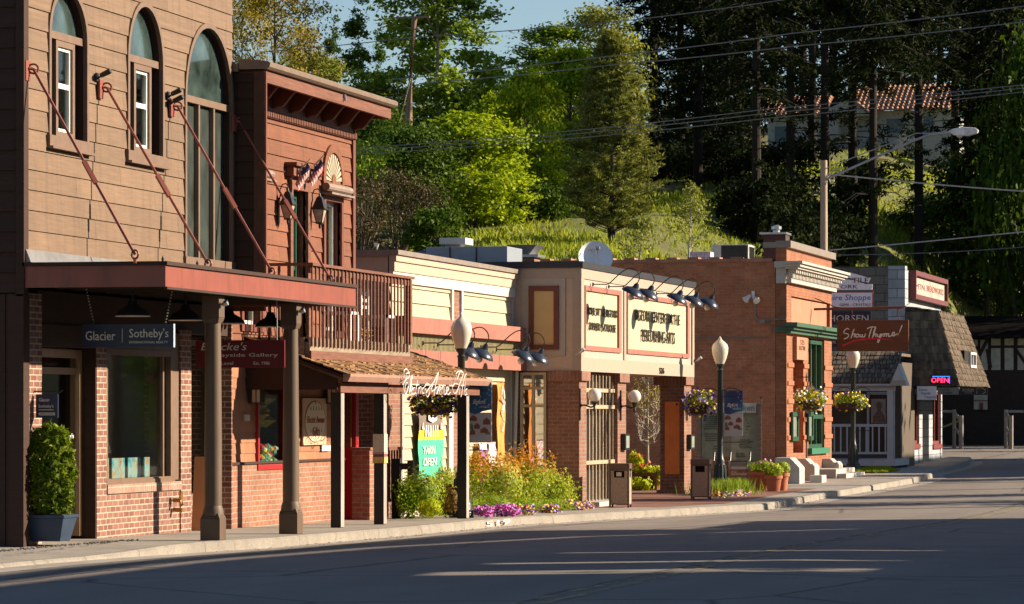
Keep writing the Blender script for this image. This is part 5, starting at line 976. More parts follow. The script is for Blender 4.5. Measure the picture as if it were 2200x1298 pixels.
# roof gear on the brick shop
t, x0, x1, z0, z1 = boxthing('air_conditioner', 'pale air conditioning unit on the old brick roof', 'air conditioner', M('ac_cream', (.45, .47, .42), .5), 1527, 1608, 526, 560, 90, .9)
mb = MB(); [mb.box(x0+.28, x1-.05, 89.97, 89.99, z, z+.015) for z in np.arange(z0+.05, z1-.03, .05)]; mb.box(x0+.26, x1-.03, 89.991, 89.999, z0+.03, z1-.03); [mb.box(x1+.001, x1+.02, 90+.1+q*.15, 90.15+q*.15, z0+.05, z1-.05) for q in range(5)]; mb.build('grille', BLACKM, t)
t, x0, x1, z0, z1 = boxthing('roof_stack', 'dark brick chimney stack with a silver cowl behind the parapet', 'chimney', M('soot_brick', (.06, .03, .025)), 1640, 1688, 504, 560, 92, .6); mb = MB(); mb.box(x0-.08, x1+.03, 91.9, 92.7, z1, z1+.05); mb.lathe([(.09, 0), (.09, .06), (.13, .09), (.13, .16), (.05, .2)], ((x0+x1)/2, 92.3, z1+.05), 14); mb.build('cowl', CHROME, t)
t, x0, x1, z0, z1 = boxthing('tarp_bundle', 'pale flaking low box on the old brick roof left of the air conditioner', 'box', M('flaking_paint', (.35, .35, .42), .8, .8, 25), 1482, 1526, 541, 565, 89, .5)
# ------------------------------------------------------------------ notice board, bench, pots, bins
yk = 82.; X_ = lambda u: Xat(u, yk); Z_ = lambda v: Zat(v, 1, yk); xA, xB = X_(1500), X_(1634)
t = thing('notice_board', 'weathered wooden notice board with two glazed cases and a white header', 'notice board', ((xA+xB)/2, yk, gz(yk)))
mb = MB(); mb.box(xA-.04, xA+.05, yk, yk+.12, gz(yk)-.1, Z_(868)); mb.box(xB-.09, xB, yk, yk+.12, gz(yk)-.1, Z_(868)); mb.box(xB+.001, xB+.04, yk-.1, yk-.04, gz(yk)-.1, Z_(853)); mb.box(xB-.1, xB+.04, yk-.1, yk-.04, Z_(856), Z_(853)); mb.build('post', GREYW, t)
mb = MB(); x1_, x2_, x3_, x4_ = X_(1506), X_(1556), X_(1568), X_(1626)
for z0, z1 in ((Z_(885), Z_(869)), (Z_(1006), Z_(992))): mb.box(xA+.051, xB-.091, yk+.01, yk+.1, z0, z1)
for a, b in ((xA+.051, x1_), (x2_, x3_), (x4_, xB-.091)): mb.box(a, b, yk+.01, yk+.1, Z_(992), Z_(885))
mb.box(xA+.05, xB-.09, yk+.101, yk+.12, Z_(1006), Z_(869)); mb.build('case', GREYW, t)
g = NG('board_posters'); n = g.noise(9, 5, g.coord((1, 1, 1.6))); g.L(g.ramp(n, [(.3, (.30, .31, .27)), (.7, (.42, .41, .36))]), g.b.inputs['Base Color']); mb = MB(); mb.box(x1_, x2_, yk+.08, yk+.1, Z_(990), Z_(887)); mb.box(x3_, x4_, yk+.08, yk+.1, Z_(990), Z_(887)); mb.build('poster', g.m, t); mb = MB(); X3 = lambda u: Xat(u, yk); r5 = random.Random(8)
for (a, b, c_, d, k_) in ((1510, 1553, 895, 925, 7), (1512, 1550, 932, 950, 4), (1530, 1552, 958, 985, 5), (1584, 1617, 945, 965, 6), (1578, 1608, 974, 984, 3), (1600, 1612, 900, 935, 5)):
    for q in range(k_): z_ = Z_(c_+(d-c_)*(q+.5)/k_); mb.box(X3(a)+r5.uniform(0, .05), X3(b)-r5.uniform(0, .12), yk+.07, yk+.075, z_, z_+.028)
mb.build('printing', M('poster_ink', (.10, .13, .12), .8, .4, 40), t)
mb = MB(); mb.box(x1_, x2_, yk+.03, yk+.035, Z_(990), Z_(887)); mb.box(x3_, x4_, yk+.03, yk+.035, Z_(990), Z_(887)); mb.build('pane', GLASS, t)
mb = MB(); mb.box(xA+.1, xB-.1, yk-.03, yk+.05, Z_(887), Z_(866)); mb.build('header', M('header_white', (.5, .48, .44), .6), t)
mb = MB(); text(mb, 'Local Talken', 'y', yk-.031, X_(1530), X_(1621), Z_(883), Z_(869), .1); mb.build('lettering', M('teal_letter', (.1, .2, .17)), t)
# bench
yb_ = 80.6; X_ = lambda u: Xat(u, yb_); Z_ = lambda v: Zat(v, 1, yb_); t = thing('park_bench', 'slatted bench with a white plaque in front of the notice board', 'bench', (X_(1590), yb_, gz(80))); g_ = gz(80)
mb = MB(); [mb.box(X_(1533), X_(1568), yb_-.02, yb_, z, z+.06) for z in (.42+g_, .52+g_, .62+g_)]; [mb.box(X_(1533), X_(1620), yb_-.42+q, yb_-.33+q, .40+g_, .43+g_) for q in (0, .11, .22, .33)]; mb.box(X_(1568)+.02, X_(1620), yb_-.02, yb_, .46+g_, .80+g_) if False else None; mb.build('slat', M('bench_wood', (.26, .10, .04), .5, .2, 5, (.4, 1, 1), isl=.1), t)
mb = MB(); mb.box(X_(1571), X_(1614), yb_-.03, yb_, Z_(1021), Z_(1003)); mb.build('plaque', M('plaque_white', (.5, .5, .5), .5), t); mb = MB(); text(mb, 'THE POINT', 'y', yb_-.031, X_(1584), X_(1612), Z_(1016), Z_(1007)); mb.build('lettering', M('plaque_blue', (.1, .13, .25)), t)
mb = MB(); [mb.tube([(X_(u), yb_-.42, g_), (X_(u), yb_-.4, g_+.6), (X_(u), yb_-.1, g_+.6), (X_(u), yb_, g_+.8)], .018, 6) or mb.tube([(X_(u), yb_, g_), (X_(u)+.0, yb_, g_+.85)], .018, 6) for u in (1535, 1570, 1612)]; mb.build('frame', BLACKM, t)
# litter bins
def bin_():
    t = thing('litter_bin', 'x', 'litter bin', group='brown litter bins on the pavement'); fr, ag = M('bin_brown', (.12, .065, .05), .45, .1, bump=.03), M('pebble_panel', (.36, .25, .18), .9, .5, 55, bump=.5); w_, d_, h_ = .185, .19, .80
    mb = MB(); mb.box(-w_, w_, -d_, d_, .05, .07); [mb.box(a, a+.035, b, b+.035, 0, h_-.1) for a in (-w_, w_-.035) for b in (-d_, d_-.035)]; mb.box(-w_-.005, w_+.005, -d_-.005, d_+.005, h_-.1, h_); mb.box(-w_+.035, w_-.035, -d_+.003, d_-.003, h_-.135, h_-.1001); mb.build('frame', fr, t, bevel=.006)
    mb = MB(); mb.box(-w_+.036, w_-.036, -d_+.006, -d_+.02, .07, h_-.255); mb.box(-w_+.036, w_-.036, d_-.02, d_-.006, .07, h_-.255); mb.box(w_-.02, w_-.006, -d_+.036, d_-.036, .07, h_-.255); mb.box(-w_+.006, -w_+.02, -d_+.036, d_-.036, .07, h_-.255); mb.build('panel', ag, t)
    mb = MB()
    for s in (-1, 1): mb.box(-w_+.036, -w_+.09, min(s*d_*.97, s*d_*.9), max(s*d_*.97, s*d_*.9), h_-.254, h_-.1351); mb.box(w_-.09, w_-.036, min(s*d_*.97, s*d_*.9), max(s*d_*.97, s*d_*.9), h_-.254, h_-.1351); mb.box(min(s*w_*.97, s*w_*.9), max(s*w_*.97, s*w_*.9), -d_+.036, -d_+.11, h_-.254, h_-.1351); mb.box(min(s*w_*.97, s*w_*.9), max(s*w_*.97, s*w_*.9), d_-.11, d_-.036, h_-.254, h_-.1351)
    mb.build('opening_surround', ag, t); mb = MB(); mb.box(-.1, .1, -.1, .1, .1, h_-.14); mb.build('liner', DARK, t); return t
b_ = bin_(); x, y = 1.75, 66.2; b_.location = (x+.0, y, gz(y)+.0); X_ = Xat(1333, y); b_.location = (X_, y, gz(y)); b_['label'] = 'brown pebble sided litter bin in front of the barred gate'; b_.rotation_euler[2] = R(4)
b2 = dup(b_, label='brown pebble sided litter bin beside the far gateway pier and flower bed'); y = 72.3; b2.location = (Xat(1506, y), y, gz(y))
mb = MB(); mb.box(-.05, .045, -.195, -.191, .57, .64); o = mb.build('sticker', M('bin_sticker', (.55, .45, .35)), b_); o.matrix_parent_inverse = Matrix.Identity(4)
# terracotta pots with plants come with the greenery
def pot(name, lab, x, y, r, h, mat, sq=False, zb=None):
    t = thing(name, lab, 'plant pot', (x, y, gz(y))); mb = MB(); z = gz(y) if zb is None else zb; mb.lathe([(r*.68, 0), (r*.9, h*.8), (r*1.02, h*.8), (r*1.04, h), (r*.9, h), (r*.86, h*.9), (.01, h*.9)], (x, y, z), 22); mb.build('pot', mat, t, smooth=35); return t
TERR = M('terracotta', (.40, .13, .06), .8, .15, 7, bump=.15, stain=.2)
POTS = []
for u, y, r, h, lb in ((1636, 79.2, .30, .40, 'wide terracotta pot, leftmost of the cluster by the brick wall'), (1662, 78.3, .19, .34, 'middle terracotta pot of the cluster by the brick wall'), (1679, 79.0, .17, .38, 'tall pale terracotta pot, rightmost of the cluster by the brick wall')):
    x = Xat(u, y); POTS.append((pot('flower_pot', lb, x, y, r, h, TERR), x, y, r, h))
# navy square planter by the shop door
px, py = Xat(110, 40.8), 40.8; NAVYP = M('navy_glaze', (.022, .042, .08), .35, .2, 6, bump=.05)
plt = thing('square_planter', 'tapered blue square planter beside the shop door', 'planter', (px, py, 0)); mb = MB(); B = [(px-.17, py-.17, .03), (px+.17, py-.17, .03), (px+.17, py+.17, .03), (px-.17, py+.17, .03)]; T = [(px-.235, py-.235, .30), (px+.235, py-.235, .30), (px+.235, py+.235, .30), (px-.235, py+.235, .30)]; mb.loft(B, T); mb.box(px-.25, px+.25, py-.25, py+.25, .30, .335); mb.build('body', NAVYP, plt, bevel=.006)
mb = MB(); mb.box(px-.21, px+.21, py-.21, py+.21, .335, .345); mb.build('soil', DARK, plt)
# ================================================================== street furniture: lamp posts with baskets and banners
def lamppost():
    t = thing('street_lamp', 'x', 'street lamp', group='green black street lamps with pear shaped glass'); GM = M('lamp_green_black', (.02, .03, .03), .4, .2, 12, bump=.05)
    mb = MB(); mb.lathe([(.20, 0), (.20, .08), (.17, .12), (.18, .2), (.15, .26), (.125, .32), (.105, .62), (.09, .66), (.1, .70), (.075, .74), (.062, .9), (.058, 2.55), (.075, 2.57), (.05, 2.6), (.06, 2.63), (.085, 2.66), (.085, 2.70)], (0, 0, 0), 20)
    [mb.tube([(.135*math.cos(a), .135*math.sin(a), .3), (.105*math.cos(a), .105*math.sin(a), .62)], .014, 4) for a in np.linspace(0, 2*math.pi, 12, endpoint=False)]; mb.build('pole', GM, t, smooth=50)
    mb = MB(); mb.lathe([(.085, 2.70), (.13, 2.80), (.165, 2.93), (.172, 3.03), (.15, 3.1), (.10, 3.15), (.05, 3.19), (.035, 3.21), (.02, 3.25), (.005, 3.27)], (0, 0, 0), 26); mb.build('glass', M('lamp_glass', (.60, .55, .45), .22, .05, bump=0, spec=.6), t, smooth=60)
    mb = MB()
    for s in (-1, 1): mb.tube([(s*.05, 0, 2.14), (s*.18, 0, 2.2), (s*.32, 0, 2.19), (s*.42, 0, 2.13), (s*.42, 0, 2.09)], .011, 6)
    mb.tube([(.05, 0, 2.02), (.42, 0, 2.02)], .009, 5); mb.tube([(.05, 0, 1.08), (.42, 0, 1.08)], .009, 5); mb.build('arm', GM, t)
    return t
lp0 = lamppost(); LAMPS = []
for i, (u, X, zg, sc_, lb) in enumerate(((991, .9, None, 1.0, 'street lamp by the gift shop porch, its glass against the cream shop'), (1547, 1.8, None, 1.0, 'street lamp in front of the notice board, with a blue banner'), (1833, 2.05, None, .98, 'street lamp under the brown hanging sign, beyond the brick shop'))):
    y = Yat(u, X); o = lp0 if i == 0 else dup(lp0); o.location = (X, y, gz(y)); o.scale = (1, 1, sc_); o['label'] = lb; LAMPS.append((X, y, gz(y)))
# banners
g = NG('night_sky_banner'); v = g.coord((14, 14, 14)); vo = g.new('TexVoronoi'); vo.inputs['Scale'].default_value = 1; g.L(v, vo.inputs['Vector']); st = g.math('LESS_THAN', vo.outputs['Distance'], .13); n = g.noise(2, 3, g.coord())
g.L(g.mix(st, g.ramp(n, [(.3, (.01, .02, .11)), (.75, (.01, .16, .30))]), (.5, .55, .5)), g.b.inputs['Base Color']); g.b.inputs['Roughness'].default_value = .6; NIGHT = g.m
for i, (u0, u1, v0, v1, lb, dX) in enumerate(((1008, 1056, 822, 951, 'blue and white street banner on the nearer lamp post', 0), (1556, 1596, 839, 937, 'blue and white street banner on the lamp post by the notice board', 0))):
    X, y, zg = LAMPS[i]; X_ = lambda u: Xat(u, y); Z_ = lambda v: Zat(v, X, y); z0, z1 = Z_(v1), Z_(v0); x0, x1 = X_(u0), X_(u1); W, H = x1-x0, z1-z0; t = thing('street_banner', lb, 'banner', (X, y, z0), 'street banners on the lamp posts')
    mb = MB(); mb.box(x0, x1, y, y+.006, z0, z0+H*.5); mb.build('lower_cloth', M('banner_grey', (.42, .42, .44), .7, .05), t); mb = MB(); mb.prism([(x0, z0+H*.5), (x0+W*.3, z0+H*.47), (x0+W*.6, z0+H*.52), (x1, z0+H*.55), (x1, z1), (x0, z1)], 'y', y-.003, y+.008); mb.build('night_cloth', NIGHT, t)
    mb = MB(); text(mb, 'Bigfork', 'y', y-.004, x0+W*.15, x0+W*.7, z0+H*.62, z0+H*.72, .3); mb.box(x0+W*.5, x0+W*.92, y-.006, y-.003, z0+H*.605, z0+H*.61); mb.box(x0+W*.45, x0+W*.9, y-.006, y-.003, z0+H*.585, z0+H*.59); mb.build('lettering', WHITE, t)
    for nm, c in (('red_house', (.22, .07, .05)), ('green_house', (.08, .2, .08))):
        mb = MB()
        for a, b, ww, hh in (((.03, .36, .32, .1), (.62, .30, .32, .12), (.03, .13, .24, .1), (.5, .16, .36, .1), (.22, .23, .26, .1)) if nm == 'red_house' else ((.04, .22, .14, .1), (.72, .135, .2, .06))): mb.prism([(x0+W*a, z0+H*b), (x0+W*(a+ww), z0+H*b), (x0+W*(a+ww), z0+H*(b+hh*.55)), (x0+W*(a+ww*.5), z0+H*(b+hh)), (x0+W*a, z0+H*(b+hh*.55))], 'y', y-.003-.001*(nm == 'red_house'), y)
        mb.build(nm, M(nm+'_ink', c, .7, .3, 20), t)
# tall wooden pole with a street light on a long arm
yP = 99.; X_ = lambda u: Xat(u, yP); Z_ = lambda v: Zat(v, 1., yP)
t = thing('street_light_pole', 'tall pale wooden pole with a cobra head street light on a long metal arm', 'street light', (X_(1770), yP, 0)); mb = MB(); mb.tube([(X_(1771), yP, -.3), (X_(1770), yP, Z_(344))], [.12, .09], 14); mb.build('pole', M('grey_pole', (.36, .27, .19), .8, .2, 6, (1, 1, .15), .3), t, smooth=50)
mb = MB(); mb.tube([(X_(1777), yP, Z_(384)), (X_(1960), yP, Z_(306)), (X_(2000), yP, Z_(292)), (X_(2042), yP, Z_(288))], .034, 8); mb.tube([(X_(1777), yP, Z_(360)), (X_(1968), yP, Z_(289)), (X_(2000), yP, Z_(290))], .016, 6); mb.build('arm', CHROME, t)
mb = MB(); pr = [(2038, 288), (2046, 282), (2070, 278), (2095, 280), (2103, 285), (2100, 292), (2080, 297), (2050, 295)]; mb.prism([(X_(a), Z_(b)) for a, b in pr], 'y', yP-.1, yP+.1); mb.build('lamp_head', M('lamp_head_white', (.6, .58, .6), .35, bump=0), t, bevel=.03)
mb = MB(); mb.lathe([(.02, -.08), (.09, -.03), (.1, 0)], (X_(2062), yP, Z_(295)), 12); mb.build('lens', M('lamp_bulb'), t)
mb = MB(); [mb.tube([(X_(1777), yP, Z_(375)), (X_(1785), yP-.02, Z_(392)), (X_(1792), yP, Z_(390)), (X_(1792), yP, Z_(380))], .012)]; mb.build('drip_loop', WHITE, t)
# hanging brown sign
yS = 88.6; X_ = lambda u: Xat(u, yS); Z_ = lambda v: Zat(v, 2.6, yS); fx = lambda x: X_(1780+x/5.411); fz = lambda y: Z_(560+y/5.411)
t = thing('hanging_sign', 'brown wooden restaurant sign with white script and a red swoosh', 'sign', (X_(1875), yS, 3)); mb = MB(); mb.box(X_(1798), X_(1952), yS, yS+.07, Z_(755), Z_(688)); mb.build('board', M('oiled_board', (.10, .030, .007), .5, .3, 3, (.5, 1, 6), .15), t, bevel=.015)
mb = MB(); S_ = [[(240, 800), (215, 790), (185, 815), (180, 840), (215, 850), (235, 865), (220, 895), (180, 912)], [(300, 795), (285, 830), (262, 905)], [(268, 880), (290, 855), (310, 852), (300, 890)], [(345, 855), (325, 860), (318, 885), (340, 890), (355, 868), (342, 855)], [(368, 855), (365, 885), (385, 885), (395, 858), (395, 885), (420, 885), (430, 850)],
      [(450, 795), (490, 775), (555, 775)], [(505, 780), (485, 840), (470, 895)], [(520, 850), (540, 795), (548, 785), (535, 830), (510, 900)], [(518, 880), (540, 855), (555, 855), (548, 888)], [(575, 855), (568, 880), (590, 885), (605, 855)], [(612, 850), (595, 920), (578, 952), (572, 930), (600, 890)], [(625, 855), (618, 888)], [(620, 872), (640, 852), (650, 860), (642, 888)], [(648, 872), (668, 850), (678, 858), (670, 888)], [(672, 874), (692, 851), (703, 857), (697, 884), (714, 884), (742, 866)], [(748, 865), (768, 850), (765, 835), (748, 842), (740, 868), (758, 878), (795, 855)], [(858, 755), (838, 800), (825, 838)]]
for p in S_: mb.tube([(fx(a), yS-.008, fz(b)) for a, b in spl2(p)], .0145, 6)
mb.build('script', M('script_white', (.66, .62, .58), .5, .03, bump=0), t)
mb = MB(); P = [(fx(a), yS-.006, fz(b)) for a, b in spl2([(165, 985), (200, 975), (280, 940), (380, 918), (480, 908), (600, 910), (700, 920), (760, 932)])]; mb.tube(P, [.026, .03]+[.024]*(len(P)-12)+list(np.linspace(.02, .003, 10)), 6); mb.build('swoosh', M('swoosh_red', (.5, .01, .03), .4, bump=0), t)
mb = MB(); c = (fx(808), fz(858)); mb.prism([(c[0]+(.05 if k % 2 == 0 else .018)*math.sin(k*math.pi/5), c[1]+(.05 if k % 2 == 0 else .018)*math.cos(k*math.pi/5)) for k in range(10)], 'y', yS-.012, yS-.001); mb.build('star', M('star_gold', (.6, .36, .04)), t)
mb = MB(); zb_ = Z_(664); mb.tube([(1.8, yS+.03, zb_), (X_(1942), yS+.03, zb_+.03)], .03, 8); mb.tube([(1.82, yS+.03, Z_(640)), (X_(1795), yS+.03, Z_(660)), (X_(1825), yS+.03, zb_)], .014); [mb.tube([(X_(u), yS+.03, Z_(688)), (X_(u), yS+.03, zb_)], .008) for u in (1830, 1930)]; mb.tube([(X_(1935), yS+.03, zb_), (X_(1958), yS+.03, Z_(650))], .008); mb.build('bracket', RED_T, t)
# stacked shop signs beyond the brick shop
yS2 = 96.5; X_ = lambda u: Xat(u, yS2); Z_ = lambda v: Zat(v, 1.6, yS2)
t = thing('sign_stack', 'stack of mixed white and navy shop signs on a post beyond the brick shop', 'sign', (.3, yS2, 0)); mb = MB(); mb.box(X_(1735), X_(1743), yS2+.06, yS2+.16, -.2, Z_(585)); mb.box(X_(1735), X_(1876), yS2+.02, yS2+.05, Z_(631), Z_(625)); mb.build('post', B_TRIM, t)
mb = MB(); mb.box(X_(1740), X_(1874), yS2, yS2+.03, Z_(660), Z_(629)); mb.prism([(X_(1740), Z_(623)), (X_(1740), Z_(600)), (X_(1800), Z_(598)), (X_(1840), Z_(603)), (X_(1858), Z_(611)), (X_(1874), Z_(611)), (X_(1874), Z_(623))], 'y', yS2, yS2+.03)
mb.prism([(X_(1768), Z_(592)), (X_(1772), Z_(584)), (X_(1828), Z_(586)), (X_(1870), Z_(598)), (X_(1865), Z_(609)), (X_(1825), Z_(597))], 'y', yS2-.02, yS2-.001); mb.build('white_board', M('sign_white', (.75, .77, .82), .5, .05), t)
mb = MB(); mb.box(X_(1738), X_(1871), yS2-.005, yS2+.03, Z_(697), Z_(669)); mb.box(X_(1738), X_(1860), yS2-.005, yS2+.03, Z_(746), Z_(718)); mb.build('navy_board', NAVY, t)
mb = MB(); mb.box(X_(1738), X_(1876), yS2-.004, yS2+.0, Z_(629), Z_(627)); mb.box(X_(1738), X_(1876), yS2-.004, yS2, Z_(662), Z_(660)); mb.box(X_(1874), X_(1876), yS2-.004, yS2, Z_(660), Z_(629)); mb.build('red_rim', M('rim_red'), t)
mb = MB(); text(mb, 'TILE', 'y', yS2-.021, X_(1831), X_(1866), Z_(608), Z_(597)); text(mb, 'ARTWORK', 'y', yS2-.001, X_(1753), X_(1843), Z_(620), Z_(612)); mb.build('dark_lettering', M('plum_ink', (.08, .02, .04)), t)
mb = MB(); text(mb, 'Sapphire Shoppe', 'y', yS2-.001, X_(1745), X_(1870), Z_(649), Z_(633), .1); mb.build('blue_lettering', M('blue_ink', (.03, .10, .35)), t); mb = MB(); text(mb, 'GEMS - CRYSTALS', 'y', yS2-.001, X_(1804), X_(1871), Z_(658), Z_(652)); mb.build('small_lettering', BLACKM, t)
mb = MB(); text(mb, 'THORSEN', 'y', yS2-.006, X_(1766), X_(1866), Z_(691), Z_(677)); text(mb, 'Electric', 'y', yS2-.006, X_(1762), X_(1796), Z_(738), Z_(730)); mb.build('pale_lettering', LETTER, t)
# ================================================================== white stone shop with the shake mansard
WX, WA, WB = 1.6, 107.2, 115.9
ws = thing('white_stone_shop', 'white painted stone shop with a steep cedar shake mansard', 'building', (1, 107, 0)); ZW = lambda v: Zat(v, WX, WA); xw = lambda u: Xat(u, WA); yw = lambda u: Yat(u, WX); gw_ = -.1
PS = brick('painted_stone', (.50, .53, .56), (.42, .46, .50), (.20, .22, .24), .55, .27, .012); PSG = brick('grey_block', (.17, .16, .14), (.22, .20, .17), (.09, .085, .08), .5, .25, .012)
mb = MB(); mb.box(xw(1908), WX, WA, WA+.5, gw_, ZW(571)); wallx(mb, WX-.4, WX-.001, WA+.5, WB, ZW(700), ZW(571)-.1); z_l = ZW(838)
for a, b in ((WA+.0, yw(1951)), (yw(1972), yw(1979)), (yw(1993), yw(2001)), (yw(2019), WB)): mb.box(WX-.4, WX+.04, max(a, WA+.501) if a > WA+.1 else WA-.03, b, gw_, z_l)
for a, b in ((yw(1951), yw(1972)), (yw(2001), yw(2019))): mb.box(WX-.39, WX+.02, a, b, gw_, Zat(960, WX, a))
mb.box(WX-.4, WX-.001, WA+.5, WB, z_l+.001, ZW(700)-.001); mb.build('painted_stone', PS, ws)
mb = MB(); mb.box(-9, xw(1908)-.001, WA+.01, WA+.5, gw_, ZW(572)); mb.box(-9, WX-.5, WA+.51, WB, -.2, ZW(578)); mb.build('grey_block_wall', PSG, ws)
for a, b in ((yw(1951), yw(1972)), (yw(2001), yw(2019))):
    f = MB(); z0 = Zat(955, WX, a); framex(f, WX-.12, WX-.02, a, b, z0, z_l, .1); f.box(WX-.1, WX-.03, (a+b)/2-.04, (a+b)/2+.04, z0+.1, z_l-.1); f.box(WX-.1, WX+.08, a-.05, b+.05, z0-.14, z0-.001); fo = f.build('window', M('barn_red', (.17, .035, .03), .5, .15), ws); f = MB(); f.box(WX-.08, WX-.07, a+.1, b-.1, z0+.1, z_l-.1); f.build('pane', GLASS, fo); f = MB(); f.box(WX-.36, WX-.35, a, b, z0, z_l); f.build('room', DARK, fo)
mb = MB(); mb.box(WX-.38, WX-.3, yw(1979), yw(1993), 0, z_l); mb.build('door', M('shadow_grey_door', (.12, .11, .10), .6), ws)
# facade sign
a, b = yw(1952), yw(2022); z0, z1 = Zat(642, WX, a), Zat(581, WX, a); t = ws
f = MB(); framex(f, WX+.08, WX+.22, a, b, z0, z1, .14); f.box(WX+.001, WX+.18, a-.001, a+.1, z0, z1); fo = f.build('sign', M('maroon_frame', (.13, .03, .035), .6, .2), ws); f = MB(); f.box(WX+.001, WX+.12, a+.101, b-.14, z0+.14, z1-.14); f.build('field', M('aged_board', (.40, .34, .28), .8, .35, 5, stain=.5), fo)
f = MB(); text(f, 'MTN.', 'x', WX+.121, a+.7, a+3.0, z0+.32, z1-.35); f.build('dark_word', M('plum_ink'), fo); f = MB(); text(f, 'BREADWORKS', 'x', WX+.121, a+3.3, b-.45, z0+.32, z1-.32); f.build('red_word', M('old_red_ink', (.25, .03, .025)), fo)
# mansard
def shakeface(mb, A, Bp, Cp, D, rows, rnd, wmin=.07, wmax=.16, th=.025):
    """A-B top edge, D-C bottom edge; overlapping shakes laid over the plane"""
    A, Bp, Cp, D = map(Vector, (A, Bp, Cp, D)); nrm = (Bp-A).cross(D-A).normalized()
    if nrm.z < -.01: nrm = -nrm
    for i in range(rows):
        q0, q1 = max(0, (i-.15)/rows), (i+1.08)/rows; L0, R0, L1, R1 = A.lerp(D, q0), Bp.lerp(Cp, q0), A.lerp(D, q1), Bp.lerp(Cp, q1); W = (R1-L1).length; s = 0
        while s < W-.01:
            e = min(s+rnd.uniform(wmin, wmax), W); a, b = s/W+.002, e/W-.002; j = rnd.uniform(-.03, .03); p = [L0.lerp(R0, a), L0.lerp(R0, b), L1.lerp(R1, b)+(L1-L0)*j, L1.lerp(R1, a)+(L1-L0)*j]; h = th+rnd.uniform(0, .02)
            lo = [x-nrm*.02 for x in p]; hi = [p[0]+nrm*.012, p[1]+nrm*.012, p[2]+nrm*h, p[3]+nrm*h]; mb.loft(lo, hi); s = e
zt_m, zb_m = ZW(670), ZW(829); xT, xB = Xat(2016, WA), Xat(2062, WA-.3); mb = MB(); rr = random.Random(12); yE = 114.9
shakeface(mb, (xT, WA+.0, zt_m), (xT, yE-1.3, zt_m), (xB, yE, zb_m), (xB, WA-.45, zb_m), 12, rr); shakeface(mb, (WX+.01, WA, zt_m), (xT, WA, zt_m), (xB, WA-.45, zb_m), (WX+.05, WA-.45, zb_m), 9, rr); shakeface(mb, (WX, WA, zt_m+.15), (WX, yE-1.3, zt_m+.15), (xT, yE-1.3, zt_m), (xT, WA, zt_m), 3, rr)
man = mb.build('mansard', SHAKE, ws)
mb = MB(); mb.box(WX+.02, xB-.05, WA-.38, yE-.1, zb_m-.1, zb_m-.01); mb.prism([(WX+.02, zb_m), (xB-.1, zb_m), (xT-.06, zt_m-.05), (WX+.02, zt_m-.05)], 'y', WA+.05, yE-1.4); mb.build('soffit', B_DARK, man)
a = Yat(2062, (xT+xB)/2); f = MB(); xm = (xT+xB)/2+.12; z0, z1 = Zat(790, xm, a), Zat(753, xm, a); f.box(xm-.3, xm+.02, a, a+2.6, z0, z1); f.build('dormer_recess', DARK, man); f = MB(); framex(f, xm+.02, xm+.09, a+1.1, a+2.6, z0+.02, z1-.03, .07); f.box(xm+.02, xm+.08, a+1.8, a+1.86, z0+.1, z1-.1); f.build('dormer_window', WHITE, man)
# small signs under the mansard
yO = WA-.52; X_ = lambda u: Xat(u, yO); Z_ = lambda v: Zat(v, 2.2, yO)
t = thing('neon_sign', 'red neon OPEN sign with a blue neon rim', 'neon sign', (X_(2020), yO, 2.6)); mb = MB(); mb.box(X_(1998), X_(2043), yO, yO+.03, Z_(827), Z_(806)); mb.build('backing', BLACKM, t)
mb = MB(); text(mb, 'OPEN', 'y', yO-.01, X_(2001), X_(2038), Z_(822), Z_(812)); mb.build('red_tube', emitm('neon_red', (1, .02, .08), 2.6), t); mb = MB(); mb.tube([(X_(2003), yO-.01, Z_(809)), (X_(2040), yO-.01, Z_(809)), (X_(2040), yO-.01, Z_(824))], .011); mb.build('blue_tube', emitm('neon_blue', (.02, .15, 1), 1.6), t)
def board(name, lab, u0, u1, v0, v1, mat, txts, tm, Y=yO-.05):
    X_ = lambda u: Xat(u, Y); Z_ = lambda v: Zat(v, 2.2, Y); t = thing(name, lab, 'sign', (X_(u0), Y, 2)); mb = MB(); mb.box(X_(u0), X_(u1), Y, Y+.03, Z_(v1), Z_(v0)); mb.build('board', mat, t); mb = MB()
    for s, a, b, c_, d in txts: text(mb, s, 'y', Y-.001, X_(a), X_(b), Z_(d), Z_(c_), .15)
    mb.build('lettering', tm, t); mb = MB(); [mb.tube([(X_(u), Y+.02, Z_(v0)), (X_(u), Y+.02, zb_m)], .008, 4) for u in (u0+5, u1-5)]; mb.build('hanger', BLACKM, t); return t, X_, Z_, Y
board('shop_sign', 'square white sign with blue script hanging under the mansard', 1970, 2012, 830, 859, M('sign_white'), [('Scenes', 1974, 1992, 834, 840), ('Needle', 1979, 1999, 842, 848), ('Treasures', 1985, 2010, 850, 856)], M('blue_ink'))
board('shop_sign', 'grey sign with dark script right of the square white one', 2014, 2060, 833, 848, M('aged_grey_board', (.2, .2, .17), .7), [('Candy', 2018, 2040, 835, 840), ('Shoppe', 2024, 2046, 841, 847)], BLACKM, yO+.02)
t, X_, Z_, Y = board('arrow_sign', 'black sign with pale lettering and a bent arrow under the mansard edge', 2062, 2122, 831, 849, BLACKM, [('THORSEN', 2066, 2092, 835, 842), ('jewelry', 2072, 2088, 843, 846)], M('gold_ink', (.45, .36, .2)), yO+.06)
mb = MB(); mb.tube([(X_(2099), Y-.01, Z_(846)), (X_(2099), Y-.01, Z_(834)), (X_(2111), Y-.01, Z_(834)), (X_(2117), Y-.01, Z_(838)), (X_(2117), Y-.01, Z_(843)), (X_(2111), Y-.01, Z_(847))], .012, 5); mb.build('arrow', M('gold_ink'), t)
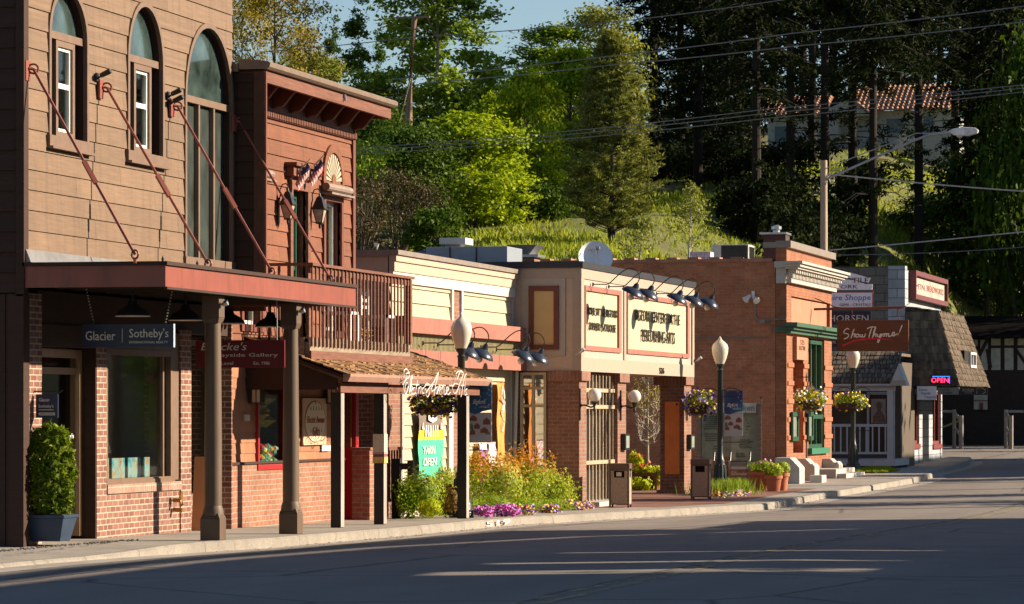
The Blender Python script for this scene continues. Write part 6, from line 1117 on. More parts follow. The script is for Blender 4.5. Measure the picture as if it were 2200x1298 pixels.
# ------------------------------------------------------------------ veranda shop between the brick and white shops
yV = 101.; X_ = lambda u: Xat(u, yV); Z_ = lambda v: Zat(v, 1.3, yV); ve = thing('veranda_shop', 'small brown shop behind a white railed veranda with a dark shake roof', 'building', (0, 101, 0)); XE = X_(1924)
mb = MB(); mb.box(-6, XE-.25, 104, 107.1, -.2, Z_(775)-.0); mb.build('wall', M('brown_wall', (.085, .065, .045), .7, .12, 3), ve)
mb = MB(); shakeface(mb, (-4, 102.6, Z_(765)+.15), (XE-.02, 102.6, Z_(765)+.15), (XE+.08, yV-.2, Z_(822)), (-4, yV-.2, Z_(822)), 7, random.Random(4)); mb.box(-4, XE-.3, 102.7, 107.1, Z_(765)+.05, Z_(765)+.13); mb.build('shake_roof', SHAKE, ve)
VW = M('veranda_white', (.42, .44, .44), .5, .08, 5); mb = MB(); mb.box(-4, XE, yV-.1, yV+.05, Z_(840), Z_(829)); mb.box(-4, XE, yV-.12, 103.9, Z_(1001), Z_(987)); mb.box(-4, XE+.03, yV-.24, yV-.16, Z_(829)+.0, Z_(825)); mb.build('beam', VW, ve)
mb = MB(); mb.box(X_(1907), X_(1920), yV-.1, yV+.05, Z_(987), Z_(840)); mb.box(X_(1921), X_(1923), yV-.06, yV-.02, Z_(1000), Z_(838)); mb.box(-2, -1.86, yV-.1, yV+.05, Z_(987), Z_(840)); mb.build('post', VW, ve)
mb = MB(); mb.box(-1.9, X_(1907), yV-.06, yV, Z_(917), Z_(911)); mb.box(-1.9, X_(1907), yV-.05, yV-.01, Z_(976), Z_(971)); x = X_(1904)
while x > -1.85: mb.box(x-.035, x, yV-.05, yV-.01, Z_(971), Z_(917)); x -= .175
mb.build('railing', VW, ve)
mb = MB(); mb.box(-4, XE-.05, yV, 103.9, -.2, Z_(1002)); mb.build('underfloor', DARK, ve)
yy = 103.96; X2 = lambda u: Xat(u, yy); Z2 = lambda v: Zat(v, 1, yy)
f = MB(); f.box(X2(1863), X2(1868), yy-.06, yy, Z2(975), Z2(842)); f.box(X2(1869), X2(1906), yy-.05, yy, Z2(848), Z2(842)); fo = f.build('window', VW, ve); f = MB(); f.box(X2(1869), X2(1906), yy-.01, yy+.01, Z2(975), Z2(849)); f.build('pane', M('black_panel'), fo)
f = MB(); f.box(X2(1872), X2(1903), yy-.05, yy-.02, Z2(909), Z2(857)); f.build('poster', M('poster_paper', (.34, .30, .26), .6, .15, 6), fo)
f = MB(); f.prism([(X2(a), Z2(b)) for a, b in ((1875, 908), (1877, 893), (1884, 886), (1886, 880), (1883, 874), (1884, 866), (1889, 863), (1895, 866), (1896, 874), (1893, 880), (1895, 886), (1901, 892), (1903, 908))], 'y', yy-.055, yy-.051); f.build('portrait', M('sepia_ink', (.20, .11, .07), .7, .5, 18), fo)
# little white gable by the veranda
mb = MB(); a = X_(1936); zz0, zz1 = Z_(829), Z_(782); mb.prism([(a-.28, zz0), (a+.2, zz0), (a-.02, zz1)], 'y', yV-.3, yV+.3); mb.build('gable', VW, ve); mb = MB(); mb.box(a-.22, a+.14, yV-.34, yV-.301, Z_(829), Z_(818)); mb.build('gable_board', M('pale_beige'), ve)
# ================================================================== half timbered building in the trees' shade
yT = 148.; X_ = lambda u: Xat(u, yT); Z_ = lambda v: Zat(v, 0, yT); tu = thing('half_timbered_building', 'dark half timbered building with pale panels in deep shade', 'building', (0, 148, 0)); xa = -7
mb = MB(); mb.box(xa, 9, yT+.1, yT+8, 0, Z_(722)); mb.build('wall', M('tudor_dark', (.03, .018, .014), .8), tu)
mb = MB(); [mb.box(X_(a), X_(b), yT+.05, yT+.099, Z_(d), Z_(c)) for a, b, c, d in ((2085, 2100, 730, 743), (2106, 2122, 730, 795), (2129, 2149, 722, 742), (2129, 2149, 748, 795), (2158, 2177, 722, 742), (2158, 2177, 748, 795), (2186, 2204, 722, 742), (2186, 2204, 748, 795), (2213, 2240, 748, 795))]; mb.build('panel', M('tudor_cream', (.40, .38, .32), .8), tu)
mb = MB(); [mb.loft([(X_(a)-.05, yT+.0, Z_(b)), (X_(a)+.1, yT+.0, Z_(b)), (X_(a)+.1, yT+.049, Z_(b)), (X_(a)-.05, yT+.049, Z_(b))], [(X_(c)-.05, yT+.0, Z_(d)), (X_(c)+.1, yT+.0, Z_(d)), (X_(c)+.1, yT+.049, Z_(d)), (X_(c)-.05, yT+.049, Z_(d))]) for a, b, c, d in ((2084, 800, 2122, 725), (2177, 745, 2215, 800), (2120, 750, 2126, 790))]; mb.build('brace', M('tudor_dark'), tu)
mb = MB(); mb.prism([(yT-.6, Z_(722)-.1), (yT+9, Z_(722)-.1), (yT+4, Z_(722)+.9)], 'x', xa-.5, 9.6); mb.build('roof', M('tudor_roof', (.012, .010, .009), .95, .4, 6, spec=0), tu)
mb = MB(); mb.box(X_(2092), X_(2121), yT+.03, yT+.09, Z_(880), Z_(848)); mb.build('window', M('tudor_cream'), tu); mb = MB(); mb.box(X_(2104), X_(2112), yT+.0, yT+.029, Z_(880), Z_(865)); mb.box(X_(2092), X_(2121), yT, yT+.02, Z_(862), Z_(860)); mb.build('glazing_bar', M('barn_red'), tu)
# log barriers and stones
def logrun(pts, r): 
    for a, b in pts: LB.tube([a, b], r, 8)
for i, (us, lb) in enumerate((((2012, 2040, 2065), 'grey log barrier left of the dark steps'), ((2138, 2152, 2172), 'grey log barrier at the right edge of the steps'))):
    y = 138; X_ = lambda u: Xat(u, y); Z_ = lambda v: Zat(v, 0, y); g_ = gz(y); LB = MB(); u0, u1, u2 = us
    LB.tube([(X_(u2), y, g_-.1), (X_(u2), y, Z_(893))], .09, 10); LB.tube([(X_(u1), y+1.5, g_-.1), (X_(u1), y+1.5, Z_(880))], .07, 8); LB.tube([(X_(u1)+.0, y+1.5, Z_(885)), (X_(u2), y, Z_(905))], .055, 8); LB.tube([(X_(u1), y+1.5, Z_(918)), (X_(u2), y, Z_(938))], .05, 8); LB.tube([(X_(u1), y+1.5, Z_(884)), (X_(u0 if i == 0 else 2190), y+1.6, Z_(884))], .05, 8); LB.tube([(X_(u0), y+1.4, Z_(920)), (X_(u2), y, Z_(903))], .04, 8) if i == 0 else None
    tag(LB.build('log_barrier', M('bare_log', (.25, .22, .2), .9, .2, 6)), lb, 'barrier')
y = 118.; X_ = lambda u: Xat(u, y); 
mb = MB(); [mb.box(X_(a), X_(b), y-.3, y+.1, gz(y)-.15, Zat(994, X_(a), y)) for a, b in ((2131, 2144), (2145, 2163))]; tag(mb.build('kerb_stone', STONE, bevel=.02), 'pale kerb stone block lying in the road on the right', 'stone')
# house up on the hill
yH = 205.; X_ = lambda u: Xat(u, yH); Z_ = lambda v: Zat(v, -8, yH); hh = thing('hill_house', 'white hillside house with orange pantile roofs among the tall conifers', 'house', (X_(1850), yH, Z_(330)))
HW = M('house_white', (.34, .34, .34), .8, .05); ROOFT = M('pantile', (.30, .15, .08), .8, .35, 7, isl=.3)
mb = MB(); mb.box(X_(1650), X_(1800), yH, yH+6, Z_(340)-1, Z_(245)); mb.box(X_(1800), X_(2040), yH+1, yH+7, Z_(340)-1, Z_(232)); mb.prism([(X_(1740), Z_(245)), (X_(1870), Z_(245)), (X_(1828), Z_(208))], 'y', yH-.1, yH+1); mb.build('wall', HW, hh)
def tiles(mb, x0, x1, y0, z0, y1, z1, rows=9, n=None):
    n = n or int((x1-x0)/.28)
    for i in range(rows):
        for k in range(n):
            q0, q1 = i/rows, (i+1.1)/rows; a = x0+(x1-x0)*k/n; w_ = (x1-x0)/n; lo = (y0+(y1-y0)*q0, z0+(z1-z0)*q0); hi = (y0+(y1-y0)*q1, z0+(z1-z0)*q1); mb.loft([(a, lo[0], lo[1]), (a+w_*.8, lo[0], lo[1]), (a+w_*.4, lo[0], lo[1]+.14)], [(a, hi[0], hi[1]-.05), (a+w_*.8, hi[0], hi[1]-.05), (a+w_*.4, hi[0], hi[1]+.07)])
    mb.poly([(x0, y0, z0-.02), (x1, y0, z0-.02), (x1, y1, z1-.02), (x0, y1, z1-.02)])
mb = MB(); tiles(mb, X_(1630), X_(1775), yH-.5, Z_(243), yH+3, Z_(192)); tiles(mb, X_(1812), X_(2040), yH+.5, Z_(232), yH+4, Z_(168)); mb.loft([(X_(1826), yH-.3, Z_(205)), (X_(1834), yH-.3, Z_(208)), (X_(1834), yH+1, Z_(208)), (X_(1826), yH+1, Z_(205))], [(X_(1875), yH-.3, Z_(246)), (X_(1885), yH-.3, Z_(249)), (X_(1885), yH+1, Z_(249)), (X_(1875), yH+1, Z_(246))]); mb.build('roof', ROOFT, hh)
mb = MB(); [mb.box(X_(a), X_(b), yH+(.95 if a > 1800 else -.06), yH+(.99 if a > 1800 else -.01), Z_(d), Z_(c)) for a, b, c, d in ((1665, 1700, 265, 300), (1900, 1935, 250, 290), (1960, 2000, 245, 285))]; mb.build('window', M('shade_glass', (.10, .14, .17), .2), hh)
mb = MB(); yl = yH-.15
for k in range(26): 
    for s in (-1, 1): a = X_(1820)+k*.12; mb.tube([(a, yl, Z_(330)), (a+s*1.0, yl, Z_(285))], .015, 3)
mb.build('lattice', HW, hh)
for u, w_, v0, v1, lb in ((1440, 30, 285, 320, 'small grey roofed shed showing behind the big pine'),):
    y = 190.; x = Xat(u, y); mb = MB(); z0, z1 = Zat(v1, x, y), Zat(v0, x, y); t = thing('hill_shed', lb, 'shed', (x, y, z0)); mb.box(x-.9, x+1.2, y, y+2, terr(x, y)-.3, z0); mb.build('wall', GREYW, t); mb = MB(); mb.loft([(x-1, y-.2, z1), (x+.0, y-.2, z1), (x+1.3, y-.2, z0), (x-1, y-.2, z0)], [(x-1, y+2.2, z1), (x, y+2.2, z1), (x+1.3, y+2.2, z0), (x-1, y+2.2, z0)]); mb.build('roof', GREYM, t)
# ================================================================== greenery
def leafmesh(name, P, size, mat, seed=0, parent=None, asp=.55, N=None, nb=.0, curl=.0, mats=None, mi=None):
    """one small rhombic leaf per point; N = preferred normals, nb = how strongly"""
    r = np.random.default_rng(seed); n = len(P); P = np.asarray(P, float); size = np.broadcast_to(np.asarray(size, float), (n,))
    nr = r.normal(size=(n, 3)); nr /= np.linalg.norm(nr, axis=1)[:, None]
    if N is not None: nr = nr*(1-nb)+N*nb*1.4; nr /= np.linalg.norm(nr, axis=1)[:, None]
    t = r.normal(size=(n, 3)); t -= nr*(t*nr).sum(1)[:, None]; t /= np.linalg.norm(t, axis=1)[:, None]; b = np.cross(nr, t)
    s = size[:, None]; V = np.stack([P-t*s, P+b*s*asp, P+t*s, P-b*s*asp], 1).reshape(-1, 3)
    me = bpy.data.meshes.new(name); me.vertices.add(4*n); me.vertices.foreach_set('co', V.ravel()); me.loops.add(4*n); me.loops.foreach_set('vertex_index', np.arange(4*n, dtype=np.int32)); me.polygons.add(n); me.polygons.foreach_set('loop_start', np.arange(0, 4*n, 4, dtype=np.int32)); me.polygons.foreach_set('loop_total', np.full(n, 4, dtype=np.int32))
    for m in (mats or [mat]): me.materials.append(m)
    if mi is not None: me.polygons.foreach_set('material_index', np.asarray(mi, dtype=np.int32))
    me.update(calc_edges=True); o = bpy.data.objects.new(name, me); C.objects.link(o)
    if parent is not None: attach(o, parent)
    return o
def blob(n, c, r, rg, shell=.6):
    d = rg.normal(size=(n, 3)); d /= np.linalg.norm(d, axis=1)[:, None]; q = rg.uniform(shell, 1, n)**.6; return np.asarray(c)+d*q[:, None]*np.asarray(r), d
def crown(rg, H, W, z0, nclump, nleaf, prof, cr=.14, holes=.0):
    """clumps scattered through a crown envelope; prof(q) = relative radius at height fraction q"""
    P = []; Cn = []
    while len(Cn) < nclump:
        q = rg.uniform(0, 1); a = rg.uniform(0, 2*math.pi); rr = prof(q)*W/2*(1+.18*math.sin(3*a+q*9))*rg.uniform(.25, 1)**.55; Cn.append((rr*math.cos(a), rr*math.sin(a), z0+(H-z0)*q))
    Cn = np.array(Cn); w_ = rg.uniform(.5, 1.5, nclump); k = rg.choice(nclump, nleaf, p=w_/w_.sum()); s = cr*W*(.6+.8*w_[k])[:, None]*.62
    P = Cn[k]+rg.normal(size=(nleaf, 3))*s*np.array([1, 1, .5]); return P, Cn
def limbs(mb, Cn, H, z0, r0, rg, n=14, lean=0):
    mb.tube([(0, 0, -.6), (0, 0, z0), (lean*.5, 0, (z0+H)/2), (lean, 0, H*.93)], [r0*1.15, r0*.8, r0*.45, r0*.1], 9)
    for c in Cn[rg.choice(len(Cn), min(n, len(Cn)), replace=False)]:
        zb = max(z0*.7, c[2]-np.hypot(c[0], c[1])*rg.uniform(.7, 1.2)); m = (c[0]*.45, c[1]*.45, zb+(c[2]-zb)*.35); mb.tube([(0, 0, zb), m, tuple(c)], [r0*.32, r0*.2, r0*.05], 5, False)
BARK = M('grey_bark', (.10, .075, .055), .9, .3, 6, (1, 1, .3), .4); BARKD = M('dark_bark', (.018, .012, .009), .95, .3, 6, (1, 1, .3), .4); BARKP = M('pale_bark', (.40, .36, .28), .8, .25, 9, (1, 1, .4), .2)
def dtree(nm, lab, seed, H, W, z0, ncl, nl, prof, ls, mat, bark=BARK, cr=.14, r0=.16, lean=0, nb=16):
    rg = np.random.default_rng(seed); t = thing(nm, lab, 'tree'); P, Cn = crown(rg, H, W, z0, ncl, nl, prof, cr); P[:, 2] = np.maximum(P[:, 2], .1)
    N = P-np.array([0, 0, (z0+H)/2]); N /= np.linalg.norm(N, axis=1)[:, None]+1e-6
    leafmesh('crown', P, rg.uniform(.5, 1.5, nl)*ls, mat, seed, t, .6, N+np.array([0, 0, .5]), .35); mb = MB(); limbs(mb, Cn, H, z0, r0, rg, nb, lean); mb.build('trunk', bark, t); return t
rnd_ = lambda q: math.sqrt(max(0, 1-(2*q-1)**2))*.95+.05
egg = lambda q: math.sqrt(max(0, 1-(1.6*q-.6)**2)) if q > .375 else .55+1.2*q
L_MAPLE = leafm('maple_leaves', (.06, .13, .006), (.30, .40, .015), .48, c3=(.54, .56, .04)); L_COT = leafm('cottonwood_leaves', (.055, .12, .012), (.24, .34, .035), .46, c3=(.44, .50, .10)); L_DARKG = leafm('deep_green_leaves', (.025, .06, .006), (.10, .16, .016), .35)
L_PALE = leafm('pale_green_leaves', (.12, .15, .03), (.30, .32, .06), .42, c3=(.48, .45, .16)); L_LARCH = leafm('larch_needles', (.14, .10, .015), (.36, .27, .035), .42, c3=(.5, .42, .08)); L_POP = leafm('poplar_leaves', (.03, .08, .014), (.13, .20, .03), .35); L_PINE = leafm('pine_needles', (.04, .065, .012), (.18, .20, .045), .32, c3=(.40, .36, .13))
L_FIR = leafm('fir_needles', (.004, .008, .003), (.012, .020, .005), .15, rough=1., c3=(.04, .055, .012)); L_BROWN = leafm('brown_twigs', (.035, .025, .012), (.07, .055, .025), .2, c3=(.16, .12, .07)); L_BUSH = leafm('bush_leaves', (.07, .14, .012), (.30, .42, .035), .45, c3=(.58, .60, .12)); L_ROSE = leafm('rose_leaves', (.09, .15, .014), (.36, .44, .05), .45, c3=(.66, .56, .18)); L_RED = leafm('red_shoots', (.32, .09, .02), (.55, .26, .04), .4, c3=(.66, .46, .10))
def place(tmpl, u, Y, vtop, wpx, lab, first=False, grp=None, dz=0, H=1, W=1):
    x = Xat(u, Y); g_ = terr(x, Y)+dz; h = Zat(vtop, x, Y)-g_; w_ = wpx*depth(x, Y)/F; o = tmpl if first else dup(tmpl)
    o.location = (x, Y, g_); o.scale = (w_/W, w_/W, h/H); o.rotation_euler[2] = (u*.37) % 6.28; o['label'] = lab
    if grp: o['group'] = grp
    return o
HG = 'leafy trees on the hillside'
tm = dtree('maple_tree', 'x', 1, 7, 5, .9, 75, 20000, egg, .10, L_MAPLE, cr=.088, nb=30); K1 = dict(H=7, W=5)
place(tm, 1008, 137, 258, 270, 'rounded bright yellow green maple in front of the hillside trees', True, HG, **K1); place(tm, 1132, 144, 165, 185, 'upright bright maple left of the big olive pine', False, HG, **K1); place(tm, 1075, 150, 215, 150, 'maple between the rounded bright maple and the upright one', False, HG, **K1)
place(tm, 1225, 156, 120, 200, 'bright leafy tree right behind the top of the big olive pine', False, HG, **K1)
tm = dtree('cottonwood_tree', 'x', 2, 12, 5.6, 2.0, 110, 22000, egg, .105, L_COT, BARKP, cr=.072, nb=34); K2 = dict(H=12, W=5.6)
place(tm, 940, 153, -70, 300, 'tall airy cottonwood behind the wooden utility pole', True, HG, **K2); place(tm, 1185, 162, 62, 240, 'pale leafed round topped tree against the sky', False, HG, **K2); place(tm, 1050, 160, 150, 140, 'slim cottonwood right of the tall airy one', False, HG, **K2)
tm = dtree('green_tree', 'x', 3, 7, 5, 1.0, 70, 14000, egg, .105, L_DARKG, cr=.14)
place(tm, 885, 134, 275, 215, 'darker green tree below the utility pole', True, HG, **K1); place(tm, 795, 145, 225, 170, 'dark green tree just right of the bracketed cornice', False, HG, **K1); place(tm, 1150, 152, 300, 240, 'dark tree filling the gap left of the big olive pine', False, HG, **K1); place(tm, 1010, 158, 250, 300, 'dark tree behind the rounded bright maple', False, HG, **K1)
place(tm, 2120, 166, 330, 230, 'dark leafy tree above the half timbered building', False, HG, **K1); place(tm, 2025, 172, 420, 200, 'dark leafy tree behind the shake mansard', False, HG, **K1); place(tm, 2215, 160, 100, 220, 'dark leafy tree cut by the right edge of the picture', False, HG, **K1)
tm = dtree('yellow_green_tree', 'x', 4, 9, 4.5, 1.5, 70, 11000, rnd_, .105, L_PALE, cr=.12); K4 = dict(H=9, W=4.5)
place(tm, 1293, 166, 18, 170, 'yellow green tree showing over the big olive pine', True, HG, **K4); place(tm, 805, 152, 185, 200, 'pale grey green tree between the poplar and the utility pole', False, HG, **K4); place(tm, 672, 156, 120, 150, 'pale sparse tree over the red cornice', False, HG, **K4); place(tm, 1100, 168, 190, 160, 'pale tree low against the sky left of the round topped one', False, HG, **K4)
spin = lambda q: .25+.75*math.sin(math.pi*min(1, q*.8+.12))
tm = dtree('poplar_tree', 'x', 5, 10, 1.6, .6, 60, 6500, spin, .10, L_POP, cr=.18, r0=.1, nb=24); K5 = dict(H=10, W=1.6)
place(tm, 770, 170, 0, 60, 'slender poplar against the sky, taller of two', True, HG, **K5); place(tm, 718, 168, 42, 36, 'slender dark poplar against the sky, left and shorter of two', False, HG, **K5); place(tm, 812, 176, 70, 30, 'short slim poplar top against the sky right of the tall poplar', False, HG, **K5)
tm = dtree('larch_tree', 'x', 6, 13, 7, 2.0, 130, 17000, rnd_, .085, L_LARCH, BARK, cr=.085, nb=40); K6 = dict(H=13, W=7)
place(tm, 590, 150, -90, 250, 'tall brownish yellow larch over the red building roof', True, HG, **K6); place(tm, 520, 160, -60, 170, 'brownish larch partly behind the brown shop', False, HG, **K6); place(tm, 640, 165, 60, 140, 'shorter brownish larch right of the tall one', False, HG, **K6)
# brown scrub
def scrub(u, Y, vtop, wpx, lab, seed, mat=L_BROWN, nl=3500, ls=.06, nm='shrub', cat='shrub', first=None):
    x = Xat(u, Y); g_ = terr(x, Y); h = Zat(vtop, x, Y)-g_; w_ = wpx*depth(x, Y)/F; rg = np.random.default_rng(seed); t = thing(nm, lab, cat, (x, Y, g_)); P, Cn = crown(rg, h, w_, h*.05, 40, nl, rnd_, .12); leafmesh('foliage', P+np.array([x, Y, g_]), rg.uniform(.6, 1.4, nl)*ls, mat, seed, t, .4)
    mb = MB(); [mb.tube([(x+c[0]*.1, Y+c[1]*.1, g_-.2), (x+c[0]*.6, Y+c[1]*.6, g_+c[2]*.55), (x+c[0], Y+c[1], g_+c[2])], [.03, .018, .006], 4, False) for c in Cn]; mb.build('stem', BARK, t); return t
scrub(850, 127, 378, 190, 'grey brown bare shrub above the cream shop roof', 21, nl=5000); scrub(775, 124, 385, 120, 'brown bare shrub beside the red building wall', 22, nl=3500); scrub(940, 126, 455, 120, 'low brown scrub at the left end of the grass slope', 23, L_DARKG, 3000, .09); scrub(790, 130, 300, 130, 'tangled olive shrub right of the red building', 24, L_BUSH, 4500, .08); scrub(1060, 141, 425, 200, 'dark scrub under the maples at the top of the grass', 25, L_DARKG, 5000, .09); scrub(1180, 142, 400, 150, 'dark scrub left of the big pine foot', 26, L_DARKG, 4000, .09)
# young birches
def birch(u, Y, vtop, wpx, lab, seed):
    x = Xat(u, Y); g_ = terr(x, Y); h = Zat(vtop, x, Y)-g_; w_ = wpx*depth(x, Y)/F; rg = np.random.default_rng(seed); t = thing('birch_sapling', lab, 'tree', (x, Y, g_), 'young birches behind the low roofs'); mb = MB(); mb.tube([(x, Y, g_-.3), (x+.05, Y, g_+h*.4), (x+.12, Y, g_+h*.75), (x+.1, Y, g_+h)], [.05, .04, .025, .008], 7); P = []
    for k in range(26):
        q = rg.uniform(.25, .98); a = rg.uniform(0, 6.28); L_ = w_*.5*(1.1-q)*1.3; b = np.array([x+.05+.07*q, Y, g_+h*q]); e = b+np.array([math.cos(a)*L_, math.sin(a)*L_, L_*.6]); mb.tube([b, (b+e)/2+np.array([0, 0, .05]), e], [.012, .008, .003], 4, False); m_ = 38; s = rg.uniform(.3, 1.05, m_)[:, None]; P.append(b+(e-b)*s+rg.normal(size=(m_, 3))*.09)
    mb.build('trunk', BARKP, t); P = np.concatenate(P); leafmesh('foliage', P, .055, leafm('birch_leaves', (.16, .18, .04), (.34, .36, .10), .4), seed, t, .7)
birch(1478, 129, 398, 120, 'young birch with a pale stem behind the brick parapet, right of two', 31); birch(1372, 126, 468, 120, 'young birch low beside the satellite dish, left of two', 32)
# big olive pine
def pine():
    rg = np.random.default_rng(41); H, W = 9, 4.2; t = thing('pine_tree', 'big bushy olive brown pine on the grass slope', 'tree'); P = []; S_ = []; NN = []; mb = MB(); mb.tube([(0, 0, -.5), (0, 0, 4), (.05, 0, H-.2)], [.16, .11, .02], 9)
    for k in range(760):
        q = rg.uniform(.04, 1)**.9; a = rg.uniform(0, 6.283); R_ = W/2*min(1, 1.32*(1-q)**.62+.02)*min(1, .62+q*1.8)*rg.uniform(.5, 1.05); b = np.array([0, 0, q*H-.25*R_]); e = np.array([math.cos(a)*R_, math.sin(a)*R_, q*H+.15]); 
        if k % 2 == 0: mb.tube([b, (b+e)/2-np.array([0, 0, .05]), e], [.025, .016, .006], 4, False)
        m_ = 58; ctr = e-(e-b)*rg.uniform(0, .35, m_)[:, None]; d = rg.normal(size=(m_, 3)); d[:, 2] = abs(d[:, 2])*.8+.1; d /= np.linalg.norm(d, axis=1)[:, None]; P.append(ctr+d*rg.uniform(.04, .22, m_)[:, None]); NN.append(d)
    P = np.concatenate(P); r2 = np.random.default_rng(5); n = len(P); D = np.concatenate(NN)
    side_ = np.cross(D, r2.normal(size=(n, 3))); side_ /= np.linalg.norm(side_, axis=1)[:, None]; s = r2.uniform(.09, .16, n)[:, None]; V = np.stack([P-D*s, P+side_*.022, P+D*s, P-side_*.022], 1).reshape(-1, 3)
    me = bpy.data.meshes.new('crown'); me.from_pydata(V.tolist(), [], [(4*i, 4*i+1, 4*i+2, 4*i+3) for i in range(n)]); me.materials.append(L_PINE); o = bpy.data.objects.new('crown', me); C.objects.link(o); attach(o, t)
    mb.build('trunk', BARKD, t); return t
pn = pine(); place(pn, 1314, 133, 78, 222, 'big bushy olive brown pine on the grass slope', True, None, H=9, W=4.2)
# tall dark conifers
def fir(seed, cb=.30, nlev=42):
    rg = np.random.default_rng(seed); H, W = 24, 6.5; t = thing('conifer_tree', 'x', 'tree', group='tall dark conifers on the hill'); P = []; N = []; mb = MB(); mb.tube([(0, 0, -1), (0, 0, 9), (.1, 0, H)], [.26, .19, .03], 10)
    for i in range(nlev):
        q = cb+(1-cb)*(i/nlev)**.92; nb = 5 if q > .45 else 4
        for k in range(nb):
            a = rg.uniform(0, 6.283); L_ = W/2*min(1, (1-q)*1.9+.05)*rg.uniform(.5, 1.1)*(1 if q > .36 else .7); z = q*H+rg.uniform(-.2, .2); b = np.array([0, 0, z]); e = np.array([math.cos(a)*L_, math.sin(a)*L_, z-.28*L_+.1]); m = (b+e)/2+np.array([0, 0, .12*L_]); mb.tube([b, m, e], [.05, .03, .01], 4, False)
            n = int(105*max(.35, L_/3)); s = rg.uniform(.12, 1, n); p = b*((1-s)**2)[:, None]+m*(2*s*(1-s))[:, None]+e*(s**2)[:, None]; wd = .10+.28*np.sin(np.pi*np.clip(s, 0, 1))*L_*.42; t_ = np.array([-math.sin(a), math.cos(a), 0]); p = p+t_*rg.normal(size=n)[:, None]*wd[:, None]*.8; p[:, 2] -= abs(rg.normal(size=n))*.16; P.append(p)
    for i in range(12 if cb < .4 else 22):    # thin, half dead lower boughs
        a = rg.uniform(0, 6.28); z = rg.uniform(.04, max(cb, .1))*H if cb < .4 else rg.uniform(.18, cb)*H; L_ = rg.uniform(1.2, 2.6); e = np.array([math.cos(a)*L_, math.sin(a)*L_, z-.30*L_]); m = np.array([math.cos(a)*L_*.5, math.sin(a)*L_*.5, z-.02]); mb.tube([(0, 0, z), m, e], [.035, .02, .006], 4, False)
        if i % 2: n = 60; s = rg.uniform(.45, 1, n)[:, None]; P.append(m+(e-m)*s+rg.normal(size=(n, 3))*np.array([.22, .22, .12]))
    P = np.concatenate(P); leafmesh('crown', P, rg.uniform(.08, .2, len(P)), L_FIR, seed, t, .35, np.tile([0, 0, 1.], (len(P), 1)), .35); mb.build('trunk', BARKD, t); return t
f1, f2, f3, f4 = fir(51, .17, 56), fir(52, .27, 46), fir(53, .05, 66), fir(54, .44, 42)
def _p0(tm_): tm_.location = (7, 171, terr(7, 171)); tm_['label'] = 'dark conifer just right of the picture above the half timbered building'
_p0(f4)
def pf(tm, u, Y, s, lab, first=False, X=None):
    x = Xat(u, Y) if X is None else X; o = tm if first else dup(tm); o.location = (x, Y, terr(x, Y)-.1); o.scale = (s, s, s); o.rotation_euler[2] = (u*.71+Y) % 6.28; o['label'] = lab; return o
pf(f3, 1405, 176, .95, 'dark conifer at the left edge of the conifer group', True); pf(f1, 1500, 165, .9, 'dark conifer standing over the brick parapet birch', True); pf(f2, 1625, 146, .82, 'dark conifer whose bare trunk stands left of the orange roofed house', True)
for k, (tm_, u, Y, s, lb) in enumerate(((f3, 1462, 184, .9, 'dense conifer behind the birch at the left of the group'), (f3, 1560, 178, .9, 'conifer between the brick parapet birch and the orange roofs'), (f4, 1698, 158, .85, 'conifer trunk in front of the left orange roof'), (f4, 1745, 186, .9, 'conifer between the two orange roofs'), (f4, 1832, 160, .9, 'conifer in front of the white gable of the hill house'), (f4, 1876, 150, .8, 'slim conifer trunk in front of the middle of the right orange roof'), (f4, 1974, 160, .85, 'conifer trunk below the street light head'), (f4, 2052, 188, .95, 'conifer right of the orange roofed house'), (f4, 2112, 174, .9, 'stout conifer behind the street light head'), (f3, 2170, 170, 1., 'conifer nearest the right edge of the picture'), (f3, 1530, 196, 1., 'conifer far back behind the parapet birch'), (f3, 1660, 232, 1.1, 'conifer behind the left orange roof'), (f3, 1790, 236, 1.1, 'conifer behind the middle of the hill house'), (f3, 1930, 238, 1.15, 'conifer behind the right orange roof'), (f3, 2080, 226, 1.1, 'conifer far back on the right'), (f3, 1590, 214, 1., 'conifer far back left of the hill house'), (f2, 2020, 236, .9, 'conifer beside the right end of the hill house'), (f4, 1772, 158, .85, 'conifer trunk just left of the street light pole'), (f2, 2150, 164, .9, 'conifer between the street light head and the right edge'), (f3, 1860, 255, 1.2, 'conifer highest on the hill behind the house'), (f3, 1725, 252, 1.2, 'conifer highest on the hill behind the left roof'), (f3, 1995, 250, 1.2, 'conifer highest on the hill behind the right roof'))): pf(tm_, u, Y, s, lb)
for k, (X, Y, s) in enumerate(((6, 178, .9), (13, 170, .7), (5, 158, .8), (8.5, 165, .85), (10, 152, .75), (4.5, 168, .8), (12, 157, .8), (13, 145, .75), (11.5, 164, .8), (15, 151, .85), (2, 222, 1.), (14, 212, 1.1), (20, 178, .8), (8, 232, 1.2), (25, 168, .75), (24, 150, .62), (20, 140, .55), (26, 128, .5))): pf(f3, 2300+k*13, Y, s, 'dark conifer added unseen right of the picture to shade the hill', X=X)  # conifers added out of view to shade the slope
tm = dtree('unseen_shade_tree', 'unseen leafy tree added across the street to shade the veranda', 61, 11, 7, 2.5, 70, 7000, rnd_, .16, L_DARKG, cr=.13); tm.location = (21, 108.5, 0); tm['label'] = 'unseen leafy tree added across the street to shade the veranda'  # tree added out of view to shade the veranda
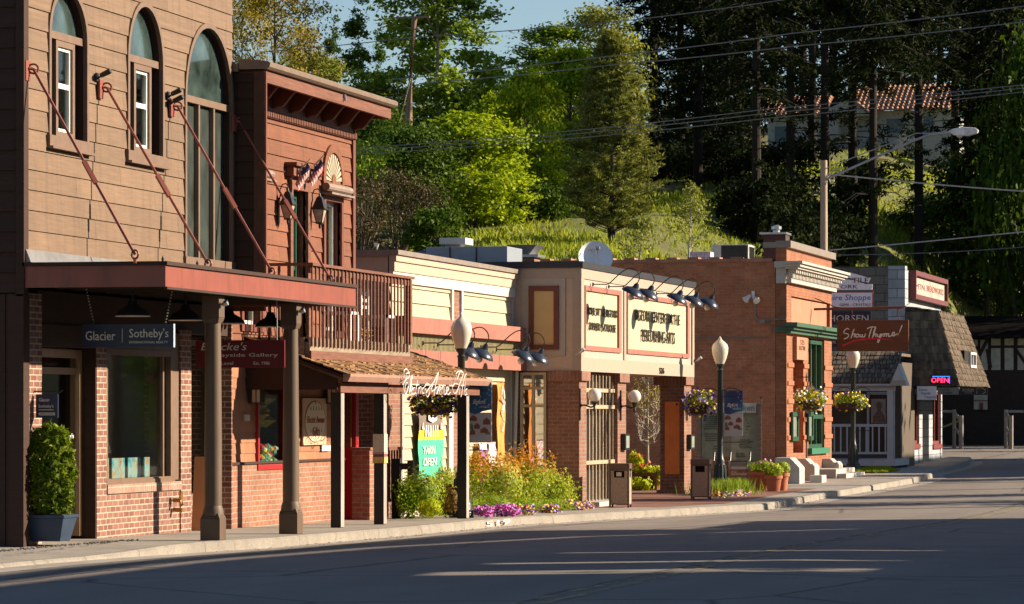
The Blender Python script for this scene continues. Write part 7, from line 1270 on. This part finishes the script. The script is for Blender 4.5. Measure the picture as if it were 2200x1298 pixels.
for k_, (X, Y, sx, sz, lb) in enumerate(((16.6, 77.8, .28, .72, 'unseen slim tree added for its road shadow between the first two utility poles'), (16.4, 83.2, .24, .6, 'unseen slim tree added for its road shadow beyond the second utility pole'), (16.8, 96, .26, .66, 'unseen slim tree added for its road shadow near the far utility pole'))):  # unseen narrow trees added to throw dark bands across the road
    o = dup(tm, (X, Y, -.5), lb); o.scale = (sx, sx*1.6, sz)
for X, Y, s, lb in ((33, 44, 1.05, 'unseen tree added behind the shade wall to dim the sun streaks'), (33.5, 51, 1., 'second unseen tree added behind the shade wall to dim the sun streaks'), (22, 118, .62, 'small unseen tree added across the street for shade opposite the mansard')):  # unseen trees added to dim the sun streaks and shade the far shops
    o = dup(tm, (X, Y, 0), lb); o.scale = (s, s, s)
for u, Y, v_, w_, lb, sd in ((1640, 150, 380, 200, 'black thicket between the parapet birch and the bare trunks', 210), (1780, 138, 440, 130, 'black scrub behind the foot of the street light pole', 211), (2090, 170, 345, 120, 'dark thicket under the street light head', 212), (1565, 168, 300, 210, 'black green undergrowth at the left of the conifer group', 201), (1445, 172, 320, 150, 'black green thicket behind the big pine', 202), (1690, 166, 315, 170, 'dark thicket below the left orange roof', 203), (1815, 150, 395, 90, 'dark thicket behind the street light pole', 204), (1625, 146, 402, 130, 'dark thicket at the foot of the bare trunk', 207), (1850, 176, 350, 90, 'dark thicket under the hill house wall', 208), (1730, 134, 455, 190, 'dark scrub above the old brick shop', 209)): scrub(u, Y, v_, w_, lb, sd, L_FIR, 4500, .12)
# grass on the slope
def blades(name, X, Y, Z, h, wd, mat, seed, lean=.35):
    r = np.random.default_rng(seed); n = len(X); a = r.uniform(0, 6.283, n); dx, dy = np.cos(a)*wd, np.sin(a)*wd; lx, ly = r.normal(size=n)*lean*h, r.normal(size=n)*lean*h
    V = np.stack([np.stack([X-dx, Y-dy, Z], 1), np.stack([X+dx, Y+dy, Z], 1), np.stack([X+lx*.5+dx*.5, Y+ly*.5+dy*.5, Z+h*.6], 1), np.stack([X+lx, Y+ly, Z+h], 1)], 1).reshape(-1, 3)
    me = bpy.data.meshes.new(name); me.vertices.add(4*n); me.vertices.foreach_set('co', V.ravel()); me.loops.add(4*n); me.loops.foreach_set('vertex_index', np.arange(4*n, dtype=np.int32)); me.polygons.add(n); me.polygons.foreach_set('loop_start', np.arange(0, 4*n, 4, dtype=np.int32)); me.polygons.foreach_set('loop_total', np.full(n, 4, dtype=np.int32)); me.materials.append(mat); me.update(calc_edges=True); o = bpy.data.objects.new(name, me); C.objects.link(o); return o
r = np.random.default_rng(9); n = 90000; U = r.uniform(1.5, 110, n)**1.0; uu = r.uniform(880, 2230, n); YY = 112+r.uniform(0, 1, n)**1.3*95; XX = np.array([Xat(a, b) for a, b in zip(uu, YY)]); EE = np.array([b-toe(a) for a, b in zip(XX, YY)]); k = EE > 6; XX, YY = XX[k], YY[k]; _n = np.sin(XX*.55+np.sin(YY*.31)*2.1)+np.sin(YY*.47+XX*.21)+.6*np.sin(XX*1.9)*np.sin(YY*1.3); k = (_n > -.75) | (r.uniform(size=len(XX)) < .25); XX, YY = XX[k], YY[k]; ZZ_ = np.array([terr(a, b) for a, b in zip(XX, YY)])
cl = .75+.5*np.sin(XX*1.3+np.sin(YY*.7)*2)*np.sin(YY*.9)
tag(blades('grass', XX, YY, ZZ_-.05, r.uniform(.12, .5, len(XX))*cl, .045, GRASSL, 3), 'long bright green grass on the hillside', 'grass', kind='stuff')
# ------------------------------------------------------------------ planting along the pavement
def flowers(name, P, size, mats, seed, parent, mi=None):
    """small blossoms: 5-sided discs"""
    rg = np.random.default_rng(seed); mb = MB(); mi = rg.integers(0, len(mats), len(P)) if mi is None else mi
    for p, m in zip(P, mi):
        mb.m = int(m); nn = Vector((rg.normal()*.5+.5, rg.normal()*.5-.7, rg.normal()*.5+.4)).normalized(); q = nn.to_track_quat('Z', 'Y').to_matrix(); s = size*rg.uniform(.7, 1.3); mb.poly([Vector(p)+q@Vector((s*math.cos(a), s*math.sin(a), 0)) for a in np.linspace(0, 2*math.pi, 6)[:5]])
    return mb.build(name, mats, parent)
PUR, YEL, WHI, PNK, RDF, ORG = [M(n_, c_, .6, .25, 30, bump=0, isl=.2) for n_, c_ in (('petal_purple', (.10, .03, .28)), ('petal_yellow', (.72, .48, .02)), ('petal_white', (.68, .66, .55)), ('petal_pink', (.58, .07, .38)), ('petal_red', (.6, .04, .02)), ('petal_lilac', (.32, .22, .55)))]
def bush(nm, lab, cat, blobs, nl, ls, mat, seed, fl=None, nf=0, fs=.02, mat2=None, q2=.75, grp=None, asp=.5):
    rg = np.random.default_rng(seed); c0 = blobs[0]; t = thing(nm, lab, cat, (c0[0], c0[1], gz(c0[1])), grp); vol = np.array([b[3]*b[4]*b[5] for b in blobs])**.7; vol /= vol.sum(); P = []; D = []
    for b, v_ in zip(blobs, vol): p, d = blob(int(nl*v_), b[:3], b[3:], rg, .15); j = rg.integers(0, 25, len(p)); P.append(p+rg.normal(size=(25, 3))[j]*np.array(b[3:])*.16); D.append(d)
    P = np.concatenate(P); D = np.concatenate(D); P[:, 2] = np.maximum(P[:, 2], gz(c0[1])+.01); zt_ = np.quantile(P[:, 2], q2)
    if mat2 is not None: mi = ((P[:, 2]+rg.normal(size=len(P))*.12) > zt_).astype(int); leafmesh('foliage', P, rg.uniform(.6, 1.4, len(P))*ls, mat, seed, t, asp, D, .3, mats=[mat, mat2], mi=mi)
    else: leafmesh('foliage', P, rg.uniform(.6, 1.4, len(P))*ls, mat, seed, t, asp, D, .3)
    if fl:
        i = np.argsort(-(D[:, 2]*.6-D[:, 1]*.7+D[:, 0]*.5+rg.normal(size=len(D))*.5))[:nf]; flowers('blossom', P[i]+D[i]*.02, fs, fl, seed+1, t)
    return t
def B(u, X, v0, v1, wpx, dy=.4):
    y = Yat(u, X); z0, z1 = Zat(v1, X, y), Zat(v0, X, y); return (X, y, (z0+z1)/2, wpx/2*depth(X, y)/F, dy, (z1-z0)/2*1.08)
bush('box_bush', 'green leafy bush below the striped cloth banner', 'bush', [B(905, .55, 1015, 1108, 105), B(960, .5, 1008, 1105, 70), B(875, .35, 1035, 1108, 40)], 6500, .028, L_BUSH, 71, mat2=L_ROSE, q2=.8)
bush('gold_bush', 'small lime yellow round bush at the pavement edge', 'bush', [B(922, 1.0, 1076, 1110, 50, .15)], 1800, .02, leafm('lime_leaves', (.32, .40, .01), (.62, .66, .03), .4), 72)
bush('copper_bush', 'copper leaved bush beside the black lamp post foot', 'bush', [B(968, .75, 1045, 1108, 50, .25)], 1800, .028, leafm('copper_leaves', (.12, .07, .02), (.30, .20, .05), .3), 73)
bush('rose_bush', 'large sprawling rose bush with red tipped shoots in front of the gateway side', 'bush', [B(1060, .55, 985, 1090, 130, .5), B(1120, .5, 970, 1085, 110, .5), B(1175, .7, 1010, 1095, 110, .5), B(1025, .4, 965, 1050, 60, .3), B(1215, .8, 1045, 1100, 60, .3)], 13000, .030, L_ROSE, 74, mat2=L_RED, q2=.88, fl=[WHI, PNK], nf=14, fs=.018)
bush('herb_clump', 'feathery green clump behind the pink phlox', 'plant', [B(1050, .95, 1062, 1098, 90, .3), B(1130, 1.0, 1070, 1102, 80, .3), B(1190, 1.05, 1072, 1102, 90, .3)], 4500, .026, L_BUSH, 75, asp=.25)
bush('phlox_patch', 'low mat of magenta pink phlox at the kerb corner', 'flowers', [B(1040, 1.25, 1090, 1107, 46, .15), B(1085, 1.28, 1086, 1107, 62, .18)], 1200, .014, L_BUSH, 76, fl=[PNK, PNK, PNK, ORG], nf=1100, fs=.019)
bush('pansy_bed', 'long low bed of purple and yellow pansies beside the rose bush', 'flowers', [B(1130, 1.3, 1088, 1106, 40, .15), B(1175, 1.3, 1086, 1104, 60, .15), B(1225, 1.25, 1078, 1102, 60, .2), B(1255, 1.25, 1080, 1100, 40, .15)], 2200, .016, L_BUSH, 77, fl=[PUR, YEL, ORG, YEL, RDF], nf=900, fs=.020)
# stray tall shoots
mb = MB(); rg = np.random.default_rng(4); t = thing('rose_shoots', 'thin red leaved shoots rising above the rose bush', 'plant', (.6, Yat(1110, .6), 0)); PP = []
for k in range(26):
    u = rg.uniform(1020, 1225); y = Yat(u, .6); b = np.array([.6, y, Zat(1040, .6, y)]); e = b+np.array([rg.normal()*.12, rg.normal()*.1, rg.uniform(.25, .62)]); mb.tube([b, (b+e)/2+rg.normal(size=3)*.03, e], [.006, .004, .002], 4, False); m_ = 22; s = rg.uniform(.3, 1, m_)[:, None]; PP.append(b+(e-b)*s+rg.normal(size=(m_, 3))*.035)
mb.build('stem', RED_T, t); leafmesh('leaves', np.concatenate(PP), .026, L_RED, 5, t)
# clipped conifer in the square planter
rg = np.random.default_rng(81); n = 9000; q = rg.uniform(0, 1, n); a = rg.uniform(0, 6.283, n); R_ = .25*np.minimum(1, .75+q*1.2)*np.sqrt(np.clip(1-((q-.35)/.66)**4, 0, 1))*(1+.09*np.sin(a*5+q*12)+.06*np.sin(a*11-q*31))*rg.uniform(.55, 1.02, n)**.5; P = np.stack([px+R_*np.cos(a), py+R_*np.sin(a), .36+q*.99+rg.normal(size=n)*.015], 1); P += rg.normal(size=(260, 3))[(np.floor(q*16)*16+np.floor(a/6.284*16)).astype(int) % 260]*np.array([.022, .022, .03]); o = np.stack([np.cos(a), np.sin(a), np.full(n, .5)], 1)
t = thing('clipped_conifer', 'dense clipped evergreen bush growing in the blue planter', 'bush', (px, py, .35)); leafmesh('foliage', P, rg.uniform(.014, .05, n), leafm('arborvitae', (.03, .07, .006), (.15, .21, .015), .35, c3=(.36, .40, .04)), 7, t, .38, o, .2); mb = MB(); mb.tube([(px, py, .34), (px, py, 1.2)], [.03, .01], 6); mb.build('trunk', BARK, t)
# hanging baskets
def basket(x, y, z, w_, h_, lab, seed, fl, hang=None, nf=170):
    rg = np.random.default_rng(seed); t = thing('flower_basket', lab, 'flower basket', (x, y, z), 'hanging flower baskets'); mb = MB(); mb.lathe([(.05, -h_*.45), (w_*.28, -h_*.35), (w_*.36, 0), (w_*.34, .02)], (x, y, z-.02), 14); mb.build('basket', M('basket_coir', (.05, .03, .02), .95), t)
    P, D = blob(1500, (x, y, z+h_*.05), (w_*.5, w_*.36, h_*.5), rg, .5); P += rg.normal(size=(30, 3))[rg.integers(0, 30, len(P))]*.035; leafmesh('foliage', P, rg.uniform(.016, .032, len(P)), L_BUSH, seed, t, .6, D, .4)
    i = rg.choice(len(P), nf, replace=False); i = i[(D[i, 1] < .45)]; flowers('blossom', P[i]+D[i]*.045, .030, fl, seed+3, t)
    if hang: mb = MB(); [mb.tube([(x+dx, y, z), hang], .003, 4) for dx in (-w_*.3, w_*.3, 0)]; mb.build('hanger', BLACKM, t)
for i, (sc_, fl, lb) in enumerate(((.80, [PUR, PUR, YEL, PUR, YEL], 'purple and yellow flower basket under the white script sign'), (.66, [YEL, PUR, YEL, ORG, PUR], 'yellow and purple flower basket beside the far globe lamp'))):
    X, y, zg = LAMPS[i]; basket(X-.43, y-.02, Zat(868, X, y), sc_, .36 if i == 0 else .46, lb, 91+i, fl, (X-.42, y, zg+2.08), 420)
X, y, zg = LAMPS[2]; basket(X-.08, y-.16, Zat(866, X, y), .92, .42, 'shaded flower basket round the farthest street lamp pole', 95, [YEL, PUR, YEL], (X, y, zg+2.05), 220)
yB = 86.; xB_ = Xat(1740, yB); basket(xB_, yB, Zat(862, xB_, yB), .82, .46, 'sunlit yellow and white flower basket in front of the sandstone shop', 96, [YEL, WHI, YEL, WHI, PUR], (xB_, yB, Zat(815, xB_, yB)), 330)
mb = MB(); z = Zat(815, xB_, yB); mb.tube([(1.8, yB, z+.05), (xB_, yB, z+.05), (xB_, yB, z)], .012); tag(mb.build('basket_bracket', BLACKM), 'black wall bracket holding the sunlit flower basket', 'bracket')
# bed round the second lamp
X, y, zg = LAMPS[1]; rg = np.random.default_rng(97); n = 1500; bx = X+rg.normal(size=n)*.26+.12; by = y+.0+rg.normal(size=n)*.5-.2; tag(blades('iris_clump', bx, by, np.full(n, gz(y)), rg.uniform(.2, .38, n), .008, leafm('iris_leaves', (.12, .22, .02), (.32, .38, .04), .4), 5, .22), 'tuft of long green leaves at the foot of the lamp by the notice board', 'plant')
bush('pansy_bed', 'low bed of lilac and yellow pansies beside the far litter bin', 'flowers', [B(1545, 2.15, 1058, 1076, 40, .3), B(1580, 2.25, 1055, 1070, 60, .5)], 1500, .018, L_BUSH, 98, fl=[YEL, ORG, YEL, WHI, RDF], nf=600, fs=.024)
for i, ((pt, x, yy_, r_, h_), fl) in enumerate(zip(POTS, ([PNK], [YEL], [YEL]))):
    P, D = blob(900, (x, yy_, gz(yy_)+h_+.1), (r_*1.15, r_*1.1, .15), np.random.default_rng(100+i), .2); leafmesh('plant', P, .032, L_BUSH, 100+i, pt, .6, D, .4); k_ = np.random.default_rng(i).choice(900, 40); flowers('blossom', P[k_]+D[k_]*.03, .02, fl, 110+i, pt)
# courtyard planter with a sapling
yc_ = 78.6; x0, x1 = Xat(1346, yc_), Xat(1412, yc_); t = thing('raised_planter', 'dark brown raised wooden planter with red begonias inside the gateway', 'planter', ((x0+x1)/2, yc_, gz(yc_))); g_ = gz(yc_); mb = MB(); mb.box(x0, x1, yc_-.03, yc_, g_+.30, g_+.38); mb.box(x1-.06, x1, yc_-.031, yc_+.4, g_-.02, g_+.30); mb.box(x0, x0+.06, yc_-.03, yc_+.4, g_-.02, g_+.3); mb.box(x0+.06, x1-.06, yc_-.02, yc_, g_+.0, g_+.05); mb.box(x0, x1, yc_+.37, yc_+.4, g_, g_+.38); mb.build('frame', M('planter_brown', (.13, .045, .02), .6, .15), t)
bush('begonia_clump', 'red begonias and lime leaves in the raised planter', 'flowers', [((x0+x1)/2-.1, yc_+.2, g_+.45, .42, .2, .14), (x0+.15, yc_+.25, g_+.62, .16, .15, .2)], 1500, .035, leafm('lime_leaves', (.32, .40, .01), (.62, .66, .03), .4), 121, fl=[RDF, RDF], nf=34, fs=.035)
bush('hosta_clump', 'yellow green leafy plants under the raised planter', 'plant', [((x0+x1)/2-.05, yc_-.2, g_+.12, .35, .15, .16), (x1+.02, yc_+.1, g_+.3, .1, .1, .2)], 900, .045, leafm('lime_leaves', (.32, .40, .01), (.62, .66, .03), .4), 122)
xt_ = Xat(1389, yc_); rg = np.random.default_rng(123); t = thing('sapling_tree', 'slim pale stemmed sapling with small yellow green leaves seen through the gateway', 'tree', (xt_, yc_+.2, g_)); mb = MB(); yy_ = yc_+.2; zt_ = Zat(800, xt_, yy_); mb.tube([(xt_, yy_, g_), (xt_-.01, yy_, g_+1.1), (xt_, yy_, zt_+.2)], [.03, .022, .008], 7); PP = []
for k in range(46):
    q = rg.uniform(.38, 1.0); s = rg.choice([-1, 1]); b = np.array([xt_, yy_, g_+(zt_-g_)*q*.93]); L_ = rg.uniform(.18, .5)*(1.15-q*.5); e = b+np.array([s*L_*.75, rg.normal()*.25, L_*.95]); m_ = (b+e)/2+np.array([s*.05, 0, -.06]); mb.tube([b, m_, e], [.012, .008, .003], 4, False)
    for j in range(3): e2 = m_+rg.normal(size=3)*.12+np.array([0, 0, .18]); mb.tube([m_, e2], [.005, .002], 3, False)
    if q > .62: n_ = 26; PP.append(e+rg.normal(size=(n_, 3))*.11)
mb.build('trunk', BARKP, t); leafmesh('foliage', np.concatenate(PP), .024, leafm('olive_leaves', (.20, .17, .02), (.42, .36, .06), .4), 6, t)
# lawn wedge by the last lamp
mb = MB(); A = [(1.9, 92.8), (2.7, 92.8), (3.0, 94.5), (2.6, 98.5), (2.2, 99.5), (1.7, 99.5)]; mb.prism(A, 'z', gz(95)-.05, gz(95)+.03); tag(mb.build('lawn', GRASSG), kind='structure')
rg = np.random.default_rng(130); n = 9000; bx, by = rg.uniform(1.7, 3.0, n), rg.uniform(92.8, 99.5, n); k = (bx < 3.02-.0-.17*np.maximum(0, by-94.5)); bx, by = bx[k], by[k]; tag(blades('grass', bx, by, np.full(len(bx), gz(95)+.02), rg.uniform(.03, .08, len(bx)), .012, leafm('lawn_blades', (.12, .20, .01), (.30, .36, .02), .4), 6), 'small bright lawn wedge at the foot of the far street lamp', 'grass', kind='stuff')
# grass tufts / grit along the kerb
mb = MB(); y0 = Yat(1032, 1.72); text(mb, '519', 'x', kx(y0)+.036, y0, Yat(1083, 1.72), gz(y0)-.10, gz(y0)-.02, th=.002); tag(mb.build('kerb_number', WHITE), 'worn white house number painted on the kerb face', 'number')
# ------------------------------------------------------------------ wires and the pole on the hill
yU = 150.; xU = Xat(880, yU); t = thing('utility_pole', 'old wooden utility pole with crossarms among the hillside trees', 'utility pole', (xU, yU, terr(xU, yU))); X_ = lambda u: Xat(u, yU-6); Z_ = lambda v: Zat(v, xU, yU-6); mb = MB(); mb.tube([(X_(868), yU-6, terr(xU, yU-6)-1), (X_(877), yU-6, Z_(262)), (X_(890), yU-6, Z_(38))], [.19, .17, .13], 10); mb.build('pole', M('pole_wood', (.22, .15, .10), .85, .25, 5, (1, 1, .2)), t)
mb = MB(); mb.box(X_(852), X_(924), yU-6.1, yU-6., Z_(42), Z_(38)); mb.loft([(X_(875), yU-6.2, Z_(60)), (X_(875), yU-6.1, Z_(60)), (X_(875), yU-6.1, Z_(63)), (X_(875), yU-6.2, Z_(63))], [(X_(906), yU-6.2, Z_(68)), (X_(906), yU-6.1, Z_(68)), (X_(906), yU-6.1, Z_(71)), (X_(906), yU-6.2, Z_(71))]); mb.build('crossarm', M('pole_wood'), t)
mb = MB(); mb.tube([(X_(884), yU-6.1, Z_(170)), (X_(862), yU-6.3, Z_(268))], .02, 5); mb.build('guy_guard', M('yellow_guard', (.45, .38, .2)), t)
def wire(pts, Y, r, lab, mat, sag=0):
    mb = MB(); P = []
    for (u0, v0), (u1, v1) in zip(pts, pts[1:]):
        for k in range(8): q = k/8; u, v_ = u0+(u1-u0)*q, v0+(v1-v0)*q+sag*4*q*(1-q); x = Xat(u, Y); P.append((x, Y, Zat(v_, x, Y)))
    x = Xat(pts[-1][0], Y); P.append((x, Y, Zat(pts[-1][1], x, Y))); mb.tube(P, r, 5, False); tag(mb.build('overhead_wire', mat), lab, 'wire', 'overhead wires')
WR = M('wire_grey', (.20, .20, .21), .45, .05, bump=0, metal=.3); WRL = M('wire_pale', (.40, .38, .36), .5, .05, bump=0)
for k, (pts, lb, r_, m_) in enumerate((([(560, 112), (890, 80), (1340, 45), (1700, -3)], 'topmost overhead wire across the sky gap', .016, WR), ([(830, 172), (1300, 122), (1700, 72), (2210, 12)], 'upper overhead wire of the pair crossing the dark conifers', .018, WR), ([(900, 180), (1330, 138), (1700, 100), (2210, 46)], 'lower overhead wire of the pair crossing the dark conifers', .018, WR), ([(750, 319), (1200, 284), (1650, 234), (2210, 181)], 'upper wire of the three strand bundle in front of the trees', .015, WR), ([(750, 325), (1200, 291), (1650, 243), (2210, 188)], 'middle wire of the three strand bundle in front of the trees', .015, WR), ([(750, 332), (1200, 300), (1650, 254), (2210, 196)], 'lower wire of the three strand bundle in front of the trees', .015, WR))): wire(pts, 121, r_, lb, m_, 2)
wire([(1778, 374), (2210, 412)], 99, .019, 'thick pale cable running right from the street light pole', WRL, 2); wire([(1780, 538), (2210, 497)], 99.3, .016, 'pale wire rising right from the foot of the street light pole', WRL, 1); wire([(1800, 548), (2210, 530)], 99.6, .01, 'thin dark wire low over the white stone shop', WR, 4)
for k, (a, b, lb) in enumerate((((884, 160), (830, 195), 'short stay wire left of the hillside utility pole, upper'), ((880, 200), (820, 228), 'short stay wire left of the hillside utility pole, lower'))): wire([a, b], 143, .014, lb, WR)
# loose grit in the gutter by the driveway
mb = MB(); rg = np.random.default_rng(140)
for k in range(260):
    y = rg.uniform(37, 42.5); x = .55+rg.normal()*.05+(y-37)*.02; s = rg.uniform(.008, .02); z = gz(y)+kh(y)*0+.0; mb.lathe([(s*.4, 0), (s, s*.5), (s*.5, s)], (x, y, z-.03*0), 5)
for k in range(420):
    y = rg.uniform(42, 95); x = kx(y)+.04+abs(rg.normal())*.16; s = rg.uniform(.006, .02); a = rg.uniform(0, 6.28); zz = gz(y)-.13+.016; mb.poly([(x+s*math.cos(a), y+s*math.sin(a)*2, zz), (x+s*math.cos(a+1.6)*.5, y+s*math.sin(a+1.6), zz+.008), (x-s*math.cos(a), y-s*math.sin(a)*2, zz), (x-s*math.cos(a+1.6)*.5, y-s*math.sin(a+1.6), zz+.006)])
tag(mb.build('gravel', M('gutter_grit', (.10, .09, .08), .95, .4, 30)), 'loose dark grit and dead leaves along the pavement edge and gutter', 'gravel', kind='stuff')
